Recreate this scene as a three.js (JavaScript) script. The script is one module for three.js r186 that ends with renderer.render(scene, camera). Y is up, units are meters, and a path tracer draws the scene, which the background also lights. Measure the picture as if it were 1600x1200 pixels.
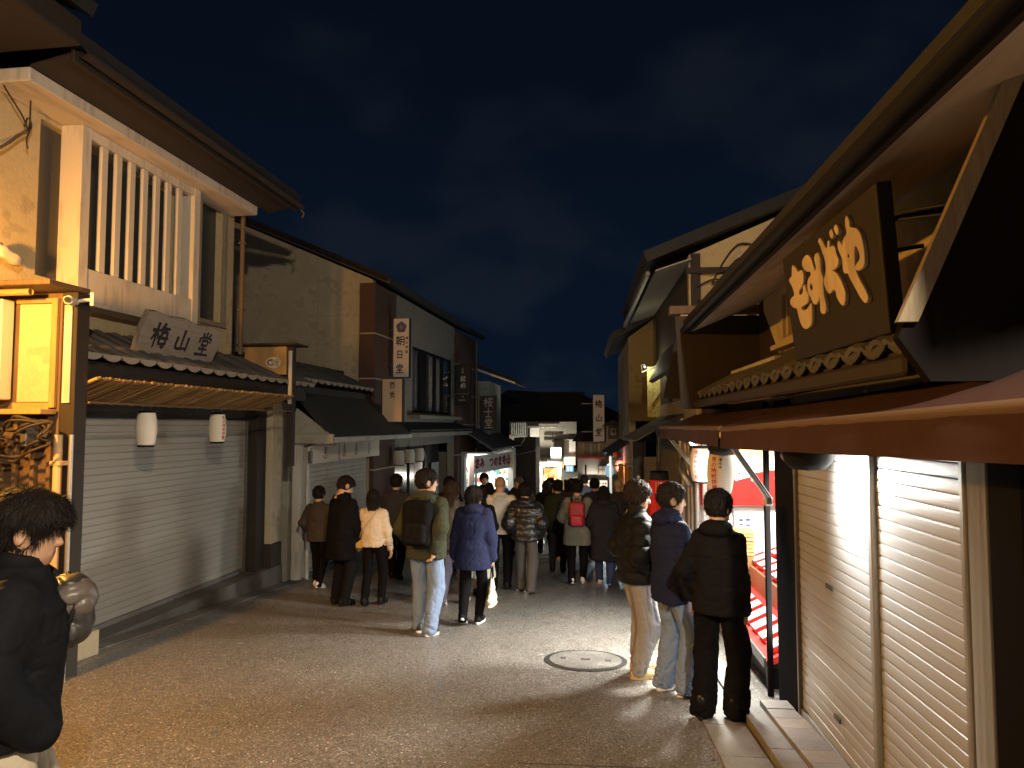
import * as THREE from 'three';
import { mergeGeometries } from 'three/addons/utils/BufferGeometryUtils.js';
import { RectAreaLightUniformsLib } from 'three/addons/lights/RectAreaLightUniformsLib.js';
import { createNoise3D } from 'simplex-noise';

// ───────── camera, sky, moon, exposure ─────────
const scene = new THREE.Scene();
const camera = new THREE.PerspectiveCamera(56.82, 4 / 3, 0.05, 900);
camera.position.set(0, 1.8, 0);
camera.rotation.order = 'YXZ';
camera.rotation.set(0.05854, 0.11649, 0);
const renderer = new THREE.WebGLRenderer({ antialias: true });
renderer.toneMapping = THREE.LinearToneMapping;
renderer.toneMappingExposure = 1.2;
renderer.shadowMap.enabled = true;
RectAreaLightUniformsLib.init();

let seedState = 20240611;
function rnd() { seedState = (seedState + 0x6d2b79f5) | 0; let t = Math.imul(seedState ^ (seedState >>> 15), 1 | seedState); t = (t + Math.imul(t ^ (t >>> 7), 61 | t)) ^ t; return ((t ^ (t >>> 14)) >>> 0) / 4294967296; }
const rr = (a, b) => a + (b - a) * rnd();
const noise3 = createNoise3D(rnd);
const clamp = (x, a, b) => Math.min(b, Math.max(a, x));
const mix = (a, b, t) => a + (b - a) * t;
const sstep = (a, b, x) => { const t = clamp((x - a) / (b - a), 0, 1); return t * t * (3 - 2 * t); };
const fbm = (x, y, z, o = 4) => { let s = 0, a = 0.5; for (let i = 0; i < o; i++) { s += a * noise3(x, y, z); x *= 2.03; y *= 2.03; z *= 2.03; a *= 0.5; } return s; };

{ // night sky with thin cloud lit by the town
  const W = 1024, H = 512, data = new Float32Array(W * H * 4);
  for (let j = 0; j < H; j++) {
    const el = ((j + 0.5) / H - 0.5) * Math.PI, y = Math.sin(el), c = Math.cos(el);
    for (let i = 0; i < W; i++) {
      const az = ((i + 0.5) / W - 0.5) * 2 * Math.PI, x = Math.cos(az) * c, z = Math.sin(az) * c;
      const k = 1 / (Math.abs(y) + 0.28);
      const cl = sstep(0.02, 0.55, fbm(x * k * 1.25 + 3.1, z * k * 1.25 - 1.7, 0.4, 5) + 0.14);
      const lo = 1 - sstep(0.0, 0.75, y);
      const o = (j * W + i) * 4;
      data[o] = mix(0.0016, 0.0023, lo) + cl * 0.0030;
      data[o + 1] = mix(0.0027, 0.0058, lo) + cl * 0.0034;
      data[o + 2] = mix(0.0062, 0.0135, lo) + cl * 0.0036;
      data[o + 3] = 1;
    }
  }
  const sky = new THREE.DataTexture(data, W, H, THREE.RGBAFormat, THREE.FloatType);
  sky.mapping = THREE.EquirectangularReflectionMapping; sky.magFilter = THREE.LinearFilter; sky.needsUpdate = true;
  scene.background = sky; scene.environment = sky;
}
const moon = new THREE.DirectionalLight(0xcfdcff, 0.012);
moon.position.set(-20, 45, -12); moon.target.position.set(-2, 0, -12); moon.castShadow = true;
Object.assign(moon.shadow.camera, { left: -30, right: 30, top: 40, bottom: -30, far: 120 });
scene.add(moon, moon.target);

// ───────── names, things, parts ─────────
const used = new Map();
function numbered(n) { const k = used.get(n) || 0; used.set(n, k + 1); return k ? n + '_' + String(k).padStart(3, '0') : n; }
const baseY = new WeakMap();
function thing(name, label, category, [x, y, z] = [0, 0, 0], turn = 0, group) {
  const o = new THREE.Group(); o.name = numbered(name); o.position.set(x, y, z); o.rotation.y = turn;
  o.userData = { label, category }; if (group) o.userData.group = group;
  baseY.set(o, y); scene.add(o); return o;
}
function setting(name, geo, mat) { const m = new THREE.Mesh(geo, mat); m.name = numbered(name); m.userData.kind = 'structure'; m.receiveShadow = m.castShadow = true; scene.add(m); return m; }
// geometry of a part is written in the thing's own x and z and in heights above the camera's street level
function part(parent, name, geo, mat, pos) {
  const m = new THREE.Mesh(geo, mat); m.name = name; m.castShadow = m.receiveShadow = true;
  const by = baseY.get(parent) || 0, p = pos || [0, 0, 0];
  m.position.set(p[0], p[1] - by, p[2]); parent.add(m); return m;
}
const merge = (list) => { const l = list.map((g) => { const q = g.index ? g.toNonIndexed() : g; for (const k of Object.keys(q.attributes)) if (!['position', 'normal', 'uv'].includes(k)) q.deleteAttribute(k); return q; }); return l.length > 1 ? mergeGeometries(l, false) : l[0]; };

// ───────── shapes (uv in metres) ─────────
function metreUV(g) {
  g = g.index ? g.toNonIndexed() : g;
  const p = g.attributes.position, n = p.count, uv = new Float32Array(n * 2);
  const a = new THREE.Vector3(), b = new THREE.Vector3(), c = new THREE.Vector3();
  for (let i = 0; i < n; i += 3) {
    a.fromBufferAttribute(p, i); b.fromBufferAttribute(p, i + 1); c.fromBufferAttribute(p, i + 2);
    const N = b.clone().sub(a).cross(c.clone().sub(a)), ax = Math.abs(N.x), ay = Math.abs(N.y), az = Math.abs(N.z);
    for (let k = 0; k < 3; k++) {
      const v = k === 0 ? a : k === 1 ? b : c;
      uv[(i + k) * 2] = ax >= ay && ax >= az ? v.z : v.x;
      uv[(i + k) * 2 + 1] = ay > ax && ay >= az ? v.z : v.y;
    }
  }
  g.setAttribute('uv', new THREE.BufferAttribute(uv, 2)); return g;
}
// box with chamfered edges: 44 triangles
function box(x0, x1, y0, y1, z0, z1, r = 0.004) {
  const hx = (x1 - x0) / 2, hy = (y1 - y0) / 2, hz = (z1 - z0) / 2, c = Math.min(r, hx * 0.45, hy * 0.45, hz * 0.45);
  const P = [], H = [hx, hy, hz];
  const v = (ax, s, t, sgn) => { const o = [0, 0, 0]; o[ax] = sgn * H[ax]; o[(ax + 1) % 3] = s * (H[(ax + 1) % 3] - c); o[(ax + 2) % 3] = t * (H[(ax + 2) % 3] - c); return o; };
  const quad = (a, b, d, e) => P.push(...a, ...b, ...d, ...a, ...d, ...e);
  for (let ax = 0; ax < 3; ax++) for (const s of [1, -1]) { const q = [v(ax, -1, -1, s), v(ax, 1, -1, s), v(ax, 1, 1, s), v(ax, -1, 1, s)]; s > 0 ? quad(...q) : quad(q[3], q[2], q[1], q[0]); }
  for (let ax = 0; ax < 3; ax++) { const b = (ax + 1) % 3;
    for (const sa of [1, -1]) for (const sb of [1, -1]) {
      const A = v(ax, sb, -1, sa), B = v(ax, sb, 1, sa), C = v(b, 1, sa, sb), D = v(b, -1, sa, sb);
      sa * sb > 0 ? quad(A, D, C, B) : quad(B, C, D, A);
    } }
  for (const sx of [1, -1]) for (const sy of [1, -1]) for (const sz of [1, -1]) {
    const A = v(0, sy, sz, sx), B = v(1, sz, sx, sy), C = v(2, sx, sy, sz);
    sx * sy * sz > 0 ? P.push(...A, ...B, ...C) : P.push(...A, ...C, ...B);
  }
  const g = new THREE.BufferGeometry(); g.setAttribute('position', new THREE.Float32BufferAttribute(P, 3));
  g.translate((x0 + x1) / 2, (y0 + y1) / 2, (z0 + z1) / 2); g.computeVertexNormals(); return metreUV(g);
}
// flat outline (list of [u, v]) with thickness; map sends (u, v, w) to a point
function slab(outline, thick, map, holes = []) {
  const s = new THREE.Shape(outline.map((p) => new THREE.Vector2(p[0], p[1])));
  for (const h of holes) s.holes.push(new THREE.Path(h.map((p) => new THREE.Vector2(p[0], p[1]))));
  const g = new THREE.ExtrudeGeometry(s, { depth: thick, bevelEnabled: false });
  const p = g.attributes.position;
  for (let i = 0; i < p.count; i++) { const q = map(p.getX(i), p.getY(i), p.getZ(i)); p.setXYZ(i, q[0], q[1], q[2]); }
  g.computeVertexNormals(); return metreUV(g);
}
const onX = (x, s = 1) => (u, v, w) => [x + s * w, v, u];      // u = z, v = y
const onZ = (z, s = 1) => (u, v, w) => [u, v, z + s * w];      // u = x, v = y
const onY = (y) => (u, v, w) => [u, y + w, v];
// quad sheet with thickness through four corners
function plank(a, b, c, d, t) {
  const A = [a, b, c, d].map((p) => new THREE.Vector3(...p)), n = A[1].clone().sub(A[0]).cross(A[3].clone().sub(A[0])).normalize().multiplyScalar(t), Bm = A.map((p) => p.clone().sub(n)), P = [];
  const q = (i, j, k, l) => { for (const v of [i, j, k, i, k, l]) P.push(v.x, v.y, v.z); };
  q(...A); q(Bm[3], Bm[2], Bm[1], Bm[0]);
  for (let i = 0; i < 4; i++) { const j = (i + 1) % 4; q(A[i], Bm[i], Bm[j], A[j]); }
  const g = new THREE.BufferGeometry(); g.setAttribute('position', new THREE.Float32BufferAttribute(P, 3)); g.computeVertexNormals(); return metreUV(g);
}
function tube(points, r, sides = 8, seg) {
  const c = points.length === 2 ? new THREE.LineCurve3(new THREE.Vector3(...points[0]), new THREE.Vector3(...points[1])) : new THREE.CatmullRomCurve3(points.map((p) => new THREE.Vector3(...p)), false, 'centripetal');
  return new THREE.TubeGeometry(c, seg || (points.length === 2 ? 1 : points.length * 5), r, sides, false);
}
function rod(a, b, r, sides = 10) {
  const A = new THREE.Vector3(...a), d = new THREE.Vector3(...b).sub(A), L = d.length();
  const g = new THREE.CylinderGeometry(r, r, L, sides); g.translate(0, L / 2, 0);
  g.applyQuaternion(new THREE.Quaternion().setFromUnitVectors(new THREE.Vector3(0, 1, 0), d.normalize())); g.translate(...a); return g;
}
function lathe(prof, seg = 24) { return new THREE.LatheGeometry(prof.map((p) => new THREE.Vector2(p[0], p[1])), seg); }

// ───────── textures ─────────
function pnoise(size, cells, seed) { // periodic value noise
  const g = new Float32Array(cells * cells); let s = seed * 7919 + 13;
  const r = () => { s = (Math.imul(s, 1664525) + 1013904223) | 0; return (s >>> 8) / 16777216; };
  for (let i = 0; i < g.length; i++) g[i] = r();
  return (x, y) => { const fx = (x / size) * cells, fy = (y / size) * cells, ix = Math.floor(fx), iy = Math.floor(fy); let tx = fx - ix, ty = fy - iy; tx = tx * tx * (3 - 2 * tx); ty = ty * ty * (3 - 2 * ty);
    const G = (a, b) => g[((b % cells) + cells) % cells * cells + ((a % cells) + cells) % cells];
    return mix(mix(G(ix, iy), G(ix + 1, iy), tx), mix(G(ix, iy + 1), G(ix + 1, iy + 1), tx), ty); };
}
function tex(size, fn, metres, srgb, sizeY = size) { // fn(x, y) -> [r, g, b] 0..1
  const d = new Uint8Array(size * sizeY * 4);
  for (let y = 0; y < sizeY; y++) for (let x = 0; x < size; x++) { const c = fn(x, y), o = (y * size + x) * 4; d[o] = clamp(c[0], 0, 1) * 255; d[o + 1] = clamp(c[1], 0, 1) * 255; d[o + 2] = clamp(c[2], 0, 1) * 255; d[o + 3] = 255; }
  const t = new THREE.DataTexture(d, size, sizeY); t.wrapS = t.wrapT = THREE.RepeatWrapping; t.magFilter = THREE.LinearFilter; t.minFilter = THREE.LinearMipmapLinearFilter;
  if (srgb) t.colorSpace = THREE.SRGBColorSpace; if (metres) t.repeat.set(1 / metres, 1 / metres); t.needsUpdate = true; return t;
}
const grey = (v) => [v, v, v];
const n4 = pnoise(512, 4, 1), n9 = pnoise(512, 9, 2), n24 = pnoise(512, 24, 3), n64 = pnoise(512, 64, 4), n160 = pnoise(512, 160, 5), n256 = pnoise(512, 256, 6);
// white multipliers, so that one pattern serves many colours
const T = {
  plaster: tex(512, (x, y) => grey(0.80 + 0.10 * (n4(x, y) - 0.5) + 0.10 * (n9(x, y) - 0.5) + 0.08 * (n64(x, y) - 0.5) + 0.07 * (n256(x, y) - 0.5) - 0.14 * sstep(0.62, 0.9, n24(x, y) * n9(x, y) * 1.7)), 2.2),
  plasterB: tex(512, (x, y) => grey(0.5 + 0.5 * (n64(x, y) - 0.5) + 0.5 * (n256(x, y) - 0.5)), 1.1),
  wood: tex(512, (x, y) => { const g = n9(x * 4, y * 0.35) * 0.5 + n64(x * 2, y * 0.25) * 0.35 + n160(x, y * 0.06) * 0.3; return grey(0.55 + 0.42 * g); }, 0.7),
  grime: tex(512, (x, y) => { const s = n24(x * 2, y * 0.22), p = n9(x, y); return grey(0.86 - 0.22 * sstep(0.45, 0.95, s * 0.6 + p * 0.5) + 0.06 * (n160(x, y) - 0.5)); }, 1.8),
  rough: tex(512, (x, y) => grey(0.55 + 0.5 * (n9(x, y) - 0.5) + 0.35 * (n64(x, y) - 0.5)), 1.3),
  cloth: tex(256, (x, y) => { const w = ((x & 3) < 2 ? 1 : 0) ^ ((y & 3) < 2 ? 1 : 0); return grey(0.5 + (w ? 0.16 : -0.16) + 0.2 * (n160(x * 2, y * 2) - 0.5)); }, 0.12),
  concrete: tex(512, (x, y) => grey(0.72 + 0.16 * (n9(x, y) - 0.5) + 0.12 * (n24(x, y) - 0.5) + 0.16 * (n160(x, y) - 0.5) + 0.12 * (n256(x, y) - 0.5)), 1.4),
  tileB: tex(256, (x, y) => grey(0.5 + 0.4 * (n64(x * 2, y * 2) - 0.5) + 0.4 * (n256(x * 2, y * 2) - 0.5)), 0.4),
};
function mat(rgb, o = {}) { const m = new THREE.MeshStandardMaterial({ roughness: 0.8, side: THREE.DoubleSide, ...o }); m.color.setRGB(...rgb); return m; }
const M = {
  plaster: mat([0.58, 0.50, 0.36], { map: T.plaster, bumpMap: T.plasterB, bumpScale: 0.003, roughness: 0.92 }),
  plasterYellow: mat([0.62, 0.50, 0.30], { map: T.plaster, bumpMap: T.plasterB, bumpScale: 0.003, roughness: 0.92 }),
  plasterGrey: mat([0.33, 0.31, 0.25], { map: T.plaster, bumpMap: T.plasterB, bumpScale: 0.003, roughness: 0.92 }),
  plasterPale: mat([0.42, 0.41, 0.36], { map: T.plaster, bumpMap: T.plasterB, bumpScale: 0.003, roughness: 0.92 }),
  ochre: mat([0.21, 0.145, 0.06], { map: T.plaster, bumpMap: T.plasterB, bumpScale: 0.003, roughness: 0.92 }),
  cream: mat([0.70, 0.61, 0.52], { map: T.grime, bumpMap: T.plasterB, bumpScale: 0.0012, roughness: 0.6 }),
  slatWhite: mat([0.72, 0.64, 0.55], { map: T.grime, roughness: 0.55 }),
  white: mat([0.62, 0.60, 0.55], { map: T.grime, roughness: 0.6 }),
  trim: mat([0.30, 0.25, 0.17], { map: T.wood, roughness: 0.7 }),
  woodDark: mat([0.032, 0.023, 0.017], { map: T.wood, bumpMap: T.wood, bumpScale: 0.0015, roughness: 0.7 }),
  woodMid: mat([0.16, 0.10, 0.055], { map: T.wood, bumpMap: T.wood, bumpScale: 0.0015, roughness: 0.7 }),
  woodGrey: mat([0.20, 0.18, 0.155], { map: T.wood, bumpMap: T.wood, bumpScale: 0.002, roughness: 0.85 }),
  woodWarm: mat([0.50, 0.30, 0.11], { map: T.wood, bumpMap: T.wood, bumpScale: 0.0015, roughness: 0.6 }),
  black: (() => { const m = new THREE.MeshPhysicalMaterial({ roughness: 0.6, specularIntensity: 0.3, side: THREE.DoubleSide }); m.color.setRGB(0.012, 0.011, 0.011); return m; })(), blackPaintAndShade: (() => { const m = new THREE.MeshPhysicalMaterial({ roughness: 0.95, specularIntensity: 0.06, side: THREE.DoubleSide }); m.color.setRGB(0.011, 0.010, 0.010); return m; })(), woodBlack: mat([0.016, 0.012, 0.009], { map: T.wood, bumpMap: T.wood, bumpScale: 0.0015, roughness: 0.75 }),
  blackMatt: mat([0.013, 0.012, 0.012], { roughness: 0.9 }),
  steel: mat([0.55, 0.54, 0.51], { map: T.grime, roughness: 0.42, metalness: 0.75 }),
  steelDark: mat([0.14, 0.13, 0.12], { roughness: 0.5, metalness: 0.6 }),
  shutterL: mat([0.40, 0.375, 0.335], { roughness: 0.55, metalness: 0.25 }),
  shutterR: mat([0.48, 0.495, 0.505], { roughness: 0.42, metalness: 0.35 }), shutterR2: mat([0.46, 0.475, 0.485], { roughness: 0.46, metalness: 0.35 }), shutterL2: mat([0.385, 0.36, 0.322], { roughness: 0.6, metalness: 0.25 }),
  shutterCream: mat([0.52, 0.47, 0.38], { map: T.grime, roughness: 0.55, metalness: 0.15 }),
  tile: mat([0.085, 0.085, 0.088], { bumpMap: T.tileB, bumpScale: 0.001, roughness: 0.78 }),
  tile2: mat([0.11, 0.105, 0.10], { bumpMap: T.tileB, bumpScale: 0.001, roughness: 0.78 }),
  tile3: mat([0.065, 0.066, 0.07], { bumpMap: T.tileB, bumpScale: 0.001, roughness: 0.78 }),
  tileEnd: mat([0.30, 0.27, 0.23], { bumpMap: T.tileB, bumpScale: 0.001, roughness: 0.8 }),
  roof: mat([0.018, 0.018, 0.02], { map: T.concrete, roughness: 0.7 }),
  reed: mat([0.40, 0.24, 0.085], { map: T.wood, roughness: 0.75 }), reed2: mat([0.30, 0.17, 0.06], { map: T.wood, roughness: 0.75 }), reed3: mat([0.48, 0.31, 0.12], { map: T.wood, roughness: 0.7 }),
  brick: mat([0.12, 0.062, 0.042], { map: T.plaster, bumpMap: T.plasterB, bumpScale: 0.003, roughness: 0.85 }),
  glassDark: mat([0.045, 0.048, 0.045], { roughness: 0.12, metalness: 0.0 }),
  frosted: mat([0.11, 0.10, 0.085], { roughness: 0.3 }),
  curtain: mat([0.52, 0.51, 0.42], { roughness: 0.9, map: T.plaster }),
  paper: mat([0.72, 0.70, 0.65], { roughness: 0.8 }),
  awning: mat([0.055, 0.0165, 0.012], { map: T.plaster, bumpMap: T.cloth, bumpScale: 0.0006, roughness: 0.85 }),
  awningDark: mat([0.045, 0.043, 0.036], { map: T.plaster, bumpMap: T.cloth, bumpScale: 0.0006, roughness: 0.85 }),
  concrete: mat([0.30, 0.29, 0.27], { map: T.concrete, bumpMap: T.concrete, bumpScale: 0.002, roughness: 0.85 }),
  concreteDark: mat([0.15, 0.14, 0.125], { map: T.concrete, bumpMap: T.concrete, bumpScale: 0.002, roughness: 0.85 }),
  card: mat([0.50, 0.40, 0.25], { map: T.plaster, roughness: 0.85 }),
  cable: mat([0.02, 0.018, 0.016], { roughness: 0.6 }),
  pvcOrange: mat([0.62, 0.42, 0.22], { roughness: 0.45 }), pvcWhite: mat([0.58, 0.57, 0.54], { roughness: 0.4 }),
  redCloth: mat([0.62, 0.030, 0.022], { bumpMap: T.cloth, bumpScale: 0.0006, roughness: 0.85 }),
  redLacquer: mat([0.50, 0.022, 0.018], { roughness: 0.4 }),
};
const glow = (rgb, k) => { const m = mat([0.8, 0.8, 0.8], { roughness: 0.5 }); m.emissive = new THREE.Color().setRGB(...rgb); m.emissiveIntensity = k; return m; };

// ───────── brush lettering: strokes in a 100 × 100 box ─────────
const GL = {
  san: [[[50, 8], [49, 45], [50, 80]], [[15, 42], [16, 84], [86, 82]], [[86, 38], [85, 90]]],
  hi: [[[25, 12], [25, 90]], [[25, 12], [76, 12], [75, 90]], [[25, 50], [75, 50]], [[25, 88], [75, 88]]],
  dou: [[[50, 3], [50, 22]], [[28, 8], [36, 20]], [[73, 7], [64, 20]], [[14, 40], [16, 27], [86, 26], [80, 40]], [[33, 36], [34, 55]], [[33, 36], [67, 36], [66, 55]], [[33, 54], [67, 54]], [[25, 70], [75, 70]], [[50, 58], [50, 92]], [[9, 94], [91, 93]]],
  ume: [[[6, 31], [42, 28]], [[25, 6], [25, 95]], [[25, 32], [6, 66]], [[27, 38], [41, 54]], [[60, 4], [46, 30]], [[52, 19], [93, 18]], [[58, 35], [52, 78], [92, 77]], [[58, 35], [85, 34], [80, 93], [71, 90]], [[43, 57], [97, 56]]],
  asa: [[[12, 14], [46, 14]], [[29, 4], [29, 26]], [[14, 28], [14, 60]], [[14, 28], [44, 28], [44, 60]], [[14, 44], [44, 44]], [[14, 60], [44, 60]], [[8, 76], [50, 76]], [[29, 60], [29, 96]], [[60, 10], [60, 60], [52, 94]], [[60, 10], [90, 10], [90, 92], [82, 90]], [[60, 36], [90, 36]], [[60, 60], [90, 60]]],
  nishi: [[[10, 15], [90, 14]], [[18, 36], [20, 92]], [[18, 36], [82, 35], [80, 92]], [[20, 88], [80, 87]], [[40, 15], [38, 52], [25, 68]], [[60, 15], [60, 56], [76, 60]]],
  hide: [[[70, 4], [30, 14]], [[8, 27], [92, 25]], [[50, 10], [50, 52]], [[48, 28], [14, 54]], [[52, 28], [89, 50]], [[24, 61], [64, 59], [60, 74], [84, 73], [77, 97], [66, 92]], [[42, 61], [37, 80], [14, 97]]],
  saku: [[[6, 31], [42, 28]], [[25, 6], [25, 95]], [[25, 32], [6, 66]], [[27, 38], [41, 54]], [[52, 8], [57, 21]], [[70, 4], [71, 18]], [[91, 6], [82, 21]], [[66, 27], [53, 66], [90, 93]], [[85, 44], [72, 74], [47, 95]], [[44, 46], [97, 45]]],
  shi: [[[10, 36], [90, 35]], [[50, 6], [50, 88]], [[22, 88], [78, 88]]],
  go: [[[25, 5], [8, 25]], [[27, 28], [6, 52]], [[17, 45], [17, 95]], [[42, 8], [34, 24]], [[40, 18], [62, 17]], [[32, 35], [65, 33]], [[49, 18], [49, 82]], [[49, 56], [62, 55]], [[37, 52], [37, 84]], [[31, 87], [65, 80]], [[73, 16], [73, 96]], [[73, 16], [93, 15], [92, 62], [84, 60]]],
  tokoro: [[[8, 12], [47, 11]], [[14, 28], [14, 60], [5, 93]], [[14, 28], [42, 28], [42, 50], [14, 50]], [[90, 7], [60, 20]], [[58, 20], [58, 56], [47, 95]], [[58, 42], [96, 41]], [[78, 42], [78, 97]]],
  yoru: [[[50, 2], [50, 14]], [[8, 18], [92, 17]], [[32, 24], [8, 56]], [[22, 44], [22, 95]], [[58, 24], [40, 58]], [[54, 36], [82, 36], [70, 66], [36, 95]], [[50, 52], [66, 72], [95, 94]], [[56, 50], [64, 58]]],
  no: [[[52, 22], [46, 60], [26, 82], [12, 62], [22, 34], [52, 20], [82, 34], [86, 62], [60, 90]]],
  toku: [[[14, 10], [6, 34]], [[8, 28], [42, 28]], [[25, 5], [25, 95]], [[4, 64], [44, 52]], [[52, 18], [92, 18]], [[72, 5], [72, 34]], [[46, 36], [96, 36]], [[48, 54], [96, 54]], [[82, 40], [82, 92], [72, 88]], [[58, 64], [66, 76]]],
  betsu: [[[10, 10], [10, 36]], [[10, 10], [48, 10], [48, 36]], [[10, 36], [48, 36]], [[8, 52], [50, 52], [46, 92], [36, 88]], [[28, 36], [24, 64], [6, 94]], [[66, 16], [66, 66]], [[88, 6], [88, 94], [78, 90]]],
  hai: [[[6, 28], [42, 28]], [[26, 5], [26, 92], [16, 86]], [[4, 62], [42, 50]], [[52, 14], [94, 14]], [[54, 34], [92, 34]], [[50, 56], [96, 56]], [[73, 14], [73, 96]]],
  kan: [[[12, 10], [6, 24]], [[10, 20], [46, 20]], [[26, 26], [10, 50]], [[18, 44], [18, 96]], [[18, 44], [48, 44]], [[18, 60], [46, 60]], [[18, 76], [46, 76]], [[18, 94], [50, 94]], [[34, 34], [34, 94]], [[60, 8], [60, 60], [86, 60], [86, 8], [60, 8]], [[60, 25], [86, 25]], [[60, 42], [86, 42]], [[68, 62], [64, 80], [48, 95]], [[78, 62], [78, 90], [96, 88], [96, 78]]],
  kiyo: [[[12, 10], [20, 20]], [[6, 34], [16, 42]], [[8, 90], [24, 60]], [[40, 14], [92, 14]], [[66, 4], [66, 44]], [[44, 28], [90, 28]], [[36, 43], [96, 43]], [[48, 56], [48, 94]], [[48, 56], [84, 56], [84, 94], [76, 90]], [[48, 68], [84, 68]], [[48, 80], [84, 80]]],
  mizu: [[[50, 5], [50, 94], [40, 88]], [[10, 32], [38, 32], [8, 80]], [[88, 20], [58, 44]], [[52, 40], [94, 88]]],
  tera: [[[22, 14], [78, 14]], [[50, 4], [50, 34]], [[8, 34], [92, 34]], [[10, 56], [90, 56]], [[66, 40], [66, 94], [56, 88]], [[26, 66], [36, 80]]],
  ma: [[[18, 22], [82, 22]], [[20, 44], [80, 44]], [[52, 6], [52, 76], [32, 90], [18, 78], [34, 66], [84, 88]]],
  tsu: [[[10, 36], [56, 22], [86, 44], [70, 76], [36, 86]]],
  o: [[[12, 28], [72, 25]], [[40, 6], [41, 84], [18, 80], [28, 58], [64, 46], [86, 66], [70, 88], [54, 86]], [[74, 14], [89, 28]]],
  mi: [[[24, 16], [54, 14], [40, 56], [20, 76], [10, 62], [28, 48], [92, 70]], [[74, 34], [70, 70], [54, 92]]],
  aya: [[[80, 6], [20, 16]], [[22, 22], [28, 32]], [[44, 20], [46, 30]], [[66, 18], [60, 30]], [[6, 44], [60, 43]], [[33, 32], [33, 95]], [[32, 46], [6, 76]], [[35, 48], [58, 66]], [[92, 14], [68, 34]], [[95, 38], [66, 60]], [[97, 62], [60, 94]]],
  kane: [[[28, 4], [6, 34]], [[28, 6], [46, 26]], [[14, 36], [44, 36]], [[8, 56], [48, 56]], [[28, 36], [28, 88]], [[14, 66], [18, 80]], [[42, 64], [37, 80]], [[6, 92], [50, 86]], [[70, 6], [54, 40]], [[66, 16], [92, 16], [56, 56]], [[64, 30], [76, 42]], [[60, 60], [60, 94]], [[60, 60], [90, 60], [90, 94]], [[60, 92], [90, 92]]],
};
function brush(c, name, x, y, s, w, color, taper = 0.45, sx = 1) {
  c.fillStyle = color;
  for (const st of GL[name]) {
    const pts = st.length === 2 ? [st[0], [(st[0][0] + st[1][0]) / 2, (st[0][1] + st[1][1]) / 2], st[1]] : st;
    const cv = new THREE.CatmullRomCurve3(pts.map((p) => new THREE.Vector3(p[0], p[1], 0)), false, 'centripetal'), n = Math.ceil(cv.getLength() * s / 100 / Math.max(1, w * 0.25)) + 6;
    for (let i = 0; i <= n; i++) { const t = i / n, p = cv.getPoint(t), r = w * 0.5 * (1 - taper * Math.pow(t, 2) + 0.18 * Math.exp(-t * 12)) ; c.beginPath(); c.arc(x + (p.x * s * sx) / 100, y + (p.y * s) / 100, Math.max(0.5, r), 0, 7); c.fill(); }
  }
}
function canvasTex(w, h, draw) {
  const cv = document.createElement('canvas'); cv.width = w; cv.height = h; const c = cv.getContext('2d'); draw(c, w, h);
  const t = new THREE.CanvasTexture(cv); t.colorSpace = THREE.SRGBColorSpace; return t;
}
// speckle over a canvas, so that paper and board are not one flat tone
function speck(c, w, h, n, a) { for (let i = 0; i < n; i++) { c.fillStyle = rnd() < 0.5 ? `rgba(0,0,0,${a * rnd()})` : `rgba(255,245,225,${a * rnd()})`; const r = rr(0.5, 3); c.fillRect(rnd() * w, rnd() * h, r, r * rr(0.5, 4)); } }
// flat printed face: rectangle, uv 0..1
function face(w, h) { return new THREE.PlaneGeometry(w, h); }
// ───────── ground ─────────
const SLOPE = 0.07;
const gy = (z) => (z > -75 ? SLOPE * z : -5.25);
const asphaltCanvas = (() => {
  const S = 2048, cv = document.createElement('canvas'); cv.width = cv.height = S; const c = cv.getContext('2d');
  c.fillStyle = 'rgb(102,97,90)'; c.fillRect(0, 0, S, S);
  for (let i = 0; i < 104000; i++) {
    const x = rnd() * S, y = rnd() * S, r = rr(1.6, 5.2), e = rr(0.45, 1), a = rnd() * 3.14, k = rnd();
    const v = k < 0.36 ? rr(66, 98) : k < 0.88 ? rr(98, 138) : k < 0.975 ? rr(138, 170) : rr(172, 205), w = rr(-5, 5);
    c.fillStyle = `rgb(${v + w + 3 | 0},${v | 0},${v - w - 6 | 0})`;
    for (const dx of [0, x < 8 ? S : x > S - 8 ? -S : 0]) for (const dy of [0, y < 8 ? S : y > S - 8 ? -S : 0]) { c.beginPath(); c.ellipse(x + dx, y + dy, r, r * e, a, 0, 7); c.fill(); }
  }
  return cv;
})();
const asphaltMap = new THREE.CanvasTexture(asphaltCanvas); asphaltMap.colorSpace = THREE.SRGBColorSpace;
const asphaltBump = new THREE.CanvasTexture(asphaltCanvas);
for (const t of [asphaltMap, asphaltBump]) { t.wrapS = t.wrapT = THREE.RepeatWrapping; t.repeat.set(1 / 3.2, 1 / 3.2); }
const asphaltRough = tex(512, (x, y) => grey(0.50 + 0.55 * (n160(x, y) - 0.5) + 0.5 * (n256(x, y) - 0.5) + 0.25 * (n9(x, y) - 0.5)), 1.7);
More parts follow.
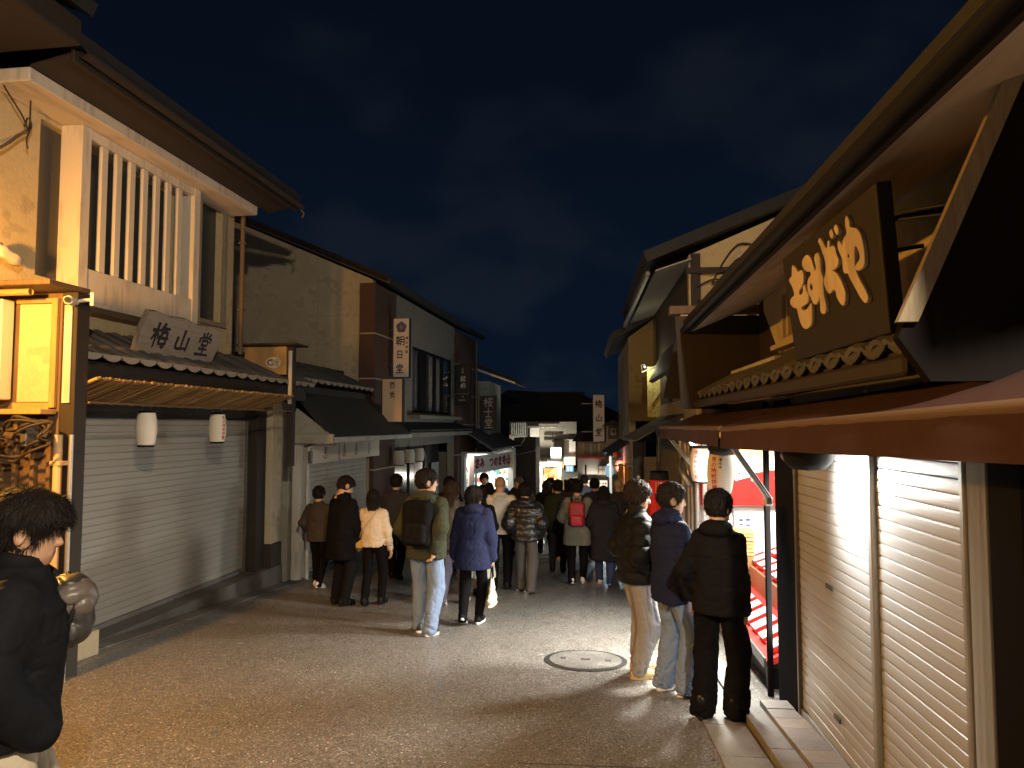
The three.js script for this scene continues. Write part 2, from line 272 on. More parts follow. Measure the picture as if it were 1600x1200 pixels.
{
  const xs = [-160, -60, -20, -9]; for (let x = -7; x <= 4; x += 0.3) xs.push(x); xs.push(6, 12, 30, 160);
  const zs = [60, 20, 8]; for (let z = 4; z >= -40; z -= z > -16 ? 0.3 : 1) zs.push(z); zs.push(-50, -75, -120, -400);
  const P = [], UV = [], I = [];
  for (const z of zs) for (const x of xs) {
    P.push(x, gy(z), z); UV.push(x, z);
  }
  const w = xs.length;
  for (let j = 0; j < zs.length - 1; j++) for (let i = 0; i < w - 1; i++) { const a = j * w + i; I.push(a, a + 1, a + w, a + 1, a + w + 1, a + w); }
  const g = new THREE.BufferGeometry(); g.setAttribute('position', new THREE.Float32BufferAttribute(P, 3)); g.setAttribute('uv', new THREE.Float32BufferAttribute(UV, 2)); g.setIndex(I); g.computeVertexNormals();
  const street = setting('street', g, new THREE.MeshStandardMaterial({ color: 0xffffff, map: asphaltMap, bumpMap: asphaltBump, bumpScale: 0.006, roughness: 0.95, roughnessMap: asphaltRough, side: THREE.DoubleSide }));
  const jm = mat([0.07, 0.065, 0.06], { roughness: 0.9 });
  for (const [x0, x1, z, k] of [[-0.5, 0.75, -4.56, -0.06]]) part(street, 'paving_joint', plank([x0, gy(z) + 0.003, z], [x1, gy(z + k) + 0.003, z + k], [x1, gy(z + k - 0.014) + 0.003, z + k - 0.014], [x0, gy(z - 0.014) + 0.003, z - 0.014], 0.002), jm);
}
const LX = -5.25, LZ = -7.117, LA = -0.022235, RX = 1.4725, RZ = -5.448, RA = 0.020456;
const toW = (ox, oz, a, x, z) => [ox + x * Math.cos(a) + z * Math.sin(a), oz - x * Math.sin(a) + z * Math.cos(a)];
const LW = (x, y, z) => { const p = toW(LX, LZ, LA, x, z); return [p[0], y, p[1]]; };
const RW = (x, y, z) => { const p = toW(RX, RZ, RA, x, z); return [p[0], y, p[1]]; };
const gl = (z) => gy(LZ + z), gr = (z) => gy(RZ + z);     // street height in the local z of the left and right rows

{ // right gutter: slabs, kerb stones and apron tiles, each a piece
  const gut = new THREE.Group(); gut.name = 'gutter'; gut.userData.kind = 'structure'; gut.position.set(RX, 0, RZ); gut.rotation.y = RA; scene.add(gut);
  const sl = (x0, x1, z0, z1, up, down) => plank([x0, gr(z1) + up, z1], [x1, gr(z1) + up, z1], [x1, gr(z0) + up, z0], [x0, gr(z0) + up, z0], down);
  const conc = [M.concrete, mat([0.26, 0.255, 0.24], { map: T.concrete, bumpMap: T.concrete, bumpScale: 0.002, roughness: 0.7 }), mat([0.33, 0.32, 0.30], { map: T.concrete, bumpMap: T.concrete, bumpScale: 0.002, roughness: 0.8 })];
  for (let k = 0, z = 2.4; z > -9; z -= 0.6, k++) part(gut, 'gutter_slab', sl(-0.70, -0.40, z - 0.592, z, 0.014 + rr(0, 0.003), 0.2), conc[k % 3]);
  for (let k = 0, z = 2.4; z > -9; z -= 0.9, k++) part(gut, 'kerb_stone', sl(-0.388, -0.235, z - 0.892, z, z < -0.3 ? 0.035 : 0.075, 0.25), conc[(k + 1) % 3]);
  const ap = [mat([0.40, 0.33, 0.27], { map: T.concrete, roughness: 0.6 }), mat([0.30, 0.27, 0.24], { map: T.concrete, roughness: 0.6 }), mat([0.35, 0.31, 0.27], { map: T.concrete, roughness: 0.65 })];
  for (let k = 0, z = 2.7; z > -0.2; z -= 0.2, k++) part(gut, 'apron_tile', sl(-0.232, -0.02, z - 0.195, z, 0.11 + rr(-0.003, 0.003), 0.2), ap[(k * 7) % 3]);
  const lg = new THREE.Group(); lg.name = 'gutter_001'; lg.userData.kind = 'structure'; lg.position.set(LX, 0, LZ); lg.rotation.y = LA; scene.add(lg);
  const sl2 = (x0, x1, z0, z1, up, down) => plank([x0, gl(z1) + up, z1], [x1, gl(z1) + up, z1], [x1, gl(z0) + up, z0], [x0, gl(z0) + up, z0], down);
  for (let k = 0, z = 3.2; z > -9; z -= 0.6, k++) part(lg, 'gutter_slab', sl2(0.0, 0.24, z - 0.592, z, 0.012 + rr(0, 0.003), 0.2), [M.concreteDark, mat([0.19, 0.17, 0.14], { map: T.concrete, roughness: 0.85 })][k % 2]);
}
{ // manhole cover with its ring and three cast marks
  const z = -7.145, x = -0.11, t = thing('manhole_cover', 'round flat manhole cover in the street with three small cast marks', 'manhole', [x, gy(z), z]);
  t.rotation.x = Math.atan(SLOPE) * -1; t.rotation.x = -Math.atan(SLOPE);
  const ring = new THREE.RingGeometry(0.355, 0.405, 64); ring.rotateX(-Math.PI / 2);
  const pl = new THREE.CylinderGeometry(0.352, 0.352, 0.03, 64); pl.translate(0, -0.003, 0);
  const by = gy(z);
  part(t, 'rim', ring, mat([0.03, 0.028, 0.025], { roughness: 0.6, metalness: 0.5 }), [0, by + 0.006, 0]);
  part(t, 'plate', metreUV(pl), mat([0.20, 0.19, 0.17], { map: T.concrete, roughness: 0.5, roughnessMap: T.rough }), [0, by, 0]);
  for (const [dx, w] of [[-0.22, 0.05], [0, 0.085], [0.22, 0.05]]) {
    const f = part(t, 'cast_mark', box(-w / 2, w / 2, 0, 0.006, -0.026, 0.026, 0.002), mat([0.05, 0.047, 0.043], { roughness: 0.5, metalness: 0.5 }), [dx, by + 0.011, 0.02 * Math.sign(dx)]);
    const h = new THREE.Mesh(box(-w * 0.22, w * 0.22, 0, 0.004, -0.007, 0.007, 0.001), M.concreteDark); h.name = 'inset'; h.position.y = 0.0045; f.add(h);
  }
}

// ───────── shared builders ─────────
// roller shutter: curved slats, each a mesh; runs along z at x, bulging to side s
function slatGeo(len, pitch, s, deep = 0.0065, shift = 0) {
  const prof = [[-0.5, 0], [0.55, 0.05], [0.85, 0.2], [1, 0.5], [0.9, 0.8], [0.6, 0.93], [-0.5, 0.965], [-0.9, 0.985]], P = [];
  for (let i = 0; i < prof.length - 1; i++) { const a = prof[i], b = prof[i + 1], A = [s * a[0] * deep, a[1] * pitch], B = [s * b[0] * deep, b[1] * pitch];
    P.push(A[0], A[1], 0, A[0], A[1], -len, B[0], B[1], -len, A[0], A[1], 0, B[0], B[1], -len, B[0], B[1], 0); }
  const g = new THREE.BufferGeometry(); g.setAttribute('position', new THREE.Float32BufferAttribute(P, 3)); g.computeVertexNormals(); const q = metreUV(g), uv = q.attributes.uv; for (let i = 0; i < uv.count; i++) uv.setXY(i, uv.getX(i) + shift * 0.37, uv.getY(i) + shift * 0.61); return q;
}
function shutter(t, x, s, y0, y1, zNear, zFar, pitch, m, mats2) {
  const len = zNear - zFar, g = [0, 1, 2, 3, 4, 5].map((k) => slatGeo(len, pitch, s, 0.0045, k)), n = Math.floor((y1 - y0 - 0.06) / pitch);
  part(t, 'bottom_bar', box(x - 0.02, x + 0.022, y0, y0 + 0.055, zFar, zNear, 0.006), M.steel);
  for (let i = 0; i < n; i++) part(t, 'slat', g[(i * 5 + (rnd() * 3 | 0)) % 6], rnd() < 0.35 && mats2 ? mats2 : m, [x + rr(-0.0012, 0.0012), y0 + 0.06 + i * pitch, zNear]);
  part(t, 'backing', box(x - s * 0.05 - 0.008, x - s * 0.05 + 0.008, y0, y1, zFar, zNear), M.steelDark);
}
// pantile: shallow wave with a raised roll, tail lip; w wide along z, len along the slope (local +x is down the slope)
function tileGeo(w, len) {
  const P = [], n = 7, prof = (u) => 0.018 * Math.sin(u * Math.PI * 2) + (u > 0.72 ? 0.022 * Math.sin((u - 0.72) / 0.28 * Math.PI) : 0);
  const q = (a, b, c, d) => P.push(...a, ...b, ...c, ...a, ...c, ...d);
  for (let i = 0; i < n; i++) {
    const u = i / n, v = (i + 1) / n, z0 = -u * w, z1 = -v * w, h0 = prof(u), h1 = prof(v);
    q([0, h0, z0], [len, h0 - 0.006, z0], [len, h1 - 0.006, z1], [0, h1, z1]);
    q([len, h0 - 0.006, z0], [len, h0 - 0.03, z0], [len, h1 - 0.03, z1], [len, h1 - 0.006, z1]);
  }
  const g = new THREE.BufferGeometry(); g.setAttribute('position', new THREE.Float32BufferAttribute(P, 3)); g.computeVertexNormals(); return metreUV(g);
}
// tiled pent roof from the wall (xw, yw) down to the eave (xe, ye), between two z; returns the roof part
function tiledRoof(t, xw, yw, xe, ye, zNear, zFar, wid, rows, caps = M.tileEnd) {
  const s = Math.sign(xe - xw), run = Math.abs(xe - xw), drop = yw - ye, L = Math.hypot(run, drop), ang = Math.atan2(drop, run);
  const base = part(t, 'roof_deck', plank([xw, yw - 0.02, zNear], [xw, yw - 0.02, zFar], [xe - s * 0.03, ye - 0.02, zFar], [xe - s * 0.03, ye - 0.02, zNear], 0.05 * (s > 0 ? -1 : 1) * -1), M.woodDark);
  const n = Math.floor((zNear - zFar) / wid), w = (zNear - zFar) / n, len = L / rows + 0.05;
  const g = tileGeo(w, len); g.rotateZ(-ang); if (s < 0) { g.scale(-1, 1, 1); g.computeVertexNormals(); }
  const cap = new THREE.CylinderGeometry(w * 0.2, w * 0.2, 0.02, 14); cap.rotateZ(Math.PI / 2);
  const scal = slab([[-w * 0.5, 0], [-w * 0.42, -0.035], [-w * 0.2, -0.062], [0.0, -0.07], [w * 0.2, -0.062], [w * 0.42, -0.035], [w * 0.5, 0]], 0.016, onX(0));
  for (let r = 0; r < rows; r++) for (let i = 0; i < n; i++) {
    const f = r / rows;
    part(base, 'tile', g, [M.tile, M.tile2, M.tile3][(i * 5 + r * 3 + (rnd() * 2 | 0)) % 3], [xw + s * run * f, yw - drop * f + 0.034 + rr(-0.003, 0.003), zNear - i * w]);
    if (r === rows - 1 && caps) { part(base, 'eave_tile', scal, caps, [xe + s * 0.028, ye + 0.012, zNear - (i + 0.45) * w]); }
  }
  return base;
}
// wall with openings, facing along x; thick goes inward
function wallX(t, name, x, s, outline, holes, m, thick = 0.18) { return part(t, name, slab(outline, thick, onX(x, s), holes), m); }
const rectP = (a0, a1, b0, b1) => [[a0, b0], [a1, b0], [a1, b1], [a0, b1]];

// paper lantern with ribs; print on the side that faces `turn`
const lanternPrint = {};
function lantern(name, label, group, pos, R, H, turn, map, col = [0.74, 0.70, 0.62]) {
  const t = thing(name, label, 'lantern', [pos[0], pos[1], pos[2]], turn, group), by = pos[1];
  const prof = [], n = 26;
  for (let i = 0; i <= n; i++) { const u = i / n, e = Math.pow(Math.sin(Math.PI * clamp(u * 0.86 + 0.07, 0, 1)), 0.42), rib = 1 - 0.018 * (i % 2); prof.push([R * (0.5 + 0.5 * e) * rib, u * H]); }
  const g = lathe(prof, 36); const m = mat(map ? [1, 1, 1] : col, { roughness: 0.75 }); if (map) m.map = map;
  part(t, 'paper_shade', g, m, [0, by, 0]);
  const ringR = prof[0][0] * 1.03;
  for (const y of [0, H]) part(t, 'end_ring', lathe([[ringR * 0.55, -0.012], [ringR, -0.012], [ringR, 0.014], [ringR * 0.55, 0.014]], 28), M.black, [0, by + y, 0]);
  part(t, 'hanger', tube([[-ringR * 0.8, 0, 0], [-ringR * 0.5, 0.05, 0], [0, 0.075, 0], [ringR * 0.5, 0.05, 0], [ringR * 0.8, 0, 0]], 0.004, 6), M.steelDark, [0, by + H, 0]);
  return t;
}
// LatheGeometry: u = 0 and 1 at +z, u = 0.5 at -z, u = 0.25 at +x
const lanternTex = canvasTex(1024, 512, (c, w, h) => {
  c.fillStyle = 'rgb(222,214,198)'; c.fillRect(0, 0, w, h); speck(c, w, h, 2600, 0.05);
  c.strokeStyle = 'rgba(120,105,80,0.35)'; c.lineWidth = 2; for (let i = 1; i < 26; i++) { c.beginPath(); c.moveTo(0, (i / 26) * h); c.lineTo(w, (i / 26) * h); c.stroke(); }
  for (const x0 of [0, 512]) {
    ['yoru', 'no', 'toku', 'betsu', 'hai', 'kan'].forEach((k, i) => brush(c, k, x0 + 130, 42 + i * 70, 66, 9, 'rgb(170,28,34)', 0.3, 1.1));
    ['kiyo', 'mizu', 'tera'].forEach((k, i) => brush(c, k, x0 + 232, 60 + i * 48, 40, 5, 'rgb(32,28,28)', 0.3, 1.1));
  }
});
// ═════════ left row ═════════
const SHOPS = 'shop houses along the lane';
{ // corner shop house with the white lattice and the wide closed shutter
  const by = -0.52, t = thing('shop_house', 'cream two-storey shop house with a white slatted lattice above a wide closed grey shutter', 'shop house', [LX, by, LZ], LA, SHOPS);
  // upper storey
  wallX(t, 'upper_wall', -0.15, -1, [[4.5, 3.0], [4.5, 5.06], [-2.78, 5.06], [-2.78, 2.7], [0.55, 2.7], [0.55, 3.0]], [rectP(0.44, 0.86, 3.27, 4.83), rectP(-2.46, -1.88, 3.25, 4.92), rectP(-1.4, 0.4, 3.35, 4.8)], M.plasterYellow);
  part(t, 'window_pane', box(-0.27, -0.255, 3.2, 4.9, 0.42, 0.9), M.frosted);
  part(t, 'window_pane', box(-0.27, -0.255, 3.2, 4.95, -2.5, -1.85), M.glassDark);
  part(t, 'window_pane', box(-0.27, -0.255, 3.3, 4.85, -1.45, 0.41), M.glassDark);
  const wf = part(t, 'window_frame', merge([box(-0.14, -0.09, 3.2, 3.26, -2.54, -1.84), box(-0.14, -0.1, 3.262, 4.95, -2.53, -2.462), box(-0.14, -0.1, 3.262, 4.95, -1.878, -1.84)]), M.trim);
  part(t, 'side_wall', box(-6, -0.335, -1.2, 5.05, -2.76, -2.6), M.plasterYellow);
  part(t, 'back_wall', box(-6, -5.8, -1.2, 5.05, -2.58, 4.5), M.plasterYellow);
  // white lattice
  const lat = part(t, 'lattice_frame', merge([box(-0.145, 0.1, 3.07, 4.87, 0.47, 0.6), box(-0.145, 0.1, 3.07, 4.87, -1.5, -1.37), box(0.0, 0.092, 4.765, 4.868, -1.368, 0.468), box(0.0, 0.092, 3.072, 3.41, -1.368, 0.468)]), M.slatWhite);
  for (let i = 0; i < 7; i++) { const z = 0.47 - 0.11 - (i + 0.5) * 0.2222 + 0.0; part(lat, 'lattice_slat', box(0.04, 0.085, 3.412, 4.763, -0.047, 0.047, 0.006), M.slatWhite, [0, 0, z]); }
  part(t, 'lattice_sill', box(-0.14, 0.16, 3.02, 3.066, -1.55, 0.63), M.cream);
  part(t, 'header_beam', box(-0.14, 0.3, 4.874, 5.0, -2.62, 1.5, 0.008), M.cream);
  // eaves and roof
  part(t, 'soffit', plank([0.302, 5.02, -2.95], [0.302, 5.02, 1.5], [0.72, 5.1, 1.5], [0.72, 5.1, -2.95], 0.02), M.woodDark);
  part(t, 'fascia', box(0.70, 0.735, 5.02, 5.15, -2.97, 1.5), M.woodDark);
  part(t, 'roof', plank([0.78, 5.16, -2.98], [0.78, 5.16, 1.52], [-2.9, 6.75, 1.52], [-2.9, 6.75, -2.98], 0.1), M.roof);
  part(t, 'roof', plank([-2.92, 6.75, -2.98], [-2.92, 6.75, 1.52], [-6.6, 5.16, 1.52], [-6.6, 5.16, -2.98], 0.1), M.roof);
  { const g = new THREE.CylinderGeometry(0.05, 0.05, 0.5, 12, 1); g.rotateZ(Math.PI / 2 - 0.41); for (let i = 0; i < 17; i++) part(t, 'eave_tile', g, [M.tile, M.tile2, M.tile3][i % 3], [0.56, 5.3, 1.4 - i * 0.262]); }
  const rg = []; for (let i = 0; i <= 10; i++) { const a = Math.PI + (i / 10) * Math.PI; rg.push([Math.cos(a) * 0.055, Math.sin(a) * 0.055]); }
  const gut = part(t, 'gutter', slab([...rg, [0.048, 0], ...rg.slice().reverse().map((p) => [p[0] * 0.85, p[1] * 0.85 + 0.002]), [-0.048, 0.0]], 4.5, (u, v, w) => [0.80 + u, 5.11 + v, -3.02 + w]), M.woodDark);
  part(gut, 'gutter_hook', tube([[0.80, 5.05, -2.99], [0.84, 4.99, -3.0], [0.82, 4.93, -3.0]], 0.012, 6), M.woodMid);
  // gable of the upper storey seen under the far eave
  part(t, 'gable', slab([[-0.2, 5.0], [0.3, 5.02], [-2.9, 6.6], [-5.8, 5.05]], 0.1, onZ(-2.72)), M.plasterYellow);
  part(t, 'drain_pipe', merge([rod([-0.02, 2.85, -2.80], [-0.02, 5.02, -2.80], 0.035), box(-0.07, 0.03, 3.5, 3.53, -2.84, -2.76), box(-0.07, 0.03, 4.5, 4.53, -2.84, -2.76)]), M.woodMid);
  part(t, 'drain_pipe', rod([-0.06, 2.95, -2.90], [-0.06, 4.95, -2.90], 0.022), M.pvcWhite);
  // pent roof, fascia and reed screen above the shutter
  tiledRoof(t, -0.14, 2.80, 0.60, 2.47, 1.16, -4.0, 0.265, 3);
  part(t, 'pent_fascia', box(0.36, 0.5, 2.2, 2.42, -3.95, 1.16, 0.006), M.woodDark);
  part(t, 'pent_soffit', box(-0.3, 0.355, 2.32, 2.34, -3.95, 1.16), M.woodDark);
  const deck = part(t, 'screen_frame', merge([box(0.22, 0.25, 2.16, 2.19, -3.02, 1.13), box(0.68, 0.705, 2.0, 2.02, -3.02, 1.13)]), M.woodMid);
  const rgeo = new THREE.CylinderGeometry(0.016, 0.019, 0.60, 7, 1); rgeo.rotateZ(Math.PI / 2 + 0.35 - Math.PI + 0.0);
  for (let i = 0; i < 92; i++) part(deck, 'reed', rgeo, [M.reed, M.reed2, M.reed3][(rnd() * 3) | 0], [0.465 + rr(-0.012, 0.012), 2.135 + rr(-0.005, 0.006), 1.1 - i * 0.0446]);
  // ground storey
  part(t, 'lintel', box(-0.42, -0.2, 1.9, 2.31, -3.62, 1.2), M.woodDark);
  shutter(t, -0.3, 1, -0.48, 1.9, 0.98, -3.5, 0.0795, M.shutterL, M.shutterL2);
  part(t, 'shutter_guide', box(-0.34, -0.255, -0.48, 1.9, -3.56, -3.5), M.steelDark);
  part(t, 'plinth', box(-1.2, -0.01, -1.6, -0.482, -4.28, 1.24), M.concreteDark);
  part(t, 'corner_post', box(-0.34, -0.12, -0.48, 2.3, -3.86, -3.57, 0.006), M.woodDark);
  part(t, 'corner_pillar', box(-0.36, -0.02, -0.1, 2.4, -4.2, -3.87, 0.006), M.plaster);
  part(t, 'pillar_base', box(-0.37, 0.0, -0.48, -0.102, -4.22, -3.862, 0.006), M.woodDark);
  part(t, 'inner_wall', box(-1.6, -1.5, -0.6, 3.0, -2.58, 1.2), M.plaster);
  part(t, 'ceiling', box(-5.79, -0.45, 2.6, 2.68, -2.58, 1.2), M.plaster);
  // end wall that faces up the lane
  part(t, 'end_wall', box(-3.0, 0.50, -1.0, 3.0, 1.16, 1.25), M.woodMid);
  part(t, 'door_panel', box(0.09, 0.415, 2.01, 2.90, 1.253, 1.275, 0.006), M.plasterYellow);
  part(t, 'panel_frame', merge([box(0.42, 0.478, 1.96, 2.95, 1.253, 1.29), box(0.06, 0.42, 1.94, 2.005, 1.253, 1.29), box(0.06, 0.42, 2.905, 2.95, 1.253, 1.285)]), M.woodWarm);
  part(t, 'end_post', box(0.53, 0.67, -0.7, 3.0, 1.12, 1.28, 0.006), M.woodDark);
  part(t, 'white_strip', box(0.56, 0.635, 2.0, 2.88, 1.283, 1.30), M.white);
  part(t, 'small_canopy', box(-2.0, 0.68, 3.005, 3.05, 1.13, 1.62, 0.006), M.woodMid);
  part(t, 'canopy_rail', tube([[-1.6, 2.965, 1.5], [0.40, 2.965, 1.5]], 0.03, 10), M.woodWarm);
  part(t, 'down_pipe', merge([rod([0.60, -0.6, 1.36], [0.60, 1.72, 1.36], 0.036), box(0.55, 0.65, 1.45, 1.49, 1.29, 1.4)]), M.pvcOrange);
  part(t, 'down_pipe', rod([0.70, -0.6, 1.33], [0.70, 1.72, 1.33], 0.02), M.steel);
  // hanging name board under the lattice, box sign beside the far post
  const sb = part(t, 'box_sign', box(-0.06, 0.60, 2.56, 2.985, -3.12, -3.0, 0.006), M.woodWarm);
  part(sb, 'sign_roof', box(-0.12, 0.82, 2.99, 3.02, -3.3, -2.86), M.woodDark);
  part(sb, 'sign_post', box(0.605, 0.70, 1.2, 2.988, -3.14, -3.04), M.woodDark);
  part(sb, 'white_strip', box(0.63, 0.685, 2.12, 2.92, -3.038, -3.02), M.white);
  const ov = canvasTex(256, 192, (c, w, h) => { c.fillStyle = 'rgb(198,186,160)'; c.fillRect(0, 0, w, h); c.fillStyle = 'rgb(120,30,28)'; c.beginPath(); c.ellipse(90, 90, 62, 52, 0, 0, 7); c.fill(); c.fillStyle = 'rgb(225,218,200)'; c.beginPath(); c.ellipse(98, 92, 44, 38, 0, 0, 7); c.fill(); c.strokeStyle = 'rgb(40,34,34)'; c.lineWidth = 11; c.beginPath(); c.arc(92, 80, 20, 3.6, 7.6); c.stroke(); c.beginPath(); c.arc(96, 112, 22, 4.9, 8.8); c.stroke(); c.fillStyle = 'rgb(60,50,44)'; for (let i = 0; i < 5; i++) c.fillRect(168, 42 + i * 24, 56, 9); });
  const od = new THREE.CircleGeometry(0.5, 40); od.scale(0.24, 0.17, 1); part(sb, 'emblem', od, mat([1, 1, 1], { map: ov, roughness: 0.6 }), [0.40, 2.74, -2.997]);
}
{ // weathered name board 梅山堂
  const [x, , z] = LW(0.34, 0, -0.62), t = thing('name_board', 'weathered grey wooden name board with three dark brushed characters leaning above the pent roof', 'sign', [x, 2.6, z], LA + Math.PI / 2 - 0.0);
  const W = 1.46, H = 0.46;
  const top = canvasTex(1024, 330, (c, w, h) => {
    c.fillStyle = 'rgb(150,140,128)'; c.fillRect(0, 0, w, h);
    for (let i = 0; i < 320; i++) { c.fillStyle = `rgba(${rnd() < 0.5 ? '60,52,44' : '196,186,170'},${rr(0.02, 0.16)})`; c.fillRect(rr(-200, w), rnd() * h, rr(80, 520), rr(1, 6)); }
    for (let i = 0; i < 16; i++) { c.fillStyle = `rgba(70,62,52,${rr(0.05, 0.16)})`; c.beginPath(); c.ellipse(rnd() * w, rnd() * h, rr(20, 110), rr(10, 46), rnd() * 0.5, 0, 7); c.fill(); }
    brush(c, 'ume', 120, 66, 210, 30, 'rgb(30,26,34)', 0.35); brush(c, 'san', 420, 80, 190, 30, 'rgb(30,26,34)', 0.3, 1.05); brush(c, 'dou', 720, 62, 215, 25, 'rgb(30,26,34)', 0.3);
  });
  const out = [[-0.73, 0.02], [-0.3, -0.01], [0.1, 0.015], [0.5, -0.01], [0.73, 0.0], [0.75, 0.2], [0.72, 0.42], [0.5, 0.46], [0.2, 0.43], [-0.05, 0.47], [-0.35, 0.45], [-0.6, 0.475], [-0.72, 0.46], [-0.745, 0.25]];
  const sh = new THREE.Shape(out.map((p) => new THREE.Vector2(...p)));
  const g = new THREE.ExtrudeGeometry(sh, { depth: 0.045, bevelEnabled: true, bevelSize: 0.006, bevelThickness: 0.006, bevelSegments: 1 });
  const tilt = -0.0, b = part(t, 'board', metreUV(g), M.woodGrey, [0, 2.6, 0]);
  b.rotation.x = 0.34;
  const fg = new THREE.ShapeGeometry(sh); { const p = fg.attributes.position, uv = fg.attributes.uv; for (let i = 0; i < p.count; i++) uv.setXY(i, (p.getX(i) + W / 2) / W, p.getY(i) / H); }
  const f = new THREE.Mesh(fg, mat([1, 1, 1], { map: top, bumpMap: T.wood, bumpScale: 0.001, roughness: 0.85 })); f.name = 'lettered_face'; f.position.z = 0.0535; b.add(f);
  part(t, 'bracket', merge([rod([-0.45, -0.02, -0.02], [-0.45, 0.1, -0.45], 0.018), rod([0.45, -0.02, -0.02], [0.45, 0.1, -0.45], 0.018), box(-0.5, -0.4, -0.09, 0.0, -0.02, 0.03)]), M.woodDark, [0, 2.62, 0]);
}
lantern('paper_lantern', 'plain white paper lantern hanging in front of the wide grey shutter', 'white lanterns before the wide shutter', LW(0.5, 1.585, 0.03), 0.105, 0.36, LA, null);
lantern('paper_lantern', 'white paper lantern with red lettering on its edge hanging before the wide grey shutter', 'white lanterns before the wide shutter', LW(0.5, 1.59, -1.35), 0.105, 0.36, 0.3, lanternTex);
{ // wall camera
  const p = LW(0.72, 2.93, 1.3), t = thing('security_camera', 'white tube-shaped security camera on the corner post beside the lattice', 'camera', p, LA - 0.9);
  const b = p[1];
  part(t, 'bracket', merge([box(-0.05, 0.05, -0.06, 0.06, -0.1, -0.07), rod([0, 0, -0.08], [0, -0.02, 0.02], 0.016)]), M.pvcWhite, [0, b, 0]);
  const body = part(t, 'housing', box(-0.035, 0.035, -0.035, 0.035, -0.06, 0.17, 0.015), M.pvcWhite, [0.02, b - 0.03, 0.06]); body.rotation.set(0.35, 1.35, 0);
  const l = new THREE.Mesh(new THREE.CylinderGeometry(0.026, 0.026, 0.012, 18).rotateX(Math.PI / 2), M.black); l.name = 'lens'; l.position.z = 0.173; body.add(l);
}
{ // neighbour nearest the lamp: only its eave and recess enter the frame
  const t = thing('shop_house', 'house with a thick dark brown eave and a white meter box by the lattice house', 'shop house', LW(-2.6, -0.4, 3.2), LA, SHOPS), o = -2.6, zz = 3.2;
  const X = (a) => a - o, Z = (a) => a - zz;
  part(t, 'eave', box(X(-0.4), X(0.86), 5.10, 5.34, Z(1.56), Z(7), 0.02), M.woodDark);
  part(t, 'roof', plank([X(0.95), 5.36, Z(1.56)], [X(0.95), 5.36, Z(7)], [X(-3), 7.1, Z(7)], [X(-3), 7.1, Z(1.56)], 0.12), M.roof);
  part(t, 'recess_wall', box(X(-2.7), X(-2.55), -0.8, 3.0, Z(1.27), Z(7)), M.woodDark);
  part(t, 'soffit', box(X(-2.6), X(-0.34), 3.06, 3.1, Z(1.64), Z(7)), M.woodDark);
  const wb = part(t, 'meter_box', box(X(-0.5), X(0.045), 2.03, 2.93, Z(1.28), Z(1.42), 0.01), M.white);
  part(wb, 'lid_seam', box(X(-0.45), X(0.04), 2.45, 2.456, Z(1.422), Z(1.426), 0.001), M.steelDark);
  part(t, 'shelf', box(X(-0.6), X(0.5), 1.90, 1.945, Z(1.28), Z(1.46)), M.woodWarm);
  const w = part(t, 'wood_lattice', merge([box(X(0.1), X(0.14), 0.2, 1.88, Z(1.27), Z(1.31)), box(X(0.28), X(0.32), 0.2, 1.88, Z(1.27), Z(1.31)), box(X(0.44), X(0.48), 0.2, 1.88, Z(1.27), Z(1.31)), box(X(-0.3), X(0.5), 1.2, 1.25, Z(1.312), Z(1.34))]), M.woodMid);
}
